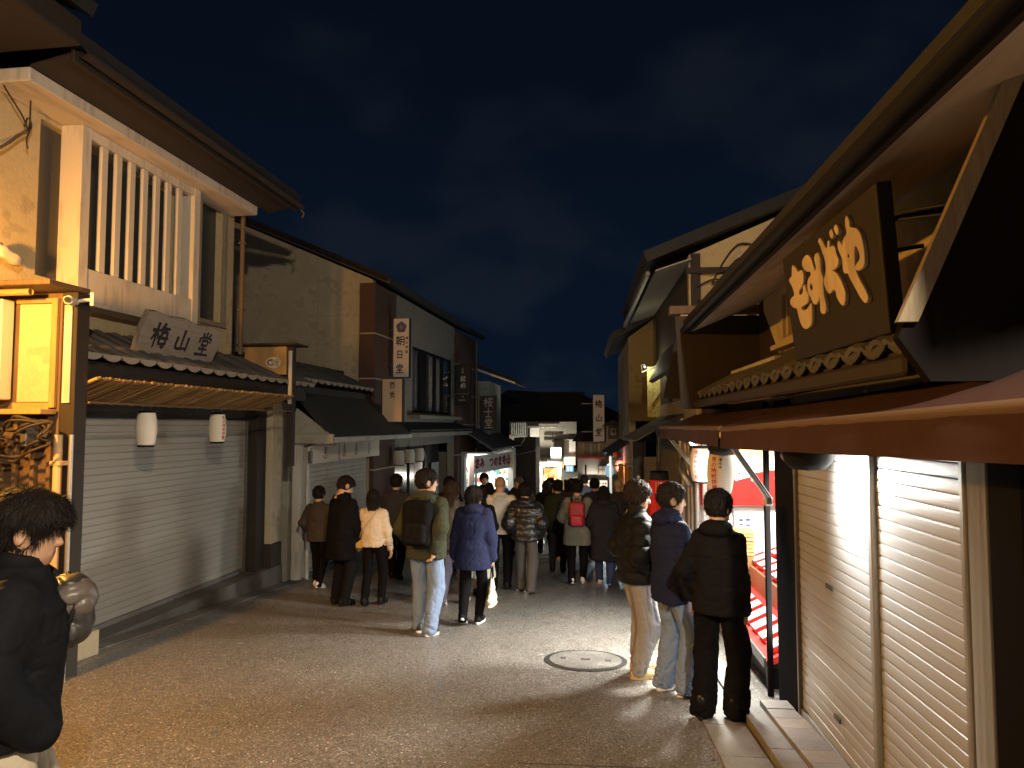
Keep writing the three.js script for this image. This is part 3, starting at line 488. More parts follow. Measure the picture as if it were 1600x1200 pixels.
{ // hose coiled over the shelf, potted shrub below
  const pts = []; for (let i = 0; i <= 60; i++) { const a = (i / 60) * Math.PI * 5.2; pts.push([0.36 + Math.cos(a) * (0.30 + 0.03 * Math.sin(i)), 1.70 + Math.sin(a) * 0.12 + 0.06 * Math.sin(i * 0.7), 1.5 + 0.05 * Math.cos(i * 1.3)]); }
  const p = LW(0.36, 1.6, 1.5), t = thing('hose_coil', 'brown coil of hose and rope hanging beside the orange panel', 'hose', p, LA);
  part(t, 'coil', tube(pts.slice(0, 40).map((q) => [(q[0] - 0.36) * 0.9, q[1], q[2] - 1.5]), 0.015, 7, 200), M.woodDark);
  const pts2 = pts.slice(0, 34).map((q, i) => [q[0] - 0.36 + 0.02 * Math.sin(i), q[1] + 0.05 * Math.cos(i * 0.5) - 0.02, q[2] - 1.5 + 0.05]);
  part(t, 'coil', tube(pts2, 0.012, 7, 160), M.woodDark);
  part(t, 'hook', box(-0.03, 0.03, 1.62, 1.86, -0.2, -0.02), M.steelDark);
  const q = LW(0.06, gl(1.8) + 0.0, 1.85), s = thing('potted_shrub', 'leafy shrub with small orange-lit leaves in a pot by the orange panel', 'plant', q, LA), b = q[1];
  part(s, 'pot', lathe([[0.0, 0], [0.15, 0], [0.2, 0.3], [0.215, 0.32], [0.19, 0.32], [0.17, 0.28]], 24), M.brick, [0, b, 0]);
  const tr = []; for (let i = 0; i < 6; i++) { const a = i * 1.05; tr.push(tube([[0, 0.25, 0], [Math.cos(a) * 0.06, 0.8, Math.sin(a) * 0.06], [Math.cos(a) * 0.2, 1.45, Math.sin(a) * 0.18], [Math.cos(a + 0.4) * 0.3, 1.95, Math.sin(a + 0.4) * 0.2]], 0.011, 6)); }
  part(s, 'stem', merge(tr), M.woodMid, [0, b, 0]);
  const P = [], N = 2600; for (let i = 0; i < N; i++) { const a = rnd() * 6.28, h = rr(1.15, 2.35), r = 0.36 * Math.sqrt(rnd()) * (1 - Math.abs(h - 1.8) * 0.5), c = [Math.cos(a) * r, h, Math.sin(a) * r * 0.8], L = rr(0.03, 0.06), d = new THREE.Vector3(rr(-1, 1), rr(-0.6, 0.8), rr(-1, 1)).normalize(), e = new THREE.Vector3(rr(-1, 1), rr(-1, 1), rr(-1, 1)).cross(d).normalize().multiplyScalar(L * 0.36); d.multiplyScalar(L);
    const A = c, B = [c[0] + d.x * 0.5 + e.x, c[1] + d.y * 0.5 + e.y, c[2] + d.z * 0.5 + e.z], C = [c[0] + d.x, c[1] + d.y, c[2] + d.z], D = [c[0] + d.x * 0.5 - e.x, c[1] + d.y * 0.5 - e.y, c[2] + d.z * 0.5 - e.z]; P.push(...A, ...B, ...C, ...A, ...C, ...D); }
  const lg = new THREE.BufferGeometry(); lg.setAttribute('position', new THREE.Float32BufferAttribute(P, 3)); lg.computeVertexNormals();
  const lv = part(s, 'foliage', lg, mat([0.09, 0.10, 0.03], { roughness: 0.6 }), [0, b, 0]); lv.userData.kind = 'stuff';
}
{ // loose cables on the yellow wall
  const p = LW(-0.1, 4.2, 1.2), t = thing('wall_cable', 'tangle of thin black cable hooked on the yellow upper wall', 'cable', p, LA);
  const q = (l) => l.map(([y, z, x]) => [x + 0.1 - 0.04, y, z - 1.2]);
  part(t, 'loop', tube(q([[4.98, 1.52, 0], [5.02, 1.3, 0.03], [4.98, 1.17, 0.03], [4.75, 1.13, 0.02], [4.6, 1.14, 0.02], [4.53, 1.2, 0.02]]), 0.008, 6), M.cable);
  part(t, 'loop', tube(q([[5.0, 1.55, 0.02], [4.85, 1.42, 0.03], [4.68, 1.24, 0.04], [4.58, 1.15, 0.03], [4.64, 1.12, 0.03], [4.70, 1.16, 0.03], [4.6, 1.19, 0.02]]), 0.008, 6), M.cable);
  part(t, 'drop_wire', tube(q([[4.56, 1.17, 0.03], [4.48, 1.26, 0.02], [4.38, 1.36, 0.03], [4.22, 1.55, 0.04], [4.1, 1.75, 0.05]]), 0.014, 6), M.woodMid);
  part(t, 'hook', tube(q([[4.58, 1.14, 0.03], [4.47, 1.17, 0.03], [4.40, 1.15, 0.03]]), 0.007, 6), M.cable);
  const k = LW(0.0, 3.27, 1.33), j = thing('wrapped_wall_light', 'cloth-wrapped wall fitting sticking out from the yellow wall', 'wall fitting', k, LA);
  const g = lathe([[0, -0.12], [0.05, -0.11], [0.062, -0.03], [0.05, 0.04], [0.066, 0.1], [0.03, 0.14], [0, 0.14]], 14); g.rotateX(Math.PI / 2 - 0.3); { const P = g.attributes.position; for (let i = 0; i < P.count; i++) { const n = 0.014 * noise3(P.getX(i) * 22, P.getY(i) * 22, P.getZ(i) * 22); P.setXYZ(i, P.getX(i) * (1 + n * 10), P.getY(i) + n, P.getZ(i)); } g.computeVertexNormals(); }
  part(j, 'wrap', g, M.cream, [0, 3.34, 0]); part(j, 'bracket', rod([0, 3.34, 0], [-0.2, 3.36, 0.02], 0.02), M.woodMid);
}
{ const p = LW(0.33, gl(0.44), 0.66), t = thing('cardboard_box', 'pale flat cardboard box standing on the ground at the end of the wide shutter', 'box', p, LA), b = p[1];
  part(t, 'carton', box(-0.14, 0.0, -0.02, 0.235, -0.24, 0.5, 0.004), M.card, [0, b, 0]);
  part(t, 'top_flap', box(-0.138, -0.072, 0.238, 0.243, -0.235, 0.495, 0.001), M.card, [0, b, 0]); part(t, 'top_flap', box(-0.068, -0.002, 0.238, 0.243, -0.235, 0.495, 0.001), M.card, [0, b, 0]);
}
{ // street lamp up the lane, outside the picture: the warm light on everything near
  const p = LW(0.5, gl(3.3), 3.3), b = p[1], t = thing('street_lamp', 'street lamp post with an orange glowing head beside the lattice house', 'street lamp', p, LA);
  part(t, 'post', rod([0, -0.05, 0], [0, 3.25, 0], 0.05, 16), M.steelDark, [0, b, 0]);
  part(t, 'arm', tube([[0, 3.2, 0], [0.05, 3.38, 0], [0.25, 3.42, -0.05]], 0.025, 8), M.steelDark, [0, b, 0]);
  part(t, 'hood', lathe([[0.0, 0.09], [0.06, 0.085], [0.14, 0.03], [0.17, 0.0], [0.165, 0.0], [0.05, 0.06]], 28), M.steelDark, [0.28, b + 3.32, -0.05]);
  part(t, 'bulb', new THREE.SphereGeometry(0.085, 24, 16), glow([1, 0.5, 0.1], 20), [0.28, b + 3.24, -0.05]);
  const L = new THREE.PointLight(new THREE.Color().setRGB(1, 0.44, 0.065), 54, 0, 2); L.position.set(0.28, 3.23, -0.05); L.castShadow = true; L.shadow.radius = 4; t.add(L);
}
{ // second street lamp behind the photographer, paler
  const z = 1.3, p = [1.4, gy(z), z], b = p[1], t = thing('street_lamp', 'street lamp post with a pale glowing head across from the lattice house', 'street lamp', p, Math.PI);
  part(t, 'post', rod([0, -0.05, 0], [0, 3.9, 0], 0.05, 16), M.steelDark, [0, b, 0]);
  part(t, 'arm', tube([[0, 3.85, 0], [0.08, 4.05, 0], [0.35, 4.08, 0]], 0.025, 8), M.steelDark, [0, b, 0]);
  part(t, 'hood', lathe([[0.0, 0.09], [0.06, 0.085], [0.14, 0.03], [0.17, 0.0], [0.165, 0.0], [0.05, 0.06]], 28), M.steelDark, [0.38, b + 3.98, 0]);
  part(t, 'bulb', new THREE.SphereGeometry(0.085, 24, 16), glow([1, 0.83, 0.62], 20), [0.38, b + 3.9, 0]);
  const L = new THREE.PointLight(new THREE.Color().setRGB(1, 0.81, 0.58), 112, 0, 2); L.position.set(0.38, 3.89, 0); L.castShadow = true; L.shadow.radius = 4; t.add(L);
}
{ // low shop beyond: tiled pent roof, dark cloth awning, cream shutter
  const o = -5.0, p = LW(0.1, -0.85, o), t = thing('shop_house', 'low shop with a sloping dark awning and a cream roller shutter', 'shop house', p, LA, SHOPS);
  const X = (a) => a - 0.1, Z = (a) => a - o;
  part(t, 'end_wall', box(X(-1.5), X(-0.02), -1.3, 2.2, Z(-4.62), Z(-4.45)), M.plasterPale);
  part(t, 'door_post', box(X(0.02), X(0.16), -1.2, 1.62, Z(-4.66), Z(-4.52), 0.006), M.white);
  part(t, 'frame_post', box(X(0.06), X(0.18), -1.2, 1.62, Z(-4.9), Z(-4.78), 0.006), M.white);
  part(t, 'frame_post', box(X(0.02), X(0.16), -1.4, 1.62, Z(-9.0), Z(-8.86), 0.006), M.plaster);
  part(t, 'lintel', box(X(-0.02), X(0.14), 1.5, 1.66, Z(-8.84), Z(-4.68), 0.006), M.plasterPale);
  part(t, 'back_wall', box(X(-0.3), X(-0.2), -1.4, 2.3, Z(-8.9), Z(-4.64)), M.plaster);
    shutter(t, X(0.06), 1, -0.80, 1.5, Z(-4.92), Z(-8.1), 0.085, M.shutterCream, M.shutterCream);
  part(t, 'plinth', box(X(-0.4), X(0.12), -1.6, -0.802, Z(-9.0), Z(-4.7)), M.concreteDark);
  const nb = part(t, 'notice_panel', box(X(0.03), X(0.07), -0.5, 1.15, Z(-8.8), Z(-8.2), 0.004), M.plaster);
  part(nb, 'notice', box(X(0.072), X(0.076), 0.2, 0.42, Z(-8.72), Z(-8.35), 0.001), M.paper); part(nb, 'notice', box(X(0.072), X(0.076), 0.5, 0.8, Z(-8.7), Z(-8.3), 0.001), M.paper);
  // awning
  part(t, 'awning_cloth', plank([X(0.12), 2.36, Z(-4.25)], [X(0.12), 2.36, Z(-9.0)], [X(0.72), 1.62, Z(-9.2)], [X(0.72), 1.62, Z(-4.45)], -0.012), M.awningDark);
  part(t, 'awning_bar', box(X(0.70), X(0.78), 1.51, 1.60, Z(-9.22), Z(-4.43), 0.006), M.white);
  part(t, 'awning_cheek', slab([[X(0.02), 1.66], [X(0.74), 1.54], [X(0.72), 1.66], [X(0.12), 2.1]], 0.03, onZ(Z(-4.46))), M.plasterPale);
  part(t, 'awning_arm', box(X(0.1), X(0.8), 1.50, 1.66, Z(-4.44), Z(-4.36), 0.008), M.plasterPale);
  tiledRoof(t, X(-0.55), 2.98, X(0.36), 2.58, Z(-4.1), Z(-7.6), 0.27, 3);
  part(t, 'roof_rest', plank([X(-0.56), 3.02, Z(-4.1)], [X(-0.56), 3.02, Z(-8.3)], [X(-4), 3.3, Z(-8.3)], [X(-4), 3.3, Z(-4.1)], 0.1), M.roof);
  part(t, 'roof_wall', box(X(0.0), X(0.1), 1.67, 2.5, Z(-8.3), Z(-4.5)), M.woodDark);
  const pipe = part(t, 'pipe', tube([[X(0.22), -1.1, Z(-4.72)], [X(0.22), 1.36, Z(-4.72)], [X(0.24), 1.44, Z(-4.72)], [X(0.34), 1.46, Z(-4.74)], [X(0.66), 1.48, Z(-4.9)]], 0.03, 10), M.white);
  const cam = part(t, 'camera', box(X(0.26), X(0.32), 1.16, 1.36, Z(-4.68), Z(-4.6), 0.01), M.steelDark);
}
{ // three white banners over the cream shutter, one motif each; the middle has two
  const draw = (xs) => canvasTex(512, 256, (c, w, h) => { c.fillStyle = 'rgb(224,214,198)'; c.fillRect(0, 0, w, h); speck(c, w, h, 900, 0.05);
    for (const x of xs) { c.fillStyle = 'rgb(30,26,24)'; c.beginPath(); c.moveTo(x, 20); c.lineTo(x + 13, 58); c.lineTo(x + 4, 64); c.lineTo(x - 4, 64); c.lineTo(x - 14, 56); c.fill(); c.fillRect(x - 16, 70, 30, 78); c.fillStyle = 'rgb(224,214,198)'; c.fillRect(x - 8, 80, 5, 56); c.fillRect(x + 3, 86, 5, 40); c.fillStyle = 'rgb(30,26,24)'; for (let i = 0; i < 9; i++) { c.beginPath(); c.ellipse(x + rr(18, 38), 66 + i * 13, 4, 6, 0.6, 0, 7); c.fill(); } for (const [dx, dy] of [[-30, 176], [-14, 196], [4, 204], [20, 188], [-2, 168], [28, 166]]) { c.beginPath(); c.ellipse(x + dx, dy, 7, 12, dx * 0.02, 0, 7); c.fill(); } }
  });
  [[-4.84, -6.1, [250]], [-6.14, -7.3, [110, 400]], [-7.34, -8.5, [210]]].forEach(([z0, z1, xs], i) => {
    const w = z0 - z1, p = LW(0.22, 1.13, (z0 + z1) / 2), t = thing('shop_banner', ['white cloth banner with one dark leaf motif beside the shop downpipe', 'white cloth banner with two dark leaf motifs over the cream shutter', 'white cloth banner with one dark leaf motif nearest the notice panel'][i], 'banner', p, LA + Math.PI / 2, 'white banners over the cream shutter');
    const g = new THREE.PlaneGeometry(w, 0.37, 24, 6); { const P = g.attributes.position; for (let k = 0; k < P.count; k++) { const v = 0.5 - P.getY(k) / 0.37; P.setZ(k, 0.012 * v * Math.sin(P.getX(k) * 9 + i * 2)); } g.computeVertexNormals(); }
    part(t, 'cloth', g, mat([1, 1, 1], { map: draw(xs), roughness: 0.9 }), [0, 1.315, 0]);
    part(t, 'rod', rod([-w / 2 - 0.01, 1.505, 0], [w / 2 + 0.01, 1.505, 0], 0.008), M.woodDark);
  });
}
// ── tall house with brick piers, gable to the lane ──
const L3X = -5.011, L3Z = -15.614, L3A = -0.04001;
const L3W = (x, y, z) => { const p = toW(L3X, L3Z, L3A, x, z); return [p[0], y, p[1]]; };
{
  const t = thing('shop_house', 'tall plain gabled house with brick piers and a big upstairs window', 'shop house', [L3X, -1.1, L3Z], L3A, SHOPS);
  part(t, 'gable_wall', slab([[-6, -1.2], [-0.02, -1.2], [-0.02, 5.14], [-6, 7.74]], 0.2, onZ(-0.2)), M.plaster);
  part(t, 'panel_joint', merge([box(-1.6, -0.15, 4.33, 4.338, 0.001, 0.004, 0.001), box(-1.352, -1.345, 1.5, 5.3, 0.001, 0.004, 0.001)]), M.plasterGrey);
  const pier = (z0, z1, y1, y0 = -1.8) => {
    const p = part(t, 'pier', box(-0.25, 0.12, y0, y1, z1 + 0.02, z0 - 0.02), M.brick);
    for (let y = Math.max(y0, 0.4) + 0.4; y < y1 - 0.2; y += 1.02) part(p, 'pier_band', box(-0.24, 0.135, y, y + 0.03, z1 + 0.01, z0 - 0.01), M.plaster);
  };
  pier(0.24, -1.3, 5.02); pier(-7.85, -10.6, 5.0);
  wallX(t, 'front_wall', 0.0, -1, [[-1.29, -1.8], [-1.29, 5.1], [-7.84, 5.1], [-7.84, -1.8]], [rectP(-7.45, -3.05, 2.15, 3.95), rectP(-7.6, -1.6, -1.7, 1.25)], M.plasterGrey);
  part(t, 'soffit', plank([-0.1, 5.3, 0.2], [-0.1, 5.3, -10.7], [0.42, 5.10, -10.7], [0.42, 5.10, 0.2], 0.04), M.plasterPale);
  part(t, 'roof', plank([0.48, 5.14, 0.3], [0.48, 5.14, -10.75], [-6, 7.95, -10.75], [-6, 7.95, 0.3], 0.14), M.roof);
  part(t, 'verge', slab([[0.46, 4.98], [0.46, 5.12], [-6, 7.92], [-6, 7.78]], 0.06, onZ(0.24)), M.woodMid);
  // big window with curtains behind glass
  part(t, 'window_back', box(-0.45, -0.4, 2.0, 4.1, -7.6, -2.9), M.plaster);
  for (const [z0, z1] of [[-3.15, -3.75], [-4.75, -5.3], [-5.65, -6.2], [-6.5, -6.95]]) { const g = new THREE.PlaneGeometry(z0 - z1, 1.7, 18, 1); { const P = g.attributes.position; for (let i = 0; i < P.count; i++) P.setZ(i, 0.03 * Math.sin(P.getX(i) * 40)); g.rotateY(Math.PI / 2); g.computeVertexNormals(); } part(t, 'curtain', g, M.curtain, [-0.3, 3.05, (z0 + z1) / 2]); }
  part(t, 'window_frame', merge([box(-0.1, -0.02, 2.15, 3.95, -3.12, -3.05), box(-0.1, -0.02, 2.15, 3.95, -4.5, -3.95), box(-0.1, -0.02, 2.15, 3.95, -5.55, -5.42), box(-0.1, -0.02, 2.15, 3.95, -6.42, -6.28), box(-0.1, -0.02, 2.15, 3.95, -7.45, -7.25), box(-0.1, -0.03, 3.88, 3.95, -7.24, -3.13), box(-0.1, -0.03, 2.15, 2.22, -7.24, -3.13)]), M.black);
  part(t, 'window_glass', box(-0.062, -0.056, 2.2, 3.9, -7.25, -3.1, 0.001), new THREE.MeshPhysicalMaterial({ color: 0xffffff, transmission: 1, roughness: 0.05, thickness: 0, ior: 1.45, side: THREE.DoubleSide }));
  part(t, 'balcony_ledge', box(0.003, 0.35, 1.98, 2.08, -7.5, -2.6), M.plasterGrey);
  part(t, 'canopy', plank([0.003, 1.86, -1.35], [0.003, 1.86, -8.3], [0.5, 1.66, -8.4], [0.5, 1.66, -1.3], 0.04), M.roof);
  part(t, 'canopy_beam', box(0.38, 0.5, 1.5, 1.62, -8.4, -1.3), M.plasterGrey);
  part(t, 'inner_wall', box(-1.6, -1.5, -1.8, 1.3, -7.7, -1.5), M.plaster); part(t, 'inner_ceiling', box(-1.48, -0.2, 1.26, 1.3, -7.7, -1.5), M.plaster);
  for (const z of [-2.6, -4.2, -5.8]) part(t, 'door_frame', box(-0.5, -0.42, -1.8, 1.25, z - 0.05, z), M.woodDark);
  part(t, 'door_glass', box(-0.47, -0.46, -1.6, 1.25, -7.6, -1.65, 0.001), M.glassDark);
  for (const [z, k] of [[-6.9, 0], [-9.2, 1]]) {
    const f = part(t, 'poster', box(k ? 0.122 : -0.398, k ? 0.132 : -0.388, -0.6, 0.62, z - 0.42, z + 0.42, 0.002), M.paper);
    const m = canvasTex(128, 256, (c, w, h) => { c.fillStyle = 'rgb(190,186,176)'; c.fillRect(0, 0, w, h); c.fillStyle = 'rgb(20,20,20)'; c.beginPath(); c.moveTo(24, 52); c.lineTo(50, 40); c.lineTo(66, 64); c.lineTo(96, 84); c.lineTo(104, 108); c.lineTo(78, 96); c.lineTo(62, 78); c.lineTo(34, 72); c.fill(); c.fillRect(34, 150, 22, 12); c.fillRect(66, 150, 24, 12); c.fillRect(34, 172, 56, 8); c.fillStyle = 'rgb(60,60,58)'; c.beginPath(); c.arc(64, 236, 30, 3.14, 6.28); c.fill(); });
    const g = face(0.82, 1.2); g.rotateY(Math.PI / 2); part(f, 'print', g, mat([1, 1, 1], { map: m, roughness: 0.7 }), [k ? 0.134 : -0.386, 0.01, z]);
  }
  const dp = part(t, 'drain_pipe', rod([0.2, -1.8, -10.5], [0.2, 4.95, -10.5], 0.05), M.steelDark);
}
function hangSign(frame, name, label, x0, x1, y0, y1, z, thick, edge, map, turn) {
  const p = frame((x0 + x1) / 2, y0, z), t = thing(name, label, 'sign', p, turn), w = x1 - x0, h = y1 - y0;
  part(t, 'sign_box', box(-w / 2, w / 2, y0, y1, -thick / 2, thick / 2, 0.008), edge);
  part(t, 'lettered_face', face(w - 0.03, h - 0.03), mat([1, 1, 1], { map, roughness: 0.55 }), [0, (y0 + y1) / 2, thick / 2 + 0.003]);
  part(t, 'bracket', merge([box(-w / 2 - 0.35, -w / 2 - 0.002, y0 + h * 0.2, y0 + h * 0.2 + 0.03, -0.02, 0.02), box(-w / 2 - 0.35, -w / 2 - 0.002, y0 + h * 0.8, y0 + h * 0.8 + 0.03, -0.02, 0.02)]), M.steelDark);
  return t;
}
const paperBg = (c, w, h, col) => { c.fillStyle = col; c.fillRect(0, 0, w, h); speck(c, w, h, 700, 0.05); };
hangSign(L3W, 'hanging_sign', 'tall white sign with a purple flower crest and three dark characters on the brick pier', 0.19, 0.60, 2.94, 4.37, -0.9, 0.14, M.woodDark, canvasTex(256, 900, (c, w, h) => {
  paperBg(c, w, h, 'rgb(214,206,200)'); c.fillStyle = 'rgb(92,80,110)'; for (let i = 0; i < 5; i++) { const a = i * 1.2566 - 1.57; c.beginPath(); c.arc(128 + Math.cos(a) * 42, 135 + Math.sin(a) * 42, 46, 0, 7); c.fill(); } c.fillStyle = 'rgb(150,140,165)'; c.beginPath(); c.arc(128, 135, 26, 0, 7); c.fill(); c.fillStyle = 'rgb(92,80,110)'; c.fillRect(122, 112, 12, 48);
  brush(c, 'asa', 34, 270, 150, 17, 'rgb(52,48,58)', 0.1); brush(c, 'hi', 40, 490, 130, 17, 'rgb(52,48,58)', 0.1); brush(c, 'dou', 34, 700, 145, 16, 'rgb(52,48,58)', 0.1);
  ['kiyo', 'mizu', 'aya', 'kane'].forEach((k, i) => brush(c, k, 196, 280 + i * 70, 46, 6, 'rgb(70,64,70)', 0.1)); }), L3A);
hangSign(L3W, 'hanging_sign', 'cream sign with two brushed brown characters at its top and a plain lower half', 0.30, 0.78, 1.87, 2.85, 0.15, 0.16, M.woodDark, canvasTex(360, 740, (c, w, h) => {
  paperBg(c, w, h, 'rgb(222,196,166)'); brush(c, 'nishi', 120, 40, 125, 13, 'rgb(46,26,18)', 0.4); c.strokeStyle = 'rgb(170,120,90)'; c.lineWidth = 3; c.beginPath(); c.moveTo(30, 192); c.bezierCurveTo(120, 170, 220, 205, 320, 188); c.stroke(); brush(c, 'hide', 118, 215, 125, 13, 'rgb(46,26,18)', 0.4); }), L3A);
hangSign(L3W, 'hanging_sign', 'black sign with small white characters over a ruled line on the far brick pier', 0.2, 0.72, 2.49, 3.79, -7.2, 0.14, M.black, canvasTex(256, 640, (c, w, h) => {
  paperBg(c, w, h, 'rgb(16,15,15)'); brush(c, 'san', 104, 50, 36, 5, 'rgb(190,188,180)'); brush(c, 'mizu', 104, 100, 36, 5, 'rgb(190,188,180)'); brush(c, 'kane', 80, 180, 96, 9, 'rgb(205,203,196)'); brush(c, 'aya', 80, 300, 96, 9, 'rgb(205,203,196)'); c.fillStyle = 'rgb(170,168,160)'; c.fillRect(20, 475, 216, 4); c.fillRect(118, 510, 20, 20); c.font = 'bold 34px sans-serif'; c.fillText('HIKARI', 52, 590); }), L3A);
for (let i = 0; i < 3; i++) lantern('paper_lantern', 'small white paper lantern in a row of three under the dark canopy', 'three lanterns under the dark canopy', L3W(0.3, 0.86, -1.0 - i * 0.86), 0.14, 0.36, 0, null, [0.5, 0.47, 0.42]);
// ═════════ right row ═════════
const SIGN_GLYPHS = {"mo":[[0.152,0.496],[0.202,0.469],[0.218,0.451],[0.248,0.437],[0.273,0.442],[0.31,0.423],[0.302,0.381],[0.264,0.356],[0.214,0.343],[0.211,0.318],[0.272,0.317],[0.296,0.353],[0.317,0.349],[0.331,0.317],[0.353,0.298],[0.349,0.27],[0.316,0.255],[0.249,0.252],[0.217,0.246],[0.229,0.229],[0.282,0.22],[0.339,0.229],[0.375,0.241],[0.387,0.228],[0.359,0.147],[0.314,0.128],[0.254,0.124],[0.208,0.14],[0.175,0.174],[0.155,0.215],[0.141,0.255],[0.091,0.267],[0.05,0.29],[0.042,0.314],[0.077,0.327],[0.122,0.331],[0.124,0.357],[0.101,0.392],[0.064,0.427],[0.094,0.44],[0.12,0.442],[0.137,0.476]],"mi":[[0.401,0.496],[0.446,0.474],[0.467,0.445],[0.491,0.397],[0.507,0.387],[0.523,0.404],[0.512,0.441],[0.523,0.462],[0.555,0.468],[0.585,0.444],[0.579,0.398],[0.577,0.364],[0.594,0.34],[0.587,0.308],[0.578,0.256],[0.591,0.199],[0.581,0.167],[0.546,0.16],[0.514,0.178],[0.523,0.232],[0.517,0.26],[0.495,0.237],[0.451,0.225],[0.416,0.24],[0.388,0.277],[0.361,0.304],[0.363,0.347],[0.389,0.37],[0.436,0.385],[0.422,0.405],[0.373,0.416],[0.329,0.444],[0.322,0.475],[0.357,0.492]],"mi_hole":[[0.421,0.342],[0.44,0.327],[0.439,0.307],[0.418,0.304],[0.397,0.322],[0.402,0.335]],"di":[[0.623,0.527],[0.651,0.501],[0.677,0.468],[0.7,0.455],[0.723,0.485],[0.738,0.478],[0.734,0.45],[0.769,0.451],[0.797,0.434],[0.804,0.403],[0.822,0.37],[0.803,0.346],[0.759,0.34],[0.708,0.345],[0.74,0.335],[0.784,0.312],[0.821,0.273],[0.845,0.236],[0.855,0.203],[0.837,0.169],[0.814,0.157],[0.782,0.176],[0.751,0.21],[0.744,0.24],[0.712,0.25],[0.666,0.242],[0.635,0.258],[0.611,0.296],[0.614,0.322],[0.647,0.349],[0.659,0.386],[0.652,0.421],[0.635,0.452],[0.619,0.489],[0.597,0.519]],"dot1":[[0.784,0.525],[0.796,0.508],[0.796,0.492],[0.778,0.485],[0.763,0.497],[0.757,0.515],[0.767,0.525]],"dot2":[[0.846,0.532],[0.862,0.514],[0.863,0.492],[0.847,0.484],[0.83,0.498],[0.82,0.519],[0.829,0.53]],"ya":[[0.979,0.533],[0.996,0.506],[1.001,0.475],[1.06,0.452],[1.089,0.429],[1.106,0.392],[1.113,0.344],[1.105,0.294],[1.079,0.277],[1.029,0.275],[1.009,0.293],[1.031,0.306],[1.062,0.316],[1.069,0.338],[1.051,0.375],[1.025,0.384],[1.012,0.364],[1.001,0.319],[1.002,0.283],[1.036,0.228],[1.072,0.185],[1.095,0.146],[1.068,0.125],[1.027,0.153],[0.985,0.202],[0.935,0.261],[0.92,0.286],[0.877,0.298],[0.87,0.325],[0.873,0.361],[0.852,0.398],[0.839,0.432],[0.853,0.451],[0.873,0.436],[0.891,0.419],[0.915,0.444],[0.959,0.459],[0.957,0.493],[0.963,0.522]],"ya_hole":[[0.949,0.37],[0.961,0.358],[0.955,0.349],[0.94,0.36]]};
{ // nearest house: closed aluminium shutters below, low upper storey and deep eave above
  const by = -0.38, t = thing('shop_house', 'house with twin closed aluminium shutters lit by a clip lamp under a red-brown awning', 'shop house', [RX, by, RZ], RA, SHOPS);
  shutter(t, 0, -1, -0.28, 2.0, 1.345, 0.02, 0.0665, M.shutterR, M.shutterR2);
  shutter(t, 0, -1, -0.28, 2.0, 2.29, 1.405, 0.0665, M.shutterR, M.shutterR2);
  part(t, 'shutter_guide', box(-0.035, 0.02, -0.28, 2.0, 1.35, 1.40, 0.006), M.steel);
  part(t, 'shutter_guide', box(-0.03, 0.02, -0.28, 2.0, -0.018, 0.016, 0.004), M.steelDark);
  part(t, 'shutter_guide', box(-0.03, 0.02, -0.28, 2.0, 2.294, 2.33, 0.006), M.steel);
  for (const [y, z] of [[0.76, 0.66], [-0.02, 0.75], [0.16, 2.05]]) part(t, 'lock_plate', box(-0.022, -0.012, y, y + 0.03, z - 0.05, z + 0.05, 0.003), M.steelDark);
  part(t, 'pull_handle', tube([[-0.012, 0.06, 1.7], [-0.03, 0.06, 1.7], [-0.03, 0.06, 1.82], [-0.012, 0.06, 1.82]], 0.006, 6), M.steelDark);
  { // folded accordion shutter at the near end
    const P = []; for (let i = 0; i <= 8; i++) P.push([i % 2 ? -0.03 : 0.03, 2.34 + i * 0.022]);
    const o = [...P, ...P.slice().reverse().map((p) => [p[0] + 0.008, p[1] + 0.001])];
    part(t, 'folding_shutter', slab(o, 2.2, (u, v, w) => [u, -0.28 + w, v]), mat([0.72, 0.71, 0.68], { roughness: 0.3, metalness: 0.8 }));
  }
  part(t, 'plinth', box(0.0, 1.0, -1.0, -0.285, -0.6, 4.6), M.concreteDark);
  part(t, 'side_pier', box(-0.05, 0.3, -0.3, 2.0, 2.54, 2.76, 0.01), M.blackPaintAndShade);
  part(t, 'dark_door', box(0.05, 0.2, -0.3, 2.0, 2.77, 4.6), M.woodDark);
  part(t, 'black_pier', box(-0.03, 0.35, -0.6, 2.0, -0.52, -0.022, 0.008), M.blackPaintAndShade);
  part(t, 'inner_wall', box(0.6, 0.7, -0.3, 2.4, -0.02, 4.6), M.plaster);
  part(t, 'wall_above', box(0.02, 0.2, 2.0, 2.30, -2.7, 4.6), M.woodDark);
  // tiled pent roof
  tiledRoof(t, 0.30, 2.44, -0.30, 2.14, 2.62, -2.6, 0.25, 2, M.tile3);
  part(t, 'pent_gutter', box(-0.37, -0.31, 1.99, 2.07, -2.9, 2.62, 0.015), M.woodDark);
  part(t, 'pent_soffit', box(-0.3, 0.015, 2.08, 2.1, -2.7, 2.62), M.woodDark);
  // upper storey
  wallX(t, 'upper_wall', 0.30, 1, [[-2.05, 2.98], [-1.45, 2.42], [4.6, 2.42], [4.6, 3.16], [-2.05, 3.16]], [rectP(-1.28, -0.7, 2.58, 3.02), rectP(0.2, 0.9, 2.6, 3.0)], M.plasterYellow);
  wallX(t, 'dark_boarding', 0.315, 1, [[-2.3, 2.3], [-1.44, 2.3], [-1.44, 2.42], [-2.06, 3.0], [-2.06, 3.16], [-2.3, 3.16]], [], M.woodDark);
  const w = part(t, 'window_frame', merge([box(0.27, 0.33, 2.55, 2.60, -1.34, -0.66), box(0.27, 0.33, 2.602, 3.0, -1.33, -1.285), box(0.27, 0.33, 2.602, 3.0, -1.16, -1.12), box(0.27, 0.33, 2.602, 3.0, -0.99, -0.95)]), M.plaster);
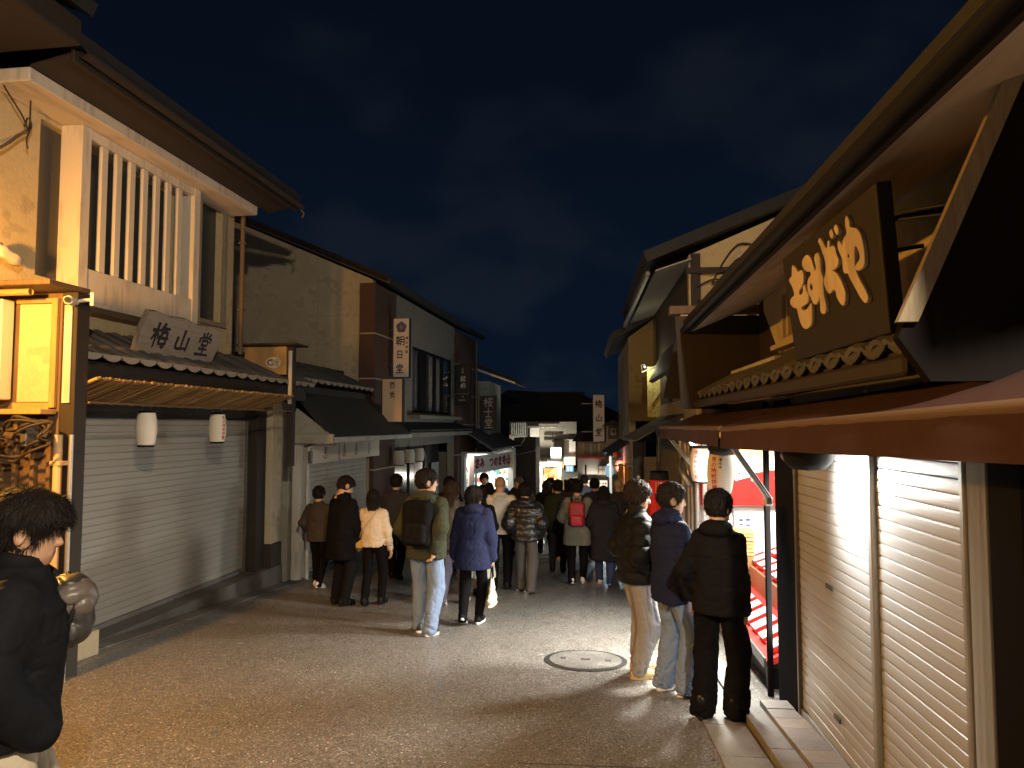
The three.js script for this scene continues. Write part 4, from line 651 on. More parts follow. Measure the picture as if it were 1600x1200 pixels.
  part(w, 'window_pane', box(0.40, 0.41, 2.5, 3.05, -1.35, -0.65), M.frosted);
  part(w, 'window_sill', box(0.2, 0.33, 2.50, 2.545, -1.45, -0.6), M.plaster);
  part(t, 'window_pane', box(0.40, 0.41, 2.55, 3.05, 0.15, 0.95), M.glassDark);
  // wing wall, dark, facing up the lane
  part(t, 'wing_wall', slab([[-0.50, 1.98], [0.5, 1.98], [0.5, 2.98], [-0.56, 2.98]], 0.06, onZ(-2.4)), M.woodDark);
  const wb = part(t, 'wing_beam', box(-0.62, 0.45, 3.0, 3.09, -2.44, -2.3, 0.006), M.woodMid);
  for (let i = 0; i < 4; i++) part(wb, 'wing_block', box(-0.5 + i * 0.24, -0.42 + i * 0.24, 2.983, 2.998, -2.42, -2.34), M.plaster);
  // deep eave
  part(t, 'soffit', plank([0.36, 3.14, 4.6], [0.36, 3.14, -2.3], [-0.40, 2.82, -2.3], [-0.40, 2.92, 4.6], 0.02), M.cream);
  part(t, 'eave_board', plank([-0.405, 2.79, -2.35], [-0.405, 2.89, 4.6], [-0.405, 2.98, 4.6], [-0.405, 2.88, -2.35], -0.03), M.woodDark);
  part(t, 'eave_gutter', rod([-0.475, 2.82, -2.38], [-0.475, 2.92, 4.6], 0.036), M.black);
  part(t, 'roof', plank([-0.46, 2.99, 4.6], [-0.46, 2.89, -2.4], [2.4, 4.2, -2.4], [2.4, 4.3, 4.6], 0.04), M.roof);
  // near bargeboard closing the eave
  part(t, 'barge_wall', slab([[-0.50, 2.10], [-0.47, 2.19], [-0.0, 3.24], [0.3, 3.9], [1.4, 3.9], [1.4, 1.95], [-0.40, 1.95]], 0.05, onZ(2.84)), M.blackPaintAndShade);  // unlit wall face: its shade is put into the black colour
  part(t, 'barge_board', slab([[-0.515, 2.15], [-0.45, 2.15], [0.05, 3.27], [-0.015, 3.27]], 0.03, onZ(2.895)), M.trim);
  part(t, 'wires', merge([tube([[-0.30, 2.66, 2.46], [-0.1, 2.64, 2.7], [0.1, 2.70, 2.8]], 0.006, 6), tube([[-0.30, 2.63, 2.46], [-0.1, 2.60, 2.7], [0.1, 2.64, 2.8]], 0.006, 6)]), M.cable);
}
{ // big carved sign もみぢや
  const p = RW(-0.30, 2.19, 1.16), t = thing('shop_sign', 'big black tilted signboard with four raised pale brush-written characters', 'sign', p, RA - Math.PI / 2), b = p[1];
  const out = [[-0.02, 0], [1.24, 0], [1.28, 0.6], [-0.05, 0.6]];
  const g = new THREE.ExtrudeGeometry(new THREE.Shape(out.map((q) => new THREE.Vector2(...q))), { depth: 0.05, bevelEnabled: true, bevelSize: 0.008, bevelThickness: 0.008, bevelSegments: 2 });
  const bd = part(t, 'board', metreUV(g), M.woodBlack, [0, b, -0.03]); bd.rotation.x = 0.09;
  const pale = mat([0.72, 0.60, 0.42], { roughness: 0.65, map: T.grime });
  const chars = [['mo'], ['mi', 'mi_hole'], ['di'], ['ya', 'ya_hole']];
  for (const [k, h] of chars) {
    const add = (key, hole) => { const s = new THREE.Shape(); s.splineThru ; const pts = SIGN_GLYPHS[key].map((q) => new THREE.Vector2(q[0] + 0.03, q[1] + 0.02)); const cv = new THREE.SplineCurve([...pts, pts[0]]); s.setFromPoints(cv.getPoints(pts.length * 3)); if (hole) s.holes.push(new THREE.Path(SIGN_GLYPHS[hole].map((q) => new THREE.Vector2(q[0] + 0.03, q[1] + 0.02)))); return new THREE.ExtrudeGeometry(s, { depth: 0.014, bevelEnabled: true, bevelSize: 0.0025, bevelThickness: 0.003, bevelSegments: 1 }); };
    const parts = [add(k, h)]; if (k === 'di') parts.push(add('dot1'), add('dot2'));
    const m = new THREE.Mesh(metreUV(merge(parts)), pale); m.name = 'raised_character'; m.position.z = 0.062; m.castShadow = m.receiveShadow = true; bd.add(m);
  }
  for (const x of [0.2, 1.05]) { part(t, 'strut', rod([x, 0.5, 0], [x, 0.6, -0.6], 0.012), M.black, [0, b, 0]); part(t, 'foot_block', box(x - 0.12, x + 0.12, -0.11, -0.005, -0.1, 0.0), M.black, [0, b, 0]); }
}
// ── fabric awnings on folding arms ──
function awning(label, z0, z1, sag) {
  const p = RW(0, 1.6, (z0 + z1) / 2), t = thing('fabric_awning', label, 'awning', p, RA, 'red-brown awnings over the shop fronts'), L = (z0 - z1) / 2;
  const g = new THREE.PlaneGeometry(1, 1, 6, 40), P = g.attributes.position;
  for (let i = 0; i < P.count; i++) { const u = P.getX(i) + 0.5, v = P.getY(i); P.setXYZ(i, -0.50 * u - 0.0, 1.965 - 0.185 * u - sag * Math.sin(u * Math.PI) + 0.006 * noise3(u * 2, v * 9, z0), v * 2 * L); }
  g.computeVertexNormals(); part(t, 'canopy', metreUV(g), M.awning);
  part(t, 'front_bar', rod([-0.505, 1.775, -L], [-0.505, 1.775, L], 0.022, 14), M.woodMid);
  const vg = new THREE.PlaneGeometry(2 * L, 0.13, 60, 3); { const Q = vg.attributes.position; for (let i = 0; i < Q.count; i++) { const d = (0.065 - Q.getY(i)) / 0.13; Q.setZ(i, 0.008 * d * Math.sin(Q.getX(i) * 7) + 0.004 * noise3(Q.getX(i) * 3, d, 1)); } vg.rotateY(-Math.PI / 2); vg.computeVertexNormals(); }
  part(t, 'valance', metreUV(vg), M.awning, [-0.522, 1.70, 0]);
  part(t, 'roller_case', box(-0.02, 0.018, 1.95, 2.03, -L, L, 0.01), M.steelDark);
  return [t, L];
}
{
  const [t, L] = awning('red-brown fabric awning stretched over the twin aluminium shutters', 4.4, -0.14, -0.004); const zc = (4.4 - 0.14) / 2; t.rotation.x = -0.021; t.position.y += 0.04;
  for (const z of [-0.2]) { const a = part(t, 'folding_arm', merge([rod([-0.49, 1.74, z - zc], [-0.06, 1.22, z - 0.42 - zc], 0.016), rod([-0.455, 1.73, z - zc - 0.03], [-0.03, 1.22, z - 0.44 - zc], 0.012)]), M.steel); part(a, 'arm_joint', merge([box(-0.09, -0.02, 1.16, 1.24, z - 0.47 - zc, z - 0.40 - zc, 0.02), box(-0.52, -0.46, 1.71, 1.765, z - 0.04 - zc, z + 0.03 - zc, 0.01)]), M.steel); }
}
{
  const [t, L] = awning('red-brown fabric awning over the brightly lit souvenir shop', -0.2, -4.4, 0.01); const zc = -2.3;
  for (const z of [-4.3]) { const a = part(t, 'folding_arm', merge([rod([-0.49, 1.74, z - zc], [-0.08, 1.15, z + 0.5 - zc], 0.014), rod([-0.45, 1.73, z + 0.03 - zc], [-0.05, 1.15, z + 0.53 - zc], 0.01)]), M.steel); part(a, 'arm_joint', box(-0.11, -0.03, 1.08, 1.18, z + 0.46 - zc, z + 0.58 - zc, 0.02), M.steel); }
}
// ── the lit souvenir shop ──
{
  const by = gr(-2.2), t = thing('shop_house', 'brightly lit souvenir shop with a red name curtain, open to the lane', 'shop house', RW(0, by, -2.3), RA, SHOPS), Z = (a) => a + 2.3;
  const wallL = mat([0.60, 0.58, 0.54], { map: T.plaster, roughness: 0.8 });
  part(t, 'far_wall', box(-0.06, 2.6, -1.2, 2.4, Z(-4.16), Z(-4.0)), wallL);
  part(t, 'back_wall', box(2.5, 2.6, -1.2, 2.4, Z(-3.98), Z(-0.5)), wallL);
  part(t, 'near_wall', box(0.36, 2.48, -1.2, 2.4, Z(-0.62), Z(-0.53)), wallL);
  part(t, 'ceiling', box(0.02, 2.6, 2.3, 2.38, Z(-3.98), Z(-0.64)), wallL);
  part(t, 'floor', box(0.03, 2.48, -1.0, -0.50, Z(-3.98), Z(-0.64)), M.concrete);
  part(t, 'corner_post', box(-0.05, -0.005, -0.75, 2.0, Z(-0.80), Z(-0.755), 0.004), M.blackPaintAndShade);
  part(t, 'post_rail', merge([rod([-0.02, -0.46, Z(-0.9)], [0.3, -0.46, Z(-0.7)], 0.02)]), M.steel);
  part(t, 'fascia', box(-0.02, 0.05, 1.72, 2.3, Z(-3.98), Z(-0.6)), M.woodMid);
  // red and wood-coloured name curtain on the far wall
  const cur = canvasTex(1024, 620, (c, w, h) => {
    const gr_ = c; gr_.fillStyle = 'rgb(226,186,120)'; gr_.fillRect(0, 0, w, h);
    for (let i = 0; i < 220; i++) { c.fillStyle = `rgba(${rnd() < 0.5 ? '150,100,45' : '250,225,170'},${rr(0.03, 0.14)})`; c.fillRect(rnd() * w, 0, rr(2, 16), h * 0.6); }
    c.fillStyle = 'rgb(206,34,26)'; c.beginPath(); c.moveTo(0, 250); c.bezierCurveTo(250, 330, 500, 330, 620, 300); c.bezierCurveTo(800, 285, 900, 320, w, 305); c.lineTo(w, h); c.lineTo(0, h); c.fill();
    c.fillStyle = 'rgb(170,22,18)'; c.fillRect(0, 560, w, 6);
    brush(c, 'go', 300, 150, 240, 40, 'rgb(250,244,236)', 0.15, 1.05); brush(c, 'tokoro', 570, 160, 220, 38, 'rgb(250,244,236)', 0.15, 1.05); brush(c, 'dou', 820, 200, 180, 28, 'rgb(250,244,236)', 0.15);
    brush(c, 'o', 430, 40, 80, 12, 'rgb(250,236,200)'); brush(c, 'mi', 650, 20, 80, 12, 'rgb(250,236,200)');
  });
  const cg = new THREE.PlaneGeometry(1.5, 0.86, 40, 4); { const P = cg.attributes.position; for (let i = 0; i < P.count; i++) P.setZ(i, 0.014 * Math.sin(P.getX(i) * 14)); cg.computeVertexNormals(); }
  const cu = part(t, 'name_curtain', cg, mat([1, 1, 1], { map: cur, roughness: 0.9 }), [0.64, 1.215, Z(-3.92)]);
  part(t, 'curtain_rod', rod([-0.1, 1.655, Z(-3.92)], [1.45, 1.655, Z(-3.92)], 0.01), M.steel);
  // steel poles and red panels at the far corner
  for (const [x, m, r] of [[-0.10, M.steel, 0.035], [-0.02, M.pvcWhite, 0.03], [0.08, M.steel, 0.045]]) part(t, 'pole', rod([x, -1.0, Z(-3.82 + x)], [x, 1.7, Z(-3.82 + x)], r, 14), m);
  part(t, 'red_panel', box(0.0, 0.06, 0.82, 1.22, Z(-3.90), Z(-3.84)), M.redLacquer);
  // notices on the far wall
  const note = (name, x, y, w, h, col, draw) => { const f = part(t, name, box(x, x + w, y, y + h, Z(-3.99), Z(-3.97), 0.003), M.paper); const m = canvasTex(128, 128, (c, W, H) => { c.fillStyle = col; c.fillRect(0, 0, W, H); draw(c, W, H); }); part(f, 'print', face(w - 0.01, h - 0.01), mat([1, 1, 1], { map: m, roughness: 0.7 }), [x + w / 2, y + h / 2, Z(-3.967)]); };
  note('notice', 0.36, 0.42, 0.27, 0.28, 'rgb(206,226,240)', (c) => { c.fillStyle = 'rgb(60,80,120)'; c.fillRect(30, 40, 22, 14); c.fillRect(70, 38, 26, 14); c.fillRect(30, 70, 24, 10); c.fillRect(70, 72, 26, 10); });
  note('notice', 0.66, 0.46, 0.18, 0.22, 'rgb(190,192,180)', (c) => { c.fillStyle = 'rgb(70,84,60)'; for (let i = 0; i < 30; i++) c.fillRect(rnd() * 118, 40 + rnd() * 80, 10, 8); c.fillStyle = 'rgb(60,60,60)'; c.fillRect(14, 12, 96, 8); });
  note('notice', 0.2, 0.3, 0.14, 0.36, 'rgb(236,232,220)', (c) => { c.fillStyle = 'rgb(90,80,70)'; for (let i = 0; i < 6; i++) c.fillRect(20, 16 + i * 18, 84, 5); });
  const tv = part(t, 'screen', box(0.15, 0.36, -0.02, 0.24, Z(-3.96), Z(-3.92), 0.004), M.black);
  const tvm = mat([0.05, 0.05, 0.06], { roughness: 0.3, emissive: new THREE.Color().setRGB(0.55, 0.58, 0.85), emissiveIntensity: 0.8 }); tvm.emissiveMap = canvasTex(64, 80, (c) => { c.fillStyle = 'rgb(225,228,250)'; c.fillRect(0, 0, 64, 80); c.fillStyle = 'rgb(80,80,170)'; c.fillRect(0, 0, 64, 20); c.fillRect(8, 34, 44, 4); c.fillRect(8, 46, 36, 4); }); part(tv, 'picture', face(0.19, 0.24), tvm, [0.255, 0.11, Z(-3.918)]);
  // fluorescent tubes: two on the ceiling, one upright behind the corner post
  for (const x of [0.45, 1.3]) {
    const f = part(t, 'ceiling_light', box(x - 0.07, x + 0.07, 2.24, 2.29, Z(-3.6), Z(-1.0), 0.01), M.pvcWhite);
    part(f, 'tube', rod([x, 2.215, Z(-3.55)], [x, 2.215, Z(-1.05)], 0.018), glow([1, 0.97, 0.9], 14));
    const A = new THREE.RectAreaLight(new THREE.Color().setRGB(1, 0.985, 0.95), 115, 0.12, 2.5); A.position.set(x, 2.19 - by, Z(-2.3)); A.rotation.set(-Math.PI / 2, 0, 0); t.add(A);
  }
  const ut = part(t, 'upright_light', box(0.07, 0.13, 0.0, 1.42, Z(-0.66), Z(-0.63), 0.006), M.pvcWhite);
  part(ut, 'tube', rod([0.10, 0.05, Z(-0.69)], [0.10, 1.38, Z(-0.69)], 0.016), glow([1, 0.98, 0.94], 10));
  const U = new THREE.RectAreaLight(new THREE.Color().setRGB(1, 0.975, 0.92), 30, 0.1, 1.3); U.position.set(0.06, 0.72 - by, Z(-0.72)); U.rotation.set(0, 0.5, 0); t.add(U);
}
// goods on the stepped display, each its own thing
{
  const Z = -2.3, p = RW(0.32, gr(-2), Z), by = p[1], t = thing('display_stand', 'black stepped sales stand with red cloth trays facing the lane', 'display stand', p, RA);
  const X = (a) => a - 0.32, z = (a) => a - Z;
  part(t, 'base', box(X(0.05), X(0.75), by + 0.02, -0.28, z(-3.7), z(-0.98), 0.01), M.black);
  part(t, 'lower_tray', plank([X(-0.02), -0.20, z(-0.92)], [X(0.34), -0.02, z(-0.92)], [X(0.34), -0.02, z(-3.7)], [X(-0.02), -0.20, z(-3.7)], 0.05), M.redCloth);
  part(t, 'riser', box(X(0.345), X(0.37), -0.06, 0.20, z(-3.7), z(-0.92)), mat([0.42, 0.16, 0.08], { roughness: 0.6 }));
  part(t, 'upper_tray', plank([X(0.375), 0.19, z(-0.92)], [X(0.82), 0.36, z(-0.92)], [X(0.82), 0.36, z(-3.7)], [X(0.375), 0.19, z(-3.7)], 0.05), M.redCloth);
  part(t, 'back_shelf', box(X(0.825), X(1.2), 0.34, 0.38, z(-3.7), z(-0.92)), M.white);
  part(t, 'tray_lip', box(X(-0.045), X(-0.022), -0.26, -0.17, z(-3.7), z(-0.92), 0.006), M.steelDark);
  part(t, 'leg', box(X(0.0), X(0.05), by, -0.262, z(-1.02), z(-0.97)), M.steelDark);
  part(t, 'leg', box(X(0.0), X(0.05), by - 0.1, -0.262, z(-3.66), z(-3.61)), M.steelDark);
}
{
  const top = canvasTex(128, 96, (c, w, h) => { c.fillStyle = 'rgb(240,232,222)'; c.fillRect(0, 0, w, h); c.fillStyle = 'rgb(190,30,30)'; c.fillRect(0, 0, w, 12); c.fillStyle = 'rgb(60,40,40)'; for (let i = 0; i < 5; i++) for (let j = 0; j < 7; j++) c.fillRect(10 + j * 16, 24 + i * 14, 5 + rnd() * 8, 6); });
  const tm = mat([1, 1, 1], { map: top, roughness: 0.6 });
  const gift = (x, y, z, w, d, h, tilt, label, m) => { const p = RW(x, y, z), t = thing('gift_box', label, 'box', p, RA, 'boxes of sweets on the red trays'); t.rotation.z = tilt;
    part(t, 'carton', box(-w / 2, w / 2, 0, h, -d / 2, d / 2, 0.004), m || M.redLacquer, [0, y, 0]); const f = face(w - 0.01, d - 0.01); f.rotateX(-Math.PI / 2); f.rotateY(0); part(t, 'printed_lid', f, tm, [0, y + h + 0.002, 0]); };
  for (let k = 0; k < 9; k++) gift(0.16, -0.10, -1.08 - k * 0.29, 0.24, 0.2, 0.045, 0.46, 'red sweet box with a white printed lid on the lower red tray');
  for (let k = 0; k < 9; k++) for (let r = 0; r < 2; r++) gift(0.48 + r * 0.22, 0.245 + r * 0.085, -1.06 - k * 0.29, 0.19, 0.22, 0.05, 0.365, 'red sweet box with a white printed lid on the upper red tray');
  const om = mat([0.72, 0.36, 0.06], { roughness: 0.55 }), om2 = mat([0.80, 0.46, 0.10], { roughness: 0.55 });
  for (let k = 0; k < 7; k++) { const p = RW(0.30, 0.30 + k * 0.042, -3.2), t = thing('orange_carton', k === 6 ? 'orange cardboard carton at the top of the stack in the lit shop' : 'orange cardboard carton inside the stack in the lit shop', 'box', p, RA + rr(-0.05, 0.05), k === 6 ? undefined : 'stacked orange cartons'); part(t, 'carton', box(-0.105, 0.105, 0, 0.037, -0.12, 0.12, 0.006), k % 2 ? om : om2, [0, p[1], 0]); part(t, 'band', box(-0.107, 0.107, 0.014, 0.02, -0.122, 0.122, 0.002), M.paper, [0, p[1], 0]); }
  { const p = RW(0.30, 0.04, -3.2), t = thing('carton_stand', 'small crate carrying the stack of orange cartons', 'crate', p, RA); part(t, 'crate', box(-0.1, 0.1, 0, 0.255, -0.11, 0.11, 0.006), M.woodWarm, [0, p[1], 0]); part(t, 'slat', box(-0.102, 0.102, 0.08, 0.11, 0.112, 0.12, 0.002), M.woodMid, [0, p[1], 0]); }
  { const p = RW(0.56, 0.22, -3.3), t = thing('price_board', 'white standing price board with a few small black characters in the lit shop', 'sign', p, RA); const m = canvasTex(256, 420, (c, w, h) => { c.fillStyle = 'rgb(246,246,240)'; c.fillRect(0, 0, w, h); brush(c, 'o', 130, 160, 40, 6, 'rgb(30,30,30)'); brush(c, 'tsu', 130, 205, 30, 5, 'rgb(30,30,30)'); c.fillStyle = 'rgb(40,40,40)'; c.fillRect(146, 280, 10, 10); c.fillRect(150, 330, 10, 10); });
    part(t, 'panel', box(-0.14, 0.14, 0, 0.56, -0.012, 0.012, 0.004), M.paper, [0, p[1], 0]); part(t, 'lettered_face', face(0.27, 0.54), mat([1, 1, 1], { map: m, roughness: 0.7 }), [0, p[1] + 0.28, 0.015]); part(t, 'foot', box(-0.12, 0.12, -0.02, 0.0, -0.1, 0.08, 0.004), M.steelDark, [0, p[1], 0]); }
}
// lanterns and clip lamps under the awnings
lantern('paper_lantern', 'white paper lantern with red characters under the awning by the grey poles', 'lettered lanterns before the lit shop', RW(-0.36, 1.23, -1.98), 0.115, 0.35, -1.69, lanternTex);
lantern('paper_lantern', 'white paper lantern with red characters hanging in front of the red curtain', 'lettered lanterns before the lit shop', RW(-0.36, 1.20, -1.03), 0.115, 0.36, -1.69, lanternTex);
function clipLamp(label, x, y, z, dir, k, ang) {
  const p = RW(x, y, z), t = thing('clip_lamp', label, 'lamp', p, RA, 'white clip lamps under the awnings'), d = new THREE.Vector3(...dir).normalize(), q = new THREE.Quaternion().setFromUnitVectors(new THREE.Vector3(0, -1, 0), d);
  const h = part(t, 'reflector', lathe([[0.012, 0.09], [0.03, 0.085], [0.05, 0.05], [0.066, 0.0], [0.068, -0.004], [0.062, -0.004], [0.046, 0.046], [0.02, 0.07]], 28), mat([0.6, 0.6, 0.58], { metalness: 0.8, roughness: 0.3 }), [0, y, 0]); h.quaternion.copy(q);
  const b = new THREE.Mesh(new THREE.SphereGeometry(0.036, 20, 14), glow([1, 0.965, 0.88], 26)); b.name = 'bulb'; b.position.y = 0.016; h.add(b);
  part(t, 'clip', merge([rod([0, 0.07, 0], [0.05, 0.17, 0], 0.008), box(0.02, 0.09, 0.155, 0.19, -0.015, 0.015, 0.004)]), M.steelDark, [0, y, 0]);
  const S = new THREE.SpotLight(new THREE.Color().setRGB(1, 0.965, 0.875), k, 0, ang, 0.85, 2); S.position.copy(d.clone().multiplyScalar(0.025)); S.target.position.copy(d.clone().multiplyScalar(2)); S.castShadow = true; S.shadow.radius = 7; t.add(S, S.target);
}
clipLamp('glowing clip lamp beside the grey poles under the shop awning', -0.34, 1.60, -2.72, [-0.7, -1, 0.1], 44, 1.2);
clipLamp('glowing clip lamp between the two lettered lanterns', -0.30, 1.60, -1.66, [-0.7, -1, 0.25], 44, 1.2);
clipLamp('clip lamp aimed at the twin aluminium shutters', -0.30, 1.605, 1.0, [0.75, -0.42, 0.42], 18, 1.2);
{ // loudspeaker-like dark shades hanging under the awning
  for (const [x, z, l] of [[-0.36, -0.86, 'dark round shade hanging under the awning beside the folding arm'], [-0.28, 1.16, 'dark round shade hanging under the awning before the twin shutters']]) { const p = RW(x, 1.55, z), t = thing('pendant_lamp', l, 'lamp', p, RA); part(t, 'shade', lathe([[0, -0.03], [0.09, -0.02], [0.13, 0.02], [0.145, 0.09], [0.14, 0.12], [0.02, 0.13]], 28), M.black, [0, 1.57, 0]); part(t, 'cord', rod([0, 0.12, 0], [0, 0.24, 0], 0.006), M.cable, [0, 1.57, 0]); }
}
{ // second house on the right: gable toward the lane head, deep pale soffit
  const o = -5.2, by = gr(o), t = thing('shop_house', 'dark-roofed house with a lit gable, tangled wires and a pale broken soffit', 'shop house', RW(0, by, o), RA, SHOPS), Z = (a) => a - o;
  part(t, 'gable_wall', slab([[0.0, 1.9], [3.2, 1.9], [3.2, 5.5], [1.7, 5.0], [0.0, 4.28]], 0.15, onZ(Z(-5.15))), M.plasterYellow);
  part(t, 'front_wall', box(0.0, 0.15, -1.2, 4.28, Z(-9.6), Z(-5.16)), M.woodDark);
  part(t, 'roof', plank([-0.62, 4.13, Z(-4.7)], [-0.62, 4.13, Z(-10)], [2.6, 5.42, Z(-10)], [2.6, 5.42, Z(-4.7)], 0.16), M.roof);
  part(t, 'soffit', plank([-0.5, 4.0, Z(-4.75)], [-0.5, 4.0, Z(-9.9)], [0.0, 4.16, Z(-9.9)], [0.0, 4.16, Z(-4.75)], 0.02), M.plasterPale);
  part(t, 'eave_gutter', box(-0.66, -0.58, 3.92, 4.0, Z(-10), Z(-4.7), 0.02), M.steelDark);
  part(t, 'post', box(0.02, 0.16, 2.4, 4.3, Z(-5.1), Z(-4.98)), M.woodDark);
  part(t, 'beam', box(-0.05, 1.2, 4.0, 4.08, Z(-4.99), Z(-4.92)), M.woodDark);
  for (let k = 0; k < 4; k++) { const y0 = 3.3 + 0.2 * k; part(t, 'wire', tube([[0.1, y0 + 0.1, Z(-4.9)], [0.35, y0 + 0.35 * rnd(), Z(-4.85)], [0.5, y0 + 0.1, Z(-4.8)], [0.3, y0 - 0.1, Z(-4.86)], [0.7, y0 + 0.5, Z(-4.9)], [1.1, y0 + 0.4, Z(-4.9)]], 0.014, 6), M.cable); }
  part(t, 'lower_roof', plank([-0.22, 2.6, Z(-5.0)], [-0.22, 2.6, Z(-8.2)], [0.0, 3.1, Z(-8.2)], [0.0, 3.1, Z(-5.0)], 0.08), M.roof);
  part(t, 'dark_hood', slab([[-0.4, 2.2], [0.0, 2.2], [0.0, 3.5], [-0.15, 3.4]], 0.1, onZ(Z(-4.95))), M.woodDark);
  part(t, 'shop_front', box(-0.02, 0.0, -1.4, 2.2, Z(-9.6), Z(-4.3)), M.plasterGrey);
  for (const [z, r] of [[-4.5, 0.04], [-4.75, 0.055], [-5.0, 0.035], [-5.3, 0.045]]) part(t, 'pipe', tube([[-0.08, -1.2, Z(z)], [-0.08, 1.25, Z(z)], [-0.1, 1.5, Z(z - 0.08)], [-0.06, 1.9, Z(z - 0.12)]], r, 10), M.steel);
  part(t, 'meter', box(-0.16, -0.03, 1.2, 1.42, Z(-4.62), Z(-4.46), 0.01), M.plasterPale);
  part(t, 'pipe_elbow', tube([[-0.12, 1.0, Z(-4.35)], [-0.2, 1.15, Z(-4.4)], [-0.16, 1.3, Z(-4.7)], [-0.1, 1.35, Z(-5.0)]], 0.05, 10), M.steel);
  part(t, 'awning', plank([-0.05, 1.98, Z(-5.5)], [-0.05, 1.98, Z(-8.6)], [-0.75, 1.58, Z(-8.7)], [-0.75, 1.58, Z(-5.5)], 0.02), M.awningDark);
}
{ // lit banner and wooden plank sign on the second house
  const gm = canvasTex(128, 400, (c, w, h) => { c.fillStyle = 'rgb(190,182,120)'; c.fillRect(0, 0, w, h); for (let i = 0; i < 260; i++) { c.fillStyle = `rgba(${rnd() < 0.5 ? '120,116,60' : '226,220,160'},0.5)`; c.beginPath(); c.ellipse(rnd() * w, rnd() * h, rr(3, 12), rr(2, 6), rnd() * 3, 0, 7); c.fill(); } });
  const p = RW(-0.12, 1.95, -8.9), t = thing('hanging_banner', 'pale green patterned banner under a small lamp by the dark hood', 'banner', p, RA);
  const g = new THREE.PlaneGeometry(0.27, 1.0, 6, 10); g.computeVertexNormals();
  const em = mat([1, 1, 1], { map: gm, roughness: 0.8 });
  part(t, 'banner_lamp', new THREE.SphereGeometry(0.02, 14, 10), glow([1, 0.93, 0.6], 4), [-0.2, 2.95, 0.24]); part(t, 'lamp_arm', tube([[-0.24, 2.88, 0.02], [-0.25, 3.0, 0.12], [-0.2, 3.0, 0.24]], 0.01, 6), M.steelDark);
  const BL = new THREE.PointLight(new THREE.Color().setRGB(1, 0.93, 0.6), 0.7, 0, 2); BL.position.set(-0.2, 2.95 - 1.95, 0.24); BL.castShadow = true; t.add(BL);
  part(t, 'cloth', g, em, [0, 2.47, 0]); part(t, 'bracket', merge([rod([-0.24, 2.86, 0.02], [0.16, 3.04, 0.02], 0.014), rod([-0.06, 2.2, 0.015], [0.14, 2.5, 0.015], 0.014)]), M.plasterPale);
  const q = RW(-0.17, 2.16, -5.0), s = thing('plank_sign', 'small rough wooden plank sign hanging under the dark hood', 'sign', q, RA); const b = part(s, 'plank', box(-0.08, 0.08, 0, 0.30, -0.015, 0.015, 0.01), M.woodMid, [0, 2.16, 0]); b.rotation.z = 0.25; part(s, 'chain', rod([0, 0.28, 0], [0.02, 0.45, 0], 0.006), M.steelDark, [0, 2.16, 0]);
  const pm = canvasTex(128, 1400, (c, w, h) => { c.fillStyle = 'rgb(15,14,14)'; c.fillRect(0, 0, w, h); ['ma', 'tsu', 'no', 'ma', 'o', 'mi'].forEach((k, i) => brush(c, k, 32, 370 + i * 78, 62, 9, 'rgb(228,224,214)', 0.2)); });
  hangSign(RW, 'pole_sign', 'tall narrow black banner sign with white hiragana beside the red lantern', -0.62, -0.42, -0.8, 1.5, -8.0, 0.12, M.black, pm, RA);
  const rl = canvasTex(1024, 640, (c, w, h) => { c.fillStyle = 'rgb(206,34,32)'; c.fillRect(0, 0, w, h); c.fillStyle = 'rgb(24,20,20)'; c.fillRect(0, 0, w, 74); c.fillRect(0, h - 50, w, 50); c.strokeStyle = 'rgba(110,10,10,0.55)'; c.lineWidth = 3; for (let i = 4; i < 34; i++) { c.beginPath(); c.moveTo(0, i * 18.5); c.lineTo(w, i * 18.5); c.stroke(); }
    for (const x0 of [0, 512]) { ['o', 'mi', 'aya'].forEach((k, i) => brush(c, k, x0 + 176, 150 + i * 140, 120, 20, 'rgb(20,14,14)', 0.3, 1.0)); brush(c, 'kiyo', x0 + 170, 86, 60, 7, 'rgb(240,214,200)', 0.2, 1.3); ['mizu', 'tera', 'san'].forEach((k, i) => brush(c, k, x0 + 310, 100 + i * 70, 62, 11, 'rgb(244,226,214)', 0.2)); for (let i = 0; i < 8; i++) { c.fillStyle = 'rgb(244,200,190)'; c.fillRect(x0 + 130, 90 + i * 14, 22, 5); } } });
  const L = lantern('red_lantern', 'big red cylindrical lantern with black and white brushed characters', undefined, RW(-0.41, 0.12, -5.5), 0.172, 0.98, -1.25, rl);
  part(L, 'lantern_hook', tube([[-0.1, 0, 0], [-0.1, 0.12, 0], [0.1, 0.12, 0], [0.1, 0, 0]], 0.006, 6), M.steelDark, [0, 1.12, 0]); part(L, 'lantern_cord', rod([0, 1.24, 0], [0, 1.62, 0], 0.008), M.steelDark);
}
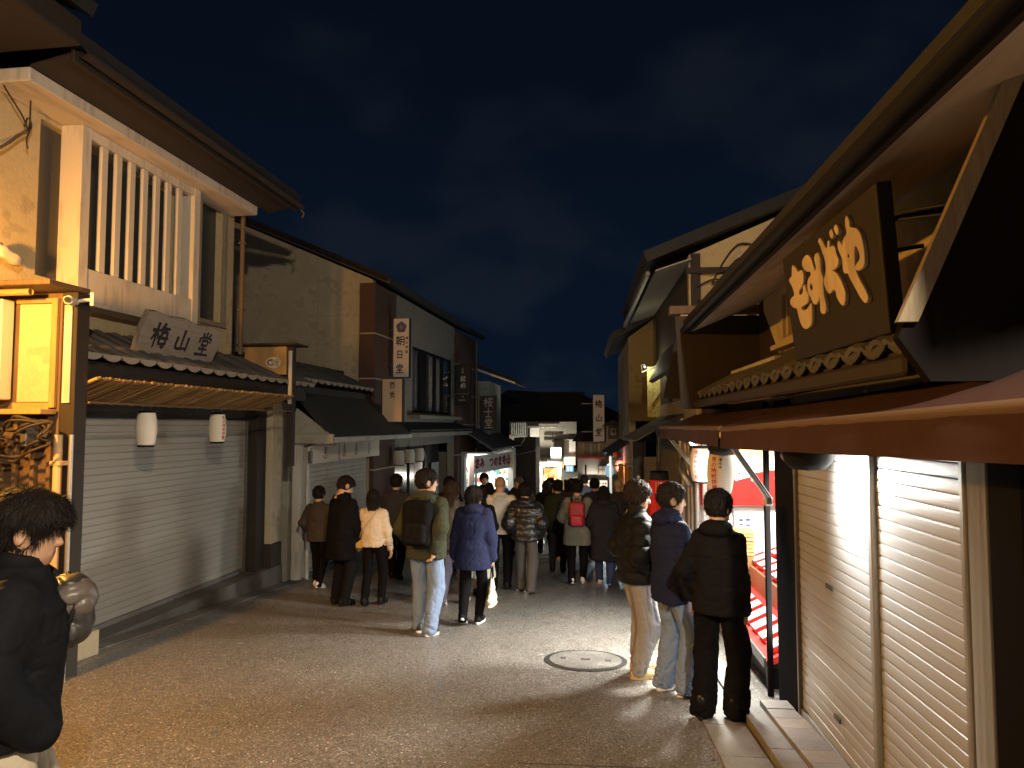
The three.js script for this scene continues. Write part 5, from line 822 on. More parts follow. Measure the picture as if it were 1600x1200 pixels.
{ // ochre house further down, with its white upright sign and little roofed sign boxes
  const o = -10.2, by = gr(o), t = thing('shop_house', 'ochre plastered house standing behind the pale green banner', 'shop house', RW(0, by, o), RA, SHOPS), Z = (a) => a - o;
  part(t, 'side_wall', slab([[-0.52, 1.9], [2.5, 1.9], [2.5, 4.9], [0.3, 4.35], [-0.52, 3.75]], 0.15, onZ(Z(-10.6))), M.ochre);
  part(t, 'front_wall', box(-0.5, -0.36, -1.6, 3.75, Z(-15), Z(-10.62)), M.plasterPale);
  part(t, 'roof', plank([-0.85, 3.72, Z(-10.4)], [-0.85, 3.72, Z(-15)], [2.2, 5.3, Z(-15)], [2.2, 5.3, Z(-10.4)], 0.14), M.roof);
  part(t, 'low_awning', plank([-0.4, 1.5, Z(-10.8)], [-0.4, 1.5, Z(-14.8)], [-1.0, 1.1, Z(-14.8)], [-1.0, 1.1, Z(-10.8)], 0.03), M.roof);
  part(t, 'red_trim', box(-0.86, -0.68, 1.08, 1.2, Z(-10.75), Z(-10.7)), M.redLacquer);
  const sf = part(t, 'shop_front', box(-0.34, 0.6, -1.6, 1.1, Z(-10.9), Z(-10.78)), M.plasterPale);
  for (const x of [-0.74, -0.6]) part(t, 'yellow_shutter', box(x, x + 0.12, -1.5, 0.95, Z(-10.9), Z(-10.84)), mat([0.62, 0.40, 0.06], { roughness: 0.6 }));
  const A = new THREE.RectAreaLight(new THREE.Color().setRGB(0.95, 1, 0.9), 10, 0.6, 1.8); A.position.set(-0.95, 0.3 - by, Z(-12.4)); A.rotation.set(0, Math.PI / 2, 0); t.add(A);
  part(t, 'window_light', box(-0.86, -0.84, -0.5, 1.05, Z(-12.9), Z(-11.9)), glow([0.9, 1, 0.88], 0.5));
}
hangSign((x, y, z) => [x, y, z], 'hanging_sign', 'tall white upright sign with three black brushed characters over the far lane', -0.07, 0.29, 1.31, 2.75, -22, 0.14, M.steelDark, canvasTex(200, 800, (c, w, h) => { paperBg(c, w, h, 'rgb(206,200,190)'); brush(c, 'ume', 30, 90, 140, 20, 'rgb(24,20,20)'); brush(c, 'san', 34, 335, 130, 20, 'rgb(24,20,20)'); brush(c, 'dou', 30, 575, 140, 17, 'rgb(24,20,20)'); }), 0);
for (const [x, y, z, s, l] of [[0.52, 1.55, -21, 0.75, 'small roofed sign box with a dark seal beside the tall white sign'], [0.98, 1.72, -20, 0.95, 'larger roofed sign box with a pale tablet beside the ochre house']]) {
  const t = thing('roofed_sign', l, 'sign', [x, y - 0.5, z]), b = y;
  part(t, 'sign_box', box(-0.28 * s, 0.28 * s, -0.35, 0.35 * s, -0.2, 0.2), M.plasterGrey, [0, b, 0]);
  const k = canvasTex(96, 128, (c, w, h) => { c.fillStyle = 'rgb(74,66,56)'; c.fillRect(0, 0, w, h); c.fillStyle = 'rgb(150,142,126)'; c.fillRect(22, 24, 52, 66); brush(c, 'tera', 30, 36, 40, 6, 'rgb(40,34,30)'); }); part(t, 'tablet', face(0.4 * s, 0.5 * s), mat([1, 1, 1], { map: k, roughness: 0.7 }), [0, b + 0.05, 0.204]);
  part(t, 'sign_roof', slab([[-0.42 * s, 0.3 * s], [0.42 * s, 0.3 * s], [0.3 * s, 0.4 * s], [0, 0.52 * s], [-0.3 * s, 0.4 * s]], 0.6, onZ(-0.3)), M.roof, [0, b + 0.02, 0]);
  part(t, 'post', box(-0.05, 0.05, -0.5, -0.352, -0.05, 0.05), M.woodDark, [0, b, 0]);
  const sk = part(t, 'striped_skirt', box(-0.3 * s, 0.3 * s, -0.72, -0.4, 0.21, 0.23), M.plaster, [0, b, 0]); for (let i = 0; i < 4; i++) part(sk, 'stripe', box(-0.26 * s + i * 0.16 * s, -0.18 * s + i * 0.16 * s, -0.72, -0.4, 0.232, 0.236, 0.001), M.plasterGrey);
}
{ const t = thing('globe_lamp', 'pale blue glowing round lamp hanging at the far right shops', 'lamp', [0.42, 0.2, -22]); part(t, 'globe', lathe([[0, -0.2], [0.07, -0.18], [0.12, -0.08], [0.125, 0.07], [0.08, 0.18], [0, 0.2]], 24), glow([0.45, 0.75, 1.0], 0.45), [0, 0.42, 0]); part(t, 'cap', box(-0.07, 0.07, 0.2, 0.25, -0.07, 0.07), M.steelDark, [0, 0.42, 0]); const L = new THREE.PointLight(new THREE.Color().setRGB(0.55, 0.8, 1), 5, 0, 2); L.position.set(0, 0.22, 0); L.castShadow = true; t.add(L); }
// ── far left: house with the brown sign, then the bright shop ──
{
  const b = gy(-26), t = thing('shop_house', 'far house with a lit roof edge over a brightly lit shop with red lettering', 'shop house', [-4.4, b, -26.4], 0, SHOPS), X = (a) => a + 4.4, Z = (a) => a + 26.4;
  part(t, 'upper_wall', box(X(-7), X(-4.0), 0.9, 3.5, Z(-30), Z(-26.8)), M.plasterPale);
  part(t, 'roof', slab([[X(-7.5), 5.3], [X(-4.5), 4.0], [X(-2.95), 3.42], [X(-2.95), 3.55], [X(-4.5), 4.16], [X(-7.5), 5.5]], 4, onZ(Z(-30.6))), M.roof);
  part(t, 'roof_edge', slab([[X(-4.5), 3.9], [X(-2.98), 3.36], [X(-2.98), 3.43], [X(-4.5), 3.99]], 0.04, onZ(Z(-26.56))), M.steel);
  part(t, 'low_roof', plank([X(-4.6), 1.75, Z(-23.4)], [X(-4.6), 1.75, Z(-29)], [X(-3.0), 0.98, Z(-29)], [X(-3.4), 0.98, Z(-23.4)], 0.06), M.tile);
  part(t, 'roof_gutter', box(X(-3.42), X(-3.34), 0.88, 0.96, Z(-28.6), Z(-23.4), 0.01), M.steel);
  part(t, 'side_pier', box(X(-5.4), X(-4.45), -2.4, 0.9, Z(-24.4), Z(-24.0)), M.plasterPale);
  part(t, 'back_wall', box(X(-6), X(-5.9), -2.4, 0.9, Z(-28.5), Z(-24.4)), M.white);
  part(t, 'far_wall', box(X(-6), X(-3.2), -2.4, 0.9, Z(-28.7), Z(-28.5)), M.white);
  part(t, 'ceiling', box(X(-5.9), X(-3.5), 0.82, 0.88, Z(-28.5), Z(-24.4)), M.white);
  part(t, 'steel_post', box(X(-3.45), X(-3.25), -2.4, 0.85, Z(-28.4), Z(-28.1)), M.steel);
  const lt = part(t, 'ceiling_light', box(X(-5.0), X(-4.0), 0.74, 0.8, Z(-27.8), Z(-25), 0.01), glow([0.93, 1, 0.95], 2.2));
  const A = new THREE.RectAreaLight(new THREE.Color().setRGB(0.92, 1, 0.96), 24, 1.0, 2.8); A.position.set(X(-4.5), 0.72 - b, Z(-26.4)); A.rotation.set(-Math.PI / 2, 0, 0); t.add(A);
  const cm = canvasTex(512, 128, (c, w, h) => { c.fillStyle = 'rgb(232,226,220)'; c.fillRect(0, 0, w, h); ['o', 'mi', 'ya_' , 'tsu', 'no', 'ma', 'tera', 'san'].forEach((k, i) => GL[k] && brush(c, k, 12 + i * 62, 22, 76, 14, 'rgb(140,20,36)', 0.2, 0.75)); });
  const cf = part(t, 'lettered_curtain', new THREE.PlaneGeometry(4.0, 0.62), mat([1, 1, 1], { map: cm, roughness: 0.9 }), [X(-3.75), 0.45, Z(-26.2)]); cf.rotation.y = Math.PI / 2 - 0.2;
  const gm = canvasTex(256, 256, (c, w, h) => { c.fillStyle = 'rgb(200,214,206)'; c.fillRect(0, 0, w, h); for (let i = 0; i < 240; i++) { c.fillStyle = ['rgb(90,130,110)', 'rgb(220,190,120)', 'rgb(150,60,50)', 'rgb(240,240,235)', 'rgb(70,90,120)'][(rnd() * 5) | 0]; c.fillRect(rnd() * w, ((rnd() * 7) | 0) * 37 + 6, rr(4, 16), rr(10, 26)); } });
  part(t, 'stocked_shelf', new THREE.PlaneGeometry(4.0, 2.2), mat([1, 1, 1], { map: gm, roughness: 0.7 }), [X(-5.3), -0.7, Z(-26.4)]).rotation.y = Math.PI / 2;
  part(t, 'stocked_shelf', new THREE.PlaneGeometry(2.2, 2.2), mat([1, 1, 1], { map: gm, roughness: 0.7 }), [X(-4.6), -0.7, Z(-28.46)]);
  part(t, 'upright_post', rod([X(-4.28), 1.9, Z(-26.5)], [X(-4.28), 3.0, Z(-26.5)], 0.035), M.pvcWhite);
}
hangSign((x, y, z) => [x, y, z], 'hanging_sign', 'dark brown sign with three pale characters below the lit roof edge', -4.2, -3.62, 1.62, 2.9, -26, 0.14, M.woodDark, canvasTex(220, 500, (c, w, h) => { paperBg(c, w, h, 'rgb(46,30,26)'); brush(c, 'saku', 38, 20, 145, 14, 'rgb(176,168,160)', 0.1); brush(c, 'shi', 38, 180, 140, 14, 'rgb(176,168,160)', 0.1); brush(c, 'dou', 38, 325, 150, 13, 'rgb(176,168,160)', 0.1); }), 0);
{
  const t = thing('dark_house', 'narrow unlit dark building between the two bright far shops', 'shop house', [-3.0, gy(-30), -30.5], 0, SHOPS);
  part(t, 'walls', box(-0.45, 0.48, gy(-30) - 0.5, 1.28, -2, 0.3, 0.02), M.woodDark); part(t, 'awning_edge', plank([-0.5, 0.55, 0.34], [0.5, 0.78, 0.34], [0.5, 0.74, 0.8], [-0.5, 0.51, 0.8], 0.04), M.steelDark); part(t, 'lamp_bracket', tube([[-0.4, 0.95, 0.32], [-0.1, 1.05, 0.5], [0.05, 1.3, 0.5]], 0.03, 6), M.steel);
}
{ // far centre: the lane bends; shop with the lit poster
  const b = gy(-36), t = thing('shop_house', 'far shop at the bend with a lit doorway and a lattice upstairs', 'shop house', [-2.6, b, -36.2], 0, SHOPS), X = (a) => a + 2.6, Z = (a) => a + 36.2;
  part(t, 'upper_wall', box(X(-4.4), X(-0.95), 0.0, 2.0, Z(-39), Z(-36.4)), M.plasterGrey);
  const lf = part(t, 'lattice_frame', box(X(-4.3), X(-3.3), 1.24, 1.3, Z(-36.34), Z(-36.26)), M.woodGrey);
  for (let i = 0; i < 9; i++) part(lf, 'lattice_bar', box(X(-4.28) + i * 0.115, X(-4.23) + i * 0.115, 1.302, 1.95, Z(-36.33), Z(-36.27)), M.plasterPale);
  part(t, 'roof_edge', box(X(-3.4), X(-1.9), 1.70, 1.78, Z(-36.3), Z(-35.8)), M.steel);
  part(t, 'white_pier', box(X(-3.3), X(-2.85), -0.1, 1.68, Z(-36.38), Z(-36.1)), M.white);
  part(t, 'eave', plank([X(-3.0), 0.28, Z(-36.38)], [X(-1.6), 0.28, Z(-36.38)], [X(-1.6), -0.02, Z(-35.6)], [X(-3.0), -0.02, Z(-35.6)], 0.04), M.woodGrey);
  part(t, 'doorway', box(X(-3.0), X(-1.7), -3.2, -0.1, Z(-37.4), Z(-37.3)), mat([0.7, 0.62, 0.45], { roughness: 0.8 }));
  part(t, 'jamb', box(X(-3.15), X(-3.0), -3.2, 0.0, Z(-37.3), Z(-36.2)), M.white); part(t, 'jamb', box(X(-1.7), X(-1.6), -3.2, 0.0, Z(-37.3), Z(-36.2)), M.woodWarm);
  part(t, 'white_wall', box(X(-1.58), X(-1.0), -0.2, 1.1, Z(-36.38), Z(-36.2)), M.white);
  part(t, 'lit_strip', box(X(-2.98), X(-2.72), -2.6, -0.3, Z(-36.6), Z(-36.55)), glow([1, 0.95, 0.82], 1.1));
  const A = new THREE.RectAreaLight(new THREE.Color().setRGB(1, 0.9, 0.7), 30, 1.2, 0.6); A.position.set(X(-2.4), -0.15 - b, Z(-36.5)); A.rotation.set(-Math.PI / 2 + 0.5, 0, 0); t.add(A);
  part(t, 'eave_lamp', new THREE.SphereGeometry(0.11, 18, 12), glow([1, 0.95, 0.82], 9), [X(-2.58), -0.16, Z(-35.5)]);
  const E2 = new THREE.PointLight(new THREE.Color().setRGB(1, 0.93, 0.78), 28, 0, 2); E2.position.set(X(-2.58), -0.16 - b, Z(-35.35)); E2.castShadow = true; t.add(E2);
  part(t, 'balcony_panel', merge([box(X(-2.6), X(-1.7), 1.05, 1.12, Z(-36.36), Z(-36.3)), box(X(-2.6), X(-1.7), 1.3, 1.36, Z(-36.36), Z(-36.3)), box(X(-2.2), X(-2.14), 0.95, 1.4, Z(-36.38), Z(-36.32))]), M.woodDark);
}
{ const m = canvasTex(200, 260, (c, w, h) => { c.fillStyle = 'rgb(244,206,120)'; c.fillRect(0, 0, w, h); c.strokeStyle = 'rgb(120,70,30)'; c.lineWidth = 8; c.strokeRect(4, 4, w - 8, h - 8); c.fillStyle = 'rgb(226,96,50)'; c.beginPath(); c.ellipse(118, 112, 58, 38, 0, 0, 7); c.fill(); c.fillStyle = 'rgb(240,150,90)'; c.beginPath(); c.ellipse(112, 98, 32, 14, 0, 0, 7); c.fill(); c.fillStyle = 'rgb(222,70,50)'; c.beginPath(); c.ellipse(90, 220, 64, 26, 0.1, 0, 7); c.fill(); c.fillStyle = 'rgb(250,240,215)'; c.fillRect(30, 150, 140, 36); c.fillStyle = 'rgb(140,60,40)'; c.fillRect(60, 186, 30, 8); c.fillRect(78, 46, 12, 10); });
  const t = thing('lit_poster', 'glowing orange and yellow food poster by the far doorway', 'poster', [-2.28, -1.7, -36.0]); part(t, 'frame', box(-0.38, 0.38, -1.35, -0.28, -0.05, 0.05), M.woodMid, [0, 0, 0]); const em = mat([0.5, 0.5, 0.5], { map: m, roughness: 0.5 }); em.emissive = new THREE.Color(1, 1, 1); em.emissiveMap = m; em.emissiveIntensity = 0.75; part(t, 'print', face(0.7, 1.0), em, [0, -0.815, 0.054]); part(t, 'stand', box(-0.3, 0.3, gy(-36), -1.352, -0.04, 0.04), M.woodDark, [0, 0, 0]);
  const s = thing('light_box_sign', 'blank glowing white square light box above the far doorway', 'sign', [-1.97, 0.1, -36.0]); part(s, 'sign_box', box(-0.28, 0.28, 0.14, 0.72, -0.1, 0.05), M.steelDark); part(s, 'lit_face', face(0.52, 0.54), glow([1, 0.98, 0.9], 1.6), [0, 0.43, 0.054]); const L = new THREE.RectAreaLight(new THREE.Color().setRGB(1, 0.98, 0.9), 3, 0.5, 0.5); L.position.set(0, 0.33, 0.08); L.rotation.set(0, Math.PI, 0); s.add(L);
  const k = canvasTex(128, 128, (c) => { c.fillStyle = 'rgb(110,170,215)'; c.fillRect(0, 0, 128, 128); c.fillStyle = 'rgb(235,245,250)'; c.fillRect(26, 24, 22, 80); c.fillRect(66, 24, 40, 14); c.fillRect(66, 54, 40, 14); c.fillRect(66, 86, 40, 14); c.fillRect(92, 24, 14, 76); }); const u = thing('light_box_sign', 'small tilted blue light box beside the white wall at the bend', 'sign', [-1.28, -0.6, -35.8]); part(u, 'sign_box', box(-0.2, 0.2, -0.52, -0.18, -0.06, 0.04), M.steelDark); const e2 = mat([0.4, 0.4, 0.4], { map: k }); e2.emissive = new THREE.Color(1, 1, 1); e2.emissiveMap = k; e2.emissiveIntensity = 0.8; part(u, 'lit_face', face(0.36, 0.3), e2, [0, -0.35, 0.045]);
  const w = thing('awning_stall', 'dark stall awning with a lit white edge at the bend', 'stall', [-1.2, gy(-35.5), -35.6]); part(w, 'roof_cloth', plank([-0.5, -0.45, -0.5], [0.6, -0.35, -0.5], [0.5, -0.72, 0.4], [-0.5, -0.92, 0.4], 0.03), M.awningDark); part(w, 'edge', plank([-0.5, -0.92, 0.42], [0.5, -0.72, 0.42], [0.5, -0.66, 0.42], [-0.5, -0.86, 0.42], 0.03), M.white); for (const x of [-0.45, 0.45]) part(w, 'post', box(x - 0.03, x + 0.03, gy(-35.5), -0.8, -0.03, 0.03), M.steelDark);
}
{
  const b = gy(-34), t = thing('shop_house', 'pale far building with a red-lit slatted balcony and a menu board', 'shop house', [0, b, -34.5], 0, SHOPS), Z = (a) => a + 34.5;
  part(t, 'wall', box(-0.85, 2.4, b - 0.5, 0.22, Z(-36), Z(-34.3)), mat([0.5, 0.46, 0.38], { map: T.plaster, roughness: 0.9 }));
  part(t, 'upper_back', box(-0.85, 2.4, 0.26, 1.1, Z(-36), Z(-34.8)), mat([0.32, 0.2, 0.13], { roughness: 0.8 }));
  const rb = part(t, 'balcony_rail', box(-0.85, 0.6, 0.24, 0.32, Z(-34.4), Z(-34.25)), M.redLacquer); for (let i = 0; i < 8; i++) part(rb, 'balcony_slat', box(-0.84 + i * 0.19, -0.71 + i * 0.19, 0.322, 0.95, Z(-34.36), Z(-34.3)), i % 2 ? M.plaster : M.woodWarm);
  part(t, 'roof', slab([[-1.1, 1.05], [2.8, 1.05], [2.4, 1.4], [0.2, 1.9], [-0.8, 1.5]], 2.4, onZ(Z(-36.2))), M.roof);
  const bb = part(t, 'bulletin_board', box(0.12, 0.58, -0.5, -0.1, Z(-34.28), Z(-34.2)), M.steelDark); for (let i = 0; i < 2; i++) for (let j = 0; j < 2; j++) part(bb, 'sheet', box(0.16 + i * 0.2, 0.33 + i * 0.2, -0.47 + j * 0.19, -0.31 + j * 0.19, Z(-34.198), Z(-34.19), 0.001), M.plaster);
  const mm = canvasTex(256, 128, (c, w, h) => { c.fillStyle = 'rgb(250,240,220)'; c.fillRect(0, 0, w, h); for (let i = 0; i < 16; i++) { c.fillStyle = ['rgb(220,120,60)', 'rgb(190,60,50)', 'rgb(240,190,90)'][i % 3]; c.beginPath(); c.ellipse(20 + (i % 8) * 31, 36 + (i / 8 | 0) * 52, 12, 14, 0, 0, 7); c.fill(); } }); const me = mat([0.5, 0.5, 0.5], { map: mm }); me.emissive = new THREE.Color(1, 1, 1); me.emissiveMap = mm; me.emissiveIntensity = 1.1; part(t, 'lit_menu', face(1.0, 0.5), me, [0.05, -1.06, Z(-34.28)]);
  const A = new THREE.RectAreaLight(new THREE.Color().setRGB(1, 0.94, 0.82), 20, 1.2, 0.4); A.position.set(0.1, -0.7 - b, Z(-34.1)); A.rotation.set(-0.9, Math.PI, 0); t.add(A);
  part(t, 'sign_pole', box(-0.5, -0.42, -1.6, -0.05, Z(-34.1), Z(-34.02)), M.woodDark);
}
{ // big dark roofs and the wooded slope closing the view
  const t = thing('big_roof_house', 'large unlit house with a broad dark roof closing the end of the lane', 'house', [-2, gy(-46), -47], 0, SHOPS);
  part(t, 'walls', box(-6, 5, gy(-46) - 1, 1.6, -6, 2), M.woodDark); part(t, 'roof', slab([[-7, 1.2], [6, 1.2], [4.2, 2.2], [1.2, 3.75], [-3.5, 4.05], [-5.4, 2.8]], 9, onZ(-6.5)), M.roof);
  part(t, 'ridge', box(-3.6, 1.3, 3.98, 4.12, -2.4, -1.9), M.tile);
  const P = [], I = [], nx = 60, nz = 10; for (let j = 0; j <= nz; j++) for (let i = 0; i <= nx; i++) { const x = -140 + (i / nx) * 280, k = j / nz, z = -90 - k * 110; P.push(x, -6 + (9.5 + 3 * fbm(x * 0.02, 1.3, 0.2, 3)) * Math.sin(k * 1.57) + (j === 0 ? 0 : 1.2 * fbm(x * 0.12, z * 0.1, 3, 3)), z); }
  for (let j = 0; j < nz; j++) for (let i = 0; i < nx; i++) { const a = j * (nx + 1) + i; I.push(a, a + 1, a + nx + 1, a + 1, a + nx + 2, a + nx + 1); }
  const g = new THREE.BufferGeometry(); g.setAttribute('position', new THREE.Float32BufferAttribute(P, 3)); g.setIndex(I); g.computeVertexNormals(); setting('hillside', g, mat([0.03, 0.036, 0.02], { roughness: 1 }));
}

// small lit lantern at the ochre house
[[0.62, 0.62, -18.5, 'red']].forEach(([x, y, z, k], i) => {
  const where = 'under the dark awning of the ochre house';
  const t = thing('lit_lantern', 'small glowing ' + k + ' lantern ' + where, 'lantern', [x, y, z], 0), col = k === 'red' ? [1, 0.16, 0.08] : [1, 0.86, 0.6];
  part(t, 'shade', lathe([[0.05, 0], [0.1, 0.04], [0.115, 0.14], [0.1, 0.25], [0.05, 0.29]], 20), glow(col, k === 'red' ? 0.9 : 1.3), [0, y, 0]);
  for (const h of [-0.01, 0.29]) part(t, 'end_ring', lathe([[0.02, 0], [0.055, 0], [0.055, 0.02], [0.02, 0.02]], 16), M.black, [0, y + h, 0]);
  part(t, 'cord', rod([0, 0.3, 0], [0, 0.5, 0], 0.006), M.cable, [0, y, 0]);
  const L = new THREE.PointLight(new THREE.Color().setRGB(...col), 1.2, 0, 2); L.position.set(0, 0.15, 0.16); L.castShadow = true; t.add(L);
});
// ═════════ people ═════════
// distance field → mesh (surface nets on a grid; blocks far from the surface are skipped)
function net(f, lo, hi, cell) {
  const n = [0, 1, 2].map((i) => Math.ceil((hi[i] - lo[i]) / cell) + 1), [nx, ny, nz] = n, F = new Float32Array(nx * ny * nz), B = 5, rad = B * cell * 0.87 * 1.5 + cell * 2;
  for (let bz = 0; bz < nz; bz += B) for (let by = 0; by < ny; by += B) for (let bx = 0; bx < nx; bx += B) {
    const d = f(lo[0] + (bx + B / 2) * cell, lo[1] + (by + B / 2) * cell, lo[2] + (bz + B / 2) * cell), skip = Math.abs(d) > rad;
    for (let z = bz; z < Math.min(nz, bz + B); z++) for (let y = by; y < Math.min(ny, by + B); y++) for (let x = bx; x < Math.min(nx, bx + B); x++) F[(z * ny + y) * nx + x] = skip ? d : f(lo[0] + x * cell, lo[1] + y * cell, lo[2] + z * cell);
  }
  const V = new Int32Array(nx * ny * nz).fill(-1), P = [], I = [], sx = 1, sy = nx, sz = nx * ny, E = [[0, 1], [2, 3], [4, 5], [6, 7], [0, 2], [1, 3], [4, 6], [5, 7], [0, 4], [1, 5], [2, 6], [3, 7]];
  const off = [0, sx, sy, sx + sy, sz, sz + sx, sz + sy, sz + sy + sx], c8 = new Float32Array(8);
  for (let z = 0; z < nz - 1; z++) for (let y = 0; y < ny - 1; y++) for (let x = 0; x < nx - 1; x++) {
    const a = z * sz + y * sy + x; let m = 0; for (let k = 0; k < 8; k++) { c8[k] = F[a + off[k]]; if (c8[k] < 0) m |= 1 << k; }
    if (m === 0 || m === 255) continue;
    let px = 0, py = 0, pz = 0, c = 0;
    for (const [p, q] of E) { if (((m >> p) & 1) === ((m >> q) & 1)) continue; const t = c8[p] / (c8[p] - c8[q]); px += mix(p & 1, q & 1, t); py += mix((p >> 1) & 1, (q >> 1) & 1, t); pz += mix(p >> 2, q >> 2, t); c++; }
    V[a] = P.length / 3; P.push(lo[0] + (x + px / c) * cell, lo[1] + (y + py / c) * cell, lo[2] + (z + pz / c) * cell);
  }
  for (let z = 1; z < nz - 1; z++) for (let y = 1; y < ny - 1; y++) for (let x = 1; x < nx - 1; x++) {
    const a = z * sz + y * sy + x, s = F[a] < 0;
    for (const [d, u, v] of [[sx, sy, sz], [sy, sz, sx], [sz, sx, sy]]) { if ((F[a + d] < 0) === s) continue; const A = V[a], Bq = V[a - u], C = V[a - u - v], D = V[a - v]; if (A < 0 || Bq < 0 || C < 0 || D < 0) continue; s ? I.push(A, Bq, C, A, C, D) : I.push(A, C, Bq, A, D, C); }
  }
  const g = new THREE.BufferGeometry(); g.setAttribute('position', new THREE.Float32BufferAttribute(P, 3)); g.setIndex(I); g.computeVertexNormals(); return g;
}
const smin = (a, b, k) => { const h = Math.max(k - Math.abs(a - b), 0) / k; return Math.min(a, b) - h * h * k * 0.25; };
const smax = (a, b, k) => -smin(-a, -b, k);
function cone(a, b, r1, r2) { // tapered capsule; also returns the place along the bone through .t
  const [ax, ay, az] = a, dx = b[0] - ax, dy = b[1] - ay, dz = b[2] - az, L2 = dx * dx + dy * dy + dz * dz || 1e-9, L = Math.sqrt(L2);
  const f = (x, y, z) => { const t = clamp(((x - ax) * dx + (y - ay) * dy + (z - az) * dz) / L2, 0, 1), ex = x - ax - dx * t, ey = y - ay - dy * t, ez = z - az - dz * t; f.t = t; return Math.sqrt(ex * ex + ey * ey + ez * ez) - mix(r1, r2, t); };
  f.L = L; return f;
}
const ell = (cx, cy, cz, rx, ry, rz) => { const m = Math.min(rx, ry, rz); return (x, y, z) => { const a = (x - cx) / rx, b = (y - cy) / ry, c = (z - cz) / rz, k0 = Math.sqrt(a * a + b * b + c * c), a1 = a / rx, b1 = b / ry, c1 = c / rz, k1 = Math.sqrt(a1 * a1 + b1 * b1 + c1 * c1); return k1 > 1e-6 ? (k0 * (k0 - 1)) / k1 : -m; }; };
function bake(g, fn) { const p = g.attributes.position, c = new Float32Array(p.count * 3); for (let i = 0; i < p.count; i++) { const q = fn(p.getX(i), p.getY(i), p.getZ(i)); c[i * 3] = q[0]; c[i * 3 + 1] = q[1]; c[i * 3 + 2] = q[2]; } g.setAttribute('color', new THREE.BufferAttribute(c, 3)); return g; }
const SKIN = [0.46, 0.27, 0.175];

// head facing +z, origin at the middle of the skull; neck stub below
function makeHead(fem) {
  const jw = fem ? 0.047 : 0.052;
  const cr = ell(0, 0.022, -0.012, 0.076, 0.098, 0.096), fc = ell(0, -0.03, 0.028, 0.062, 0.088, 0.064), jaw = ell(0, -0.075, 0.035, jw, 0.042, 0.052), nose = cone([0, 0.014, 0.09], [0, -0.026, 0.104], 0.009, 0.014), noseB = cone([-0.011, -0.03, 0.094], [0.011, -0.03, 0.094], 0.009, 0.009), brow = cone([-0.036, 0.03, 0.078], [0.036, 0.03, 0.078], 0.011, 0.011), chin = ell(0, -0.098, 0.062, 0.022, 0.018, 0.02), lipU = cone([-0.019, -0.057, 0.084], [0.019, -0.057, 0.084], 0.0085, 0.0085), lipL = cone([-0.015, -0.068, 0.083], [0.015, -0.068, 0.083], 0.009, 0.009), neck = cone([0, -0.06, -0.02], [0, -0.2, -0.035], fem ? 0.046 : 0.054, fem ? 0.05 : 0.06);
  const f = (x, y, z) => {
    const ax = Math.abs(x); let d = smin(cr(x, y, z), fc(x, y, z), 0.04); d = smin(d, jaw(x, y, z), 0.035); d = smin(d, chin(x, y, z), 0.02); d = smin(d, brow(x, y, z), 0.018); d = smin(d, nose(x, y, z), 0.012); d = smin(d, noseB(x, y, z), 0.008); d = smin(d, lipU(x, y, z), 0.006); d = smin(d, lipL(x, y, z), 0.006);
    const so = Math.hypot((ax - 0.031) * 0.75, y - 0.008, z - 0.1) - 0.018; d = smax(d, -so, 0.014);
    const eye = Math.hypot(ax - 0.031, y - 0.007, z - 0.073) - 0.0135; d = Math.min(d, eye);
    const ear = Math.hypot((ax - 0.079) / 0.6, (y + 0.005) / 1.7, (z + 0.012)) - 0.0185, con = Math.hypot((ax - 0.089), (y - 0.002) / 1.6, z + 0.004) - 0.010; d = smin(d, smax(ear, -con, 0.006), 0.008);
    return smin(d, neck(x, y, z), 0.03);
  };
  const g = net(f, [-0.11, -0.215, -0.13], [0.11, 0.14, 0.14], 0.0046);
  return bake(g, (x, y, z) => {
    const ax = Math.abs(x), S = SKIN, v = 1 + 0.06 * noise3(x * 60, y * 60, z * 60);
    if (z > 0.07 && Math.hypot(ax - 0.031, (y - 0.007) * 1.9) < 0.0135) return Math.hypot(ax - 0.03, y - 0.007) < 0.0062 ? [0.02, 0.014, 0.01] : [0.5, 0.46, 0.42];
    if (z > 0.06 && Math.abs(y - 0.033 + (ax - 0.03) * (ax - 0.03) * 8) < 0.0048 && ax > 0.012 && ax < 0.052) return [0.05, 0.035, 0.028];
    if (z > 0.076 && ax < 0.024 && Math.abs(y + 0.0625) < 0.0135 - ax * 0.25) return Math.abs(y + 0.0625) < 0.0022 ? [0.12, 0.05, 0.04] : [S[0] * 0.86, S[1] * 0.62, S[2] * 0.62];
    return [S[0] * v, S[1] * v, S[2] * v];
  });
}
const HEAD = { m: makeHead(false), f: makeHead(true) };
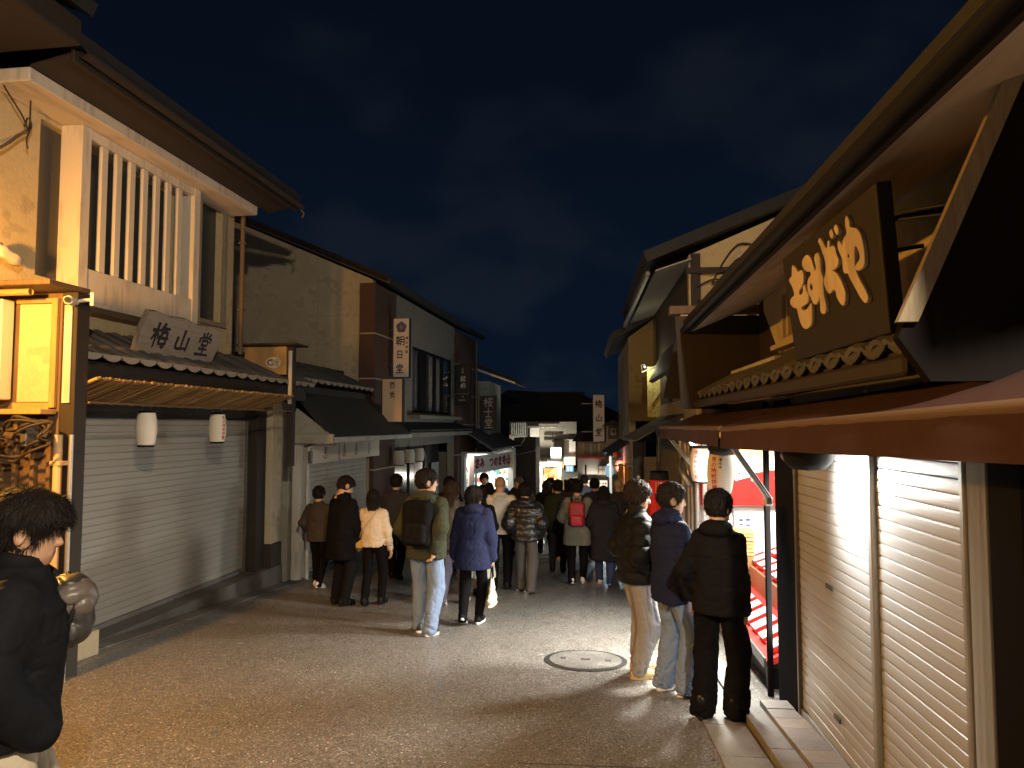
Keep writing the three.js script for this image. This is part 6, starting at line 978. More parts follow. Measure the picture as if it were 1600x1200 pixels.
// relaxed hand: wrist at origin, fingers toward -y, palm toward +x side's -x, thumb toward +z
const HAND = (() => {
  const fs = [[0.030, 0.072, 0.040, 0.026, 0.020], [0.010, 0.078, 0.044, 0.029, 0.021], [-0.010, 0.074, 0.041, 0.027, 0.020], [-0.028, 0.066, 0.032, 0.021, 0.017]];
  const pr = [cone([0, 0.03, 0], [0, -0.02, 0], 0.027, 0.026), cone([0, -0.02, 0.012], [0, -0.068, 0.022], 0.019, 0.015), cone([0, -0.02, -0.012], [0, -0.062, -0.020], 0.018, 0.014), cone([0, -0.02, 0.0], [0, -0.072, 0.003], 0.019, 0.015)];
  for (const [z, y, a, b, c] of fs) { const p0 = [0, -y + 0.004, z], c1 = 0.35, c2 = 0.85, c3 = 1.15, p1 = [-Math.sin(c1) * a, p0[1] - Math.cos(c1) * a, z * 1.08], p2 = [p1[0] - Math.sin(c2) * b, p1[1] - Math.cos(c2) * b, z * 1.06], p3 = [p2[0] - Math.sin(c3) * c, p2[1] - Math.cos(c3) * c, z * 1.02]; pr.push(cone(p0, p1, 0.0096, 0.0088), cone(p1, p2, 0.0088, 0.0082), cone(p2, p3, 0.0082, 0.0072)); }
  const nT = pr.length, th = [cone([-0.006, -0.02, 0.022], [-0.014, -0.048, 0.044], 0.0125, 0.011), cone([-0.014, -0.048, 0.044], [-0.022, -0.076, 0.050], 0.0105, 0.0092), cone([-0.022, -0.076, 0.05], [-0.028, -0.098, 0.047], 0.0092, 0.0078)];
  const f = (x, y, z) => { let d = 9; for (let i = 0; i < 4; i++) d = smin(d, pr[i](x, y, z), 0.016); let e = 9; for (let i = 4; i < nT; i += 3) e = Math.min(e, smin(smin(pr[i](x, y, z), pr[i + 1](x, y, z), 0.006), pr[i + 2](x, y, z), 0.006)); let t = smin(smin(th[0](x, y, z), th[1](x, y, z), 0.006), th[2](x, y, z), 0.006); return smin(smin(d, e, 0.006), t, 0.008); };
  return bake(net(f, [-0.1, -0.19, -0.06], [0.045, 0.06, 0.08], 0.0036), (x, y, z) => { const v = 1 + 0.06 * noise3(x * 80, y * 80, z * 80); return [SKIN[0] * v, SKIN[1] * v, SKIN[2] * v]; });
})();
const lowNoise = (x, y, z, s) => noise3(x * s, y * s, z * s);
// hair in head space
const HAIR = {};
function makeHair(kind, seed) {
  const key = kind + seed; if (HAIR[key]) return HAIR[key];
  const cr = ell(0, 0.026, -0.016, 0.083, 0.104, 0.104), faceCut = ell(0, -0.052, 0.085, 0.085, 0.105, 0.1), faceCut2 = ell(0, -0.03, 0.1, 0.062, 0.085, 0.08);
  const strand = (x, y, z, a) => a * (noise3(Math.atan2(x, z) * 9 + seed, y * 14, seed) + 0.8 * noise3(x * 95 + seed, y * 34, z * 95) );
  let f, lo = [-0.14, -0.17, -0.17], hi = [0.14, 0.19, 0.15];
  if (kind === 'short') f = (x, y, z) => { let d = cr(x, y, z) - 0.014 - 0.013 * sstep(0.02, 0.11, y) - strand(x, y, z, 0.0062); d = smax(d, -(y + 0.072 + 0.55 * Math.max(0, z + 0.03)), 0.012); const ec = Math.hypot((Math.abs(x) - 0.088) * 0.8, (y + 0.008) * 0.75, z + 0.004) - 0.03; d = smax(d, -ec, 0.01); return smax(d, -faceCut(x, y, z), 0.012); };
  else if (kind === 'tousle') f = (x, y, z) => { let d = cr(x, y, z) - 0.012 - 0.03 * sstep(0.0, 0.09, y) - strand(x, y, z, 0.0045) - 0.012 * sstep(0.04, 0.1, z) * sstep(0.02, 0.08, y); d = smax(d, -(y + 0.072 + 0.55 * Math.max(0, z + 0.03)), 0.012); const ec = Math.hypot((Math.abs(x) - 0.09) * 0.8, (y + 0.01) * 0.7, z + 0.002) - 0.032; d = smax(d, -ec, 0.01); return smax(d, -ell(0, -0.062, 0.09, 0.085, 0.1, 0.1)(x, y, z), 0.012); };
  else if (kind === 'fringe') f = (x, y, z) => { let d = cr(x, y, z) - 0.02 - 0.012 * sstep(0.02, 0.11, y) - strand(x, y, z, 0.0075); d = smax(d, -(y + 0.062 + 0.55 * Math.max(0, z + 0.0)), 0.012); return smax(d, -faceCut2(x, y, z), 0.012); };
  else if (kind === 'buzz') f = (x, y, z) => { let d = cr(x, y, z) - 0.001 - 0.0006 * noise3(x * 200, y * 200, z * 200); d = smax(d, -(y + 0.02 + 0.6 * Math.max(0, z + 0.03)), 0.01); return smax(d, -faceCut(x, y, z), 0.012); };
  else { // long
    const len = kind === 'long' ? 0.46 : 0.28; lo = [-0.16, -len - 0.1, -0.2];
    f = (x, y, z) => { const v = clamp(-y / len, 0, 1), w = 0.094 + 0.02 * v, dz = 0.085 - 0.02 * v, cz = -0.03 - 0.05 * v; let fall = (Math.sqrt((x / w) ** 2 + ((z - cz) / dz) ** 2) - 1) * 0.075; fall = smax(fall, Math.max(-len - y + 0.02 * noise3(x * 40, 0, seed), y - 0.02), 0.03); let d = cr(x, y, z) - 0.016; d = smin(d, fall, 0.04) - strand(x, y * 0.4, z, 0.0075); return smax(d, -faceCut2(x, y, z) , 0.014); };
  }
  const base = net(f, lo, hi, kind === 'buzz' ? 0.006 : 0.0055); if (kind === 'buzz') return (HAIR[key] = base);
  const P = base.attributes.position, N = base.attributes.normal, B = [], long = kind === 'long' || kind === 'bob', T2 = new THREE.Vector3(), n = new THREE.Vector3(), w = new THREE.Vector3(), q = new THREE.Vector3();
  for (let i = 0; i < (kind === 'tousle' ? 9000 : 3600); i++) { const k = (rnd() * P.count) | 0; q.fromBufferAttribute(P, k); n.fromBufferAttribute(N, k); if (q.y < -0.02 && !long && n.y < -0.3) continue; const L = long ? rr(0.03, 0.07) : kind === 'tousle' ? rr(0.02, 0.05) : rr(0.014, 0.03);
    T2.set(q.x * 3, long ? -1.2 : -0.75 + 0.5 * rnd(), q.z * 4 - 0.1).add(w.set(rr(-0.35, 0.35), rr(-0.25, 0.25), rr(-0.35, 0.35))); T2.addScaledVector(n, -T2.dot(n)).normalize().addScaledVector(n, long ? 0.1 : 0.34).normalize(); w.crossVectors(n, T2).normalize().multiplyScalar(kind === 'tousle' ? rr(0.0005, 0.001) : rr(0.0008, 0.0016)); q.addScaledVector(n, -0.003);
    const m = [q.x + T2.x * L * 0.55 + n.x * L * 0.06, q.y + T2.y * L * 0.55 + n.y * L * 0.06, q.z + T2.z * L * 0.55 + n.z * L * 0.06], e = [q.x + T2.x * L, q.y + T2.y * L - L * 0.18, q.z + T2.z * L];
    B.push(q.x - w.x, q.y - w.y, q.z - w.z, q.x + w.x, q.y + w.y, q.z + w.z, m[0] + w.x, m[1] + w.y, m[2] + w.z, q.x - w.x, q.y - w.y, q.z - w.z, m[0] + w.x, m[1] + w.y, m[2] + w.z, m[0] - w.x, m[1] - w.y, m[2] - w.z, m[0] - w.x, m[1] - w.y, m[2] - w.z, m[0] + w.x, m[1] + w.y, m[2] + w.z, ...e); }
  const bl = new THREE.BufferGeometry(); bl.setAttribute('position', new THREE.Float32BufferAttribute(B, 3)); bl.computeVertexNormals();
  return (HAIR[key] = mergeGeometries([base.toNonIndexed(), bl], false));
}
const hairMat = {}; const hm = (c) => (hairMat[c.join()] ||= cloth(c, { roughness: 0.62, specularIntensity: 0.3 }));
const cloth = (c, o = {}) => { const m = new THREE.MeshPhysicalMaterial({ roughness: 0.92, specularIntensity: 0.22, side: THREE.DoubleSide, ...o }); m.color.setRGB(...c); return m; };
const bodyMat = new THREE.MeshPhysicalMaterial({ color: 0xffffff, vertexColors: true, roughness: 0.55, side: THREE.DoubleSide });
// shoes: foot space, ground at y = 0, toe toward +z
const SHOE = {}; function makeShoe(kind) {
  if (SHOE[kind]) return SHOE[kind];
  const boot = kind === 'boot', f = (x, y, z) => { let d = smin(cone([0, 0.05, -0.055], [0, 0.046, 0.05], 0.041, 0.043)(x, y, z), cone([0, 0.046, 0.05], [0.004, 0.036, 0.135], 0.043, 0.034)(x, y, z), 0.03); if (kind !== 'slip') d = smin(d, cone([0, 0.06, -0.045], [0, boot ? 0.16 : 0.095, -0.05], 0.04, boot ? 0.05 : 0.037)(x, y, z), 0.03); if (boot) d = smin(d, ell(0.003, 0.04, 0.12, 0.043, 0.04, 0.055)(x, y, z), 0.02); const open = Math.hypot(x, (z + 0.04) * 0.8) - 0.028; if (!boot) d = smax(d, -Math.max(open, 0.075 - y), 0.008); return smax(d, 0.021 - y, 0.006); };
  const up = net(f, [-0.07, 0, -0.13], [0.07, 0.2, 0.19], 0.0065);
  const o = []; for (let i = 0; i < 28; i++) { const a = (i / 28) * 6.2832, c = Math.cos(a), s = Math.sin(a); o.push(new THREE.Vector2((s > 0 ? 0.047 : 0.043) * c + 0.003 * s, 0.033 + s * (s > 0 ? 0.145 : 0.13))); }
  const sole = new THREE.ExtrudeGeometry(new THREE.Shape(o), { depth: 0.02, bevelEnabled: true, bevelSize: 0.003, bevelThickness: 0.003, bevelSegments: 1 }); sole.rotateX(Math.PI / 2); sole.translate(0, 0.025, 0);
  return (SHOE[kind] = { up, sole });
}
const V3 = (a) => new THREE.Vector3(a[0], a[1], a[2]);
function ik(a, b, l1, l2, pole) { const A = V3(a), D = V3(b).sub(A), L = Math.min(D.length(), (l1 + l2) * 0.998), u = D.clone().normalize(), x = (l1 * l1 - l2 * l2 + L * L) / (2 * L), h = Math.sqrt(Math.max(0, l1 * l1 - x * x)), p = V3(pole); p.addScaledVector(u, -p.dot(u)).normalize(); return [A.clone().addScaledVector(u, x).addScaledVector(p, h).toArray(), A.clone().addScaledVector(u, L).toArray()]; }
const ARM = { // wrist targets for the left side (+x); mirrored for the right
  down: [0.25, 0.80, 0.05], back: [0.16, 0.92, -0.17], pocket: [0.21, 0.93, 0.10], front: [0.10, 1.10, 0.26], chest: [0.05, 1.22, 0.24], swing: [0.25, 0.83, 0.2], swingBack: [0.25, 0.83, -0.16], phone: [0.06, 1.28, 0.3], strap: [0.12, 1.28, 0.16], low: [0.2, 0.86, 0.16],
};
function person(o) {
  const s = o.h / 1.72, x0 = o.pos[0], z0 = o.pos[1], y0 = gy(z0), a = (o.face * Math.PI) / 180, cell = o.cell || 0.013;
  const P = thing('person', o.label, 'person', [x0, y0, z0], a, 'people walking and standing in the lane'); P.scale.setScalar(s); baseY.set(P, 0);
  const lean = o.lean || 0, side = o.side ?? ((((o.seed || 1) * 37) % 7) - 3) * 0.011, cl = Math.cos(lean), sl = Math.sin(lean);
  const tp = ([x, y, z]) => { const h = y - 0.95; return [x + h * side, 0.95 + h * cl - z * sl, z * cl + h * sl]; };
  const inv = (x, y, z) => { const k = sstep(0.86, 1.04, y), h = y - 0.95, c = Math.cos(lean * k), q = Math.sin(lean * k); return [x - h * side * k, 0.95 + h * c + z * q, z * c - h * q]; };
  const SH = [tp([0.160 + (o.wide || 0), 1.372, -0.012]), tp([-0.160 - (o.wide || 0), 1.372, -0.012])], NB = tp([0, 1.45, -0.015]);
  const arms = o.arms || ['down', 'down'], el = [], wr = [];
  for (let i = 0; i < 2; i++) { const q = Array.isArray(arms[i]) ? arms[i] : ARM[arms[i]], m = i ? -1 : 1, t = tp([m * q[0], q[1], q[2]]), [e, w] = ik(SH[i], t, 0.285, 0.255, [m * 0.6, -0.2, -1]); el.push(e); wr.push(w); }
  const legs = o.legs || [[0.1, 0, 0.02], [-0.1, 0, -0.02]], HP = [[0.092, 0.90, 0], [-0.092, 0.90, 0]], kn = [], an = [];
  for (let i = 0; i < 2; i++) { const q = legs[i], [k, w] = ik(HP[i], [q[0], 0.085 + (q[1] || 0), q[2]], 0.425, 0.415, [(i ? -0.15 : 0.15), 0, 1]); kn.push(k); an.push(w); }
  // body under the clothes, with head and hands merged in
  const hd = new THREE.Matrix4().compose(V3(NB).add(new THREE.Vector3(0, 0.148, 0.028 + 0.10 * lean).applyAxisAngle(new THREE.Vector3(1, 0, 0), 0)), new THREE.Quaternion().setFromEuler(new THREE.Euler((o.pitch || 0) + lean * 0.4, o.yaw || 0, o.roll || 0, 'YXZ')), new THREE.Vector3(o.fem ? 0.93 : 1, o.fem ? 0.95 : 1, o.fem ? 0.95 : 1));
  const core = [cone(tp([0, 1.0, 0]), tp([0, 1.32, 0]), 0.10, 0.115), cone(tp([-0.11, 1.36, -0.01]), tp([0.11, 1.36, -0.01]), 0.05, 0.05), cone([-0.06, 0.92, 0], [0.06, 0.92, 0], 0.09, 0.09), cone(NB, tp([0, 1.53, 0.0]), 0.055, 0.048)];
  for (let i = 0; i < 2; i++) core.push(cone(SH[i], el[i], 0.045, 0.036), cone(el[i], wr[i], 0.036, 0.025), cone(HP[i], kn[i], 0.07, 0.048), cone(kn[i], an[i], 0.048, 0.035));
  const bf = (x, y, z) => { let d = 9; for (const c of core) d = smin(d, c(x, y, z), 0.03); return d; };
  const ext = (pts, r) => { const lo = [9, 9, 9], hi = [-9, -9, -9]; for (const p of pts) for (let i = 0; i < 3; i++) { lo[i] = Math.min(lo[i], p[i] - r); hi[i] = Math.max(hi[i], p[i] + r); } return [lo, hi]; };
  const all = [...SH, NB, ...el, ...wr, ...HP, ...kn, ...an];
  { const [lo, hi] = ext(all, 0.14); const b = bake(net(bf, lo, [hi[0], hi[1] + 0.05, hi[2]], 0.02), () => SKIN), list = [b, HEAD[o.fem ? 'f' : 'm'].clone().applyMatrix4(hd)];
    for (let i = 0; i < 2; i++) { if (arms[i] === 'pocket') continue; const d = V3(wr[i]).sub(V3(el[i])).normalize(), out = new THREE.Vector3(i ? -1 : 1, 0, 0); let zz = new THREE.Vector3().crossVectors(out, d.clone().negate()); if (zz.z < 0) zz.negate(); zz.normalize(); const yy = d.clone().negate(), xx = new THREE.Vector3().crossVectors(yy, zz); const m = new THREE.Matrix4().makeBasis(i ? xx.clone().negate() : xx, yy, zz); const h = HAND.clone(); if (i) { h.scale(-1, 1, 1); const id = h.index.array; for (let k = 0; k < id.length; k += 3) { const t = id[k]; id[k] = id[k + 2]; id[k + 2] = t; } } const m2 = new THREE.Matrix4().makeBasis(xx, yy, zz).setPosition(V3(wr[i]).addScaledVector(d, 0.012)); h.applyMatrix4(m2); list.push(h); }
    part(P, 'body', mergeGeometries(list, false), o.skinMat || bodyMat); }
  { const h = makeHair(o.hair || 'short', o.seed || 1); const m = new THREE.Mesh(h, hm(o.hairColor || [0.012, 0.009, 0.008])); m.name = 'hair'; m.castShadow = m.receiveShadow = true; m.applyMatrix4(hd); P.add(m); }
  // upper garment
  const u = o.top, b = u.b || 0.02, hem = u.hem || 0.80, fl = u.flare || 0, fem = o.fem ? -0.018 : 0;
  const prof = [[hem - 0.02, 0.178 + b + fl + fem, 0.122 + b + fl], [0.95, 0.172 + b + fl * 0.5 + fem, 0.118 + b + fl * 0.4], [1.10, 0.165 + b + fem, 0.118 + b], [1.25, 0.178 + b + fem, 0.126 + b], [1.34, 0.186 + b * 0.9 + fem + (o.wide || 0), 0.118 + b * 0.8], [1.40, 0.150 + b * 0.4 + fem + (o.wide || 0), 0.098 + b * 0.5], [1.455, 0.094 + b * 0.3, 0.078 + b * 0.3], [1.51, 0.068 + b * 0.2, 0.066 + b * 0.2]].sort((p, q) => p[0] - q[0]);
  const at = (y) => { let i = 0; while (i < prof.length - 2 && y > prof[i + 1][0]) i++; const t = clamp((y - prof[i][0]) / (prof[i + 1][0] - prof[i][0]), 0, 1), k = t * t * (3 - 2 * t); return [mix(prof[i][1], prof[i + 1][1], k), mix(prof[i][2], prof[i + 1][2], k)]; };
  const sd = (o.seed || 1) * 3.7, fold = u.fold ?? 0.010, qs = u.quilt || 0, top = u.collar ? 1.515 : 1.49;
  const sl1 = [], sl2 = []; for (let i = 0; i < 2; i++) { sl1.push(cone(SH[i], el[i], 0.054 + b * 0.75, 0.046 + b * 0.9)); const e = V3(wr[i]).lerp(V3(el[i]), 0.02).toArray(); sl2.push(cone(el[i], e, 0.047 + b, 0.036 + b * (u.cuff ?? 0.75))); }
  const hood = u.hood ? (() => { const A = ell(0, 1.45, -0.095, 0.13, 0.062, 0.07), Bq = ell(0, 1.475, -0.03, 0.105, 0.05, 0.09); return (x, y, z) => smin(A(x, y, z), Bq(x, y, z), 0.03); })() : null;
  const q1 = (v) => (qs ? 0.016 * Math.pow(Math.abs(Math.sin((Math.PI * v) / qs)), 0.55) - 0.008 : 0);
  const jf = (x, y, z) => {
    const [px, py, pz] = inv(x, y, z), [w, dp] = at(py), k = Math.pow(Math.pow(Math.abs(px / w), 2.3) + Math.pow(Math.abs(pz / dp), 2.3), 1 / 2.3);
    let dr = (k - 1) * Math.min(w, dp) * 1.05 - q1(py), dy = Math.max(hem - py, py - top); const r = 0.018; let d = Math.min(Math.max(dr + r, dy + r), 0) + Math.hypot(Math.max(dr + r, 0), Math.max(dy + r, 0)) - r;
    for (let i = 0; i < 2; i++) { let e = sl1[i](x, y, z); e -= q1(sl1[i].t * sl1[i].L); let g = sl2[i](x, y, z); g -= q1(sl2[i].t * sl2[i].L + 0.04); d = smin(d, smin(e, g, 0.03), 0.035); }
    if (hood) d = smin(d, hood(px, py, pz), 0.03);
    if (Math.abs(d) < 0.05) { const n1 = noise3(x * 5 + sd, y * 7 + x * 3, z * 5), n2 = noise3(x * 7 - sd, y * 9 + x * 5, z * 7); d += fold * (-0.55 * noise3(x * 4 + sd, y * 5, z * 4) + 0.55 * Math.exp(-n1 * n1 * 45) + 0.4 * Math.exp(-n2 * n2 * 40)); }
    return d;
  };
  { const [lo, hi] = ext([...SH, ...el, ...wr, tp([0, 1.5, -0.1]), [0.1, hem, 0], [-0.1, hem, 0], [0, hem, 0.08], [0, hem, -0.08]], 0.11 + b + fl); const j = part(P, u.name || 'jacket', net(jf, lo, hi, cell), u.m);
    if (u.collarRing) { const c = lathe([[0.072, -0.03], [0.082, 0.0], [0.08, 0.03], [0.07, 0.036], [0.064, 0.0]], 28); const m = new THREE.Mesh(c, u.m2 || u.m); m.name = 'collar'; m.castShadow = true; m.position.set(...tp([0, 1.495, -0.006])); m.rotation.x = 0.2 + lean; j.add(m); }
    if (u.hemBand) { const [w, dp] = at(hem); const c = new THREE.CylinderGeometry(1, 1, 0.02, 32, 1, true); c.scale(w * 0.99, 1, dp * 0.99); const m = new THREE.Mesh(c, u.hemBand); m.name = 'hem_band'; m.position.y = hem + 0.01; j.add(m); } }
  // lower garment
  const t = o.bottom, tb = t.b || 0;
  if (t.skirt) {
    const y1 = 1.0, yh = t.skirt, sf = (x, y, z) => { const v = clamp((y1 - y) / (y1 - yh), 0, 1), w = 0.16 + 0.10 * v, dp = 0.12 + 0.10 * v, an_ = Math.atan2(x, z), d = (Math.hypot(x / w, z / dp) - 1) * dp - 0.012 * v * Math.sin(an_ * 9 + sd); return smax(d, Math.max(yh - y, y - y1), 0.01); };
    part(P, 'skirt', net(sf, [-0.36, yh - 0.05, -0.34], [0.36, 1.05, 0.34], cell), t.m);
  }
  {
    const L1 = [], L2 = [], ea = t.skirt ? 0.6 : 1; for (let i = 0; i < 2; i++) { L1.push(cone(HP[i], kn[i], (0.082 + tb * 0.45) * ea, (0.064 + tb) * ea)); const e = V3(an[i]).add(new THREE.Vector3(0, t.crop || -0.02, -0.005)).toArray(); L2.push(cone(kn[i], e, (0.064 + tb) * ea, (0.048 + (t.ankle ?? tb)) * ea)); }
    const pe = ell(0, 0.935, -0.005, 0.145 + tb * 0.15, 0.13, 0.100 + tb * 0.15), hemF = (i, y) => an[i][1] + (t.crop || -0.02) - 0.035 - y;
    const lf = (x, y, z) => { let d = t.skirt ? 9 : pe(x, y, z), l = 9; for (let i = 0; i < 2; i++) { let e = smin(L1[i](x, y, z), L2[i](x, y, z), 0.03); const k = sstep(0.34, 0.1, y); if (Math.abs(e) < 0.05) { const n1 = noise3(x * 9 + sd, y * 3.2 + x * 2, z * 9 + i * 5), n2 = noise3(x * 10, y * 12 + z * 6 + sd, z * 10); e += (t.fold ?? 0.008) * (-0.5 * noise3(x * 6 + sd, y * 3, z * 6) + 0.5 * Math.exp(-n1 * n1 * 40) + (0.25 + 0.6 * k) * Math.exp(-n2 * n2 * 30)); } e = smax(e, hemF(i, y), 0.006); l = smin(l, e, 0.012); } return smin(d, l, 0.05); };
    const [lo, hi] = ext([...HP, ...kn, ...an, [0, 1.0, 0]], 0.13 + tb); part(P, t.skirt ? 'stockings' : 'trousers', net(lf, lo, hi, cell), t.skirt ? (t.m2 || t.m) : t.m);
  }
  // shoes
  const k = o.shoes || {}, S = makeShoe(k.kind || 'sneaker');
  for (let i = 0; i < 2; i++) { const q = legs[i], m = part(P, 'shoe', S.up, k.m || M.black, [an[i][0], an[i][1] - 0.085, an[i][2] + 0.02]); m.rotation.order = 'YXZ'; m.rotation.y = (q[4] ?? (i ? -0.12 : 0.12)); m.rotation.x = q[3] || 0; if (q[3]) m.position.y += 0.055 * Math.sin(q[3]); const so = new THREE.Mesh(S.sole, k.sole || M.black); so.name = 'sole'; so.castShadow = true; m.add(so); }
  return { P, tp, s, wr, el, SH, NB, hd, a, y0 };
}
// things worn or carried take the wearer's place and turn
function carried(w, name, label, cat) { const t = thing(name, label, cat, [w.P.position.x, w.P.position.y, w.P.position.z], w.a); t.scale.setScalar(w.s); baseY.set(t, 0); return t; }
const rbox = (cx, cy, cz, hx, hy, hz, r) => (x, y, z) => { const a = Math.abs(x - cx) - hx + r, b = Math.abs(y - cy) - hy + r, c = Math.abs(z - cz) - hz + r; return Math.hypot(Math.max(a, 0), Math.max(b, 0), Math.max(c, 0)) + Math.min(Math.max(a, b, c), 0) - r; };
function backpack(w, label, m, m2, front, dz = -0.235, size = 1) {
  const t = carried(w, 'backpack', label, 'backpack'), A = rbox(0, 1.20, dz, 0.145 * size, 0.22 * size, 0.085 * size, 0.06), Bq = rbox(0, 1.10, dz - 0.075 * size, 0.115 * size, 0.10 * size, 0.05, 0.04);
  part(t, 'pack', net((x, y, z) => smin(A(x, y, z), 9, 0.01) - 0.005 * noise3(x * 10, y * 12, z * 10), [-0.22, 0.88, dz - 0.16], [0.22, 1.5, dz + 0.16], 0.011), m);
  part(t, 'pocket', net((x, y, z) => Bq(x, y, z) - 0.004 * noise3(x * 14, y * 14, z * 9), [-0.2, 0.9, dz - 0.2], [0.2, 1.3, dz + 0.04], 0.010), front || m);
  for (const i of [1, -1]) part(t, 'strap', tube([w.tp([i * 0.085, 1.38, dz + 0.07]), w.tp([i * 0.095, 1.475, -0.06]), w.tp([i * 0.1, 1.45, 0.06]), w.tp([i * 0.115, 1.28, 0.155]), w.tp([i * 0.15, 1.05, 0.06]), w.tp([i * 0.13, 1.02, dz + 0.08])].map((p) => p), 0.016, 8, 30), m2);
  part(t, 'handle', tube([[-0.035, 1.41, dz], [-0.02, 1.45, dz - 0.005], [0.02, 1.45, dz - 0.005], [0.035, 1.41, dz]], 0.009, 6), m2);
  return t;
}
const denim = cloth([0.17, 0.23, 0.34]), denimDark = cloth([0.045, 0.06, 0.12]), blackC = cloth([0.007, 0.0065, 0.007], { specularIntensity: 0.12 }), blackC2 = cloth([0.009, 0.0085, 0.009], { specularIntensity: 0.12 }), navyC = cloth([0.012, 0.016, 0.042], { roughness: 0.8 }), navyC2 = cloth([0.018, 0.021, 0.052]), white_ = mat([0.7, 0.69, 0.66], { roughness: 0.6 }), nylon = cloth([0.008, 0.008, 0.008], { roughness: 0.6, specularIntensity: 0.22 }), olive = cloth([0.040, 0.043, 0.027]), beigeC = cloth([0.58, 0.52, 0.42]), greyT = cloth([0.085, 0.08, 0.074]), taupe = cloth([0.25, 0.245, 0.24]), charcoal = cloth([0.035, 0.034, 0.036]);
const stand = [[0.1, 0, 0.02], [-0.1, 0, -0.02]];
const walkL = [[0.085, 0, 0.2, -0.12], [-0.085, 0.035, -0.2, 0.55]], walkR = [[0.085, 0.035, -0.2, 0.55], [-0.085, 0, 0.2, -0.12]], smallL = [[0.09, 0, 0.12, 0], [-0.09, 0.01, -0.12, 0.25]], smallR = [[0.09, 0.01, -0.12, 0.25], [-0.09, 0, 0.12, 0]];

// three young men at the lit shop
person({ label: 'person in a black puffer jacket, pale loose trousers and yellow slip-on shoes, hands pocketed', pos: [0.36, -6.69], h: 1.73, face: 110, yaw: -0.55, pitch: 0.16, lean: 0.04, hair: 'fringe', hairColor: [0.022, 0.014, 0.010], seed: 2, cell: 0.0095, arms: ['pocket', 'pocket'], legs: [[0.1, 0, 0.05], [-0.1, 0, -0.02]], top: { m: nylon, b: 0.042, hem: 0.84, quilt: 0.105, collarRing: true, fold: 0.007, collar: 1 }, bottom: { m: taupe, b: 0.045, ankle: 0.02, fold: 0.018 }, shoes: { kind: 'slip', m: mat([0.60, 0.46, 0.20], { roughness: 0.8 }), sole: mat([0.55, 0.38, 0.18], { roughness: 0.7 }) } });
person({ label: 'person in a navy hooded jacket, light jeans and pale sneakers at the lit shop', pos: [0.63, -6.19], h: 1.72, face: 118, yaw: -0.45, pitch: 0.1, lean: 0.03, hair: 'short', hairColor: [0.016, 0.011, 0.009], seed: 3, cell: 0.0095, arms: ['down', 'down'], legs: [[0.1, 0, -0.02], [-0.1, 0, 0.06]], top: { m: navyC, b: 0.028, hem: 0.76, hood: true, fold: 0.010, collarRing: true }, bottom: { m: denim, b: 0.036, ankle: 0.044, fold: 0.018 }, shoes: { m: mat([0.45, 0.40, 0.36], { roughness: 0.6 }), sole: white_ } });
person({ label: 'person seen from behind in a black hooded jacket, wide black trousers and black boots', pos: [0.91, -5.57], h: 1.68, face: 154, yaw: -0.25, pitch: 0.14, lean: 0.02, hair: 'short', seed: 4, wide: -0.022, cell: 0.0095, arms: ['pocket', [0.19, 0.80, 0.06]], legs: [[0.12, 0, -0.04], [-0.11, 0, 0.05]], top: { m: blackC2, b: 0.022, hem: 0.80, hood: true, fold: 0.012 }, bottom: { m: blackC, b: 0.03, ankle: 0.05, fold: 0.018 }, shoes: { kind: 'boot', m: mat([0.012, 0.011, 0.011], { roughness: 0.35 }), sole: M.black } });
// boy close by at the left
const boy = person({ label: 'person with tousled hair in a black jacket and cream trousers beside the cardboard box', pos: [-2.13, -2.42], h: 1.69, face: 130, yaw: -0.22, pitch: 0.12, lean: 0.05, hair: 'tousle', hairColor: [0.014, 0.010, 0.009], seed: 7, cell: 0.0095, arms: ['pocket', 'pocket'], legs: walkL, top: { m: cloth([0.009, 0.010, 0.013], { roughness: 0.75, specularIntensity: 0.15 }), b: 0.052, hem: 0.86, collarRing: true, fold: 0.009 }, bottom: { m: cloth([0.52, 0.46, 0.36]), b: 0.03, fold: 0.012 }, shoes: { m: M.black, sole: white_ } });
{
  const t = carried(boy, 'bubble_bag', 'grey glossy puffed bag with a dark seam worn on the chest', 'bag'), f = rbox(0.02, 1.29, 0.185, 0.125, 0.135, 0.08, 0.075);
  part(t, 'shell', net((x, y, z) => { const q = noise3(x * 9, y * 9, z * 9); return f(x, y, z) - 0.014 * noise3(x * 7, y * 8, z * 7) + 0.012 * Math.exp(-q * q * 40); }, [-0.2, 1.08, 0.04], [0.24, 1.5, 0.34], 0.008), new THREE.MeshPhysicalMaterial({ color: new THREE.Color().setRGB(0.035, 0.033, 0.031), roughness: 0.45, side: THREE.DoubleSide }));
  const f2 = rbox(-0.02, 1.345, 0.195, 0.098, 0.075, 0.08, 0.07); part(t, 'clear_window', net((x, y, z) => { const q = noise3(x * 12, y * 12, z * 12); return f2(x, y, z) - 0.008 * noise3(x * 10, y * 10, z * 10) + 0.008 * Math.exp(-q * q * 40); }, [-0.18, 1.22, 0.06], [0.14, 1.48, 0.34], 0.008), mat([0.11, 0.09, 0.08], { roughness: 0.4 }));
  const ring = []; for (let i = 0; i <= 24; i++) { const a = (i / 24) * 6.2832; ring.push([0.02 + Math.cos(a) * 0.128, 1.29 + Math.sin(a) * 0.138, 0.185 + 0.012 * Math.sin(a * 3)]); } part(t, 'seam', tube(ring, 0.008, 7, 96), M.black);
  part(t, 'carry_strap', tube([[0.12, 1.34, 0.17], [0.12, 1.42, 0.13], [0.1, 1.47, 0.06], [0.11, 1.48, 0.0]], 0.014, 8, 24), M.black);
}
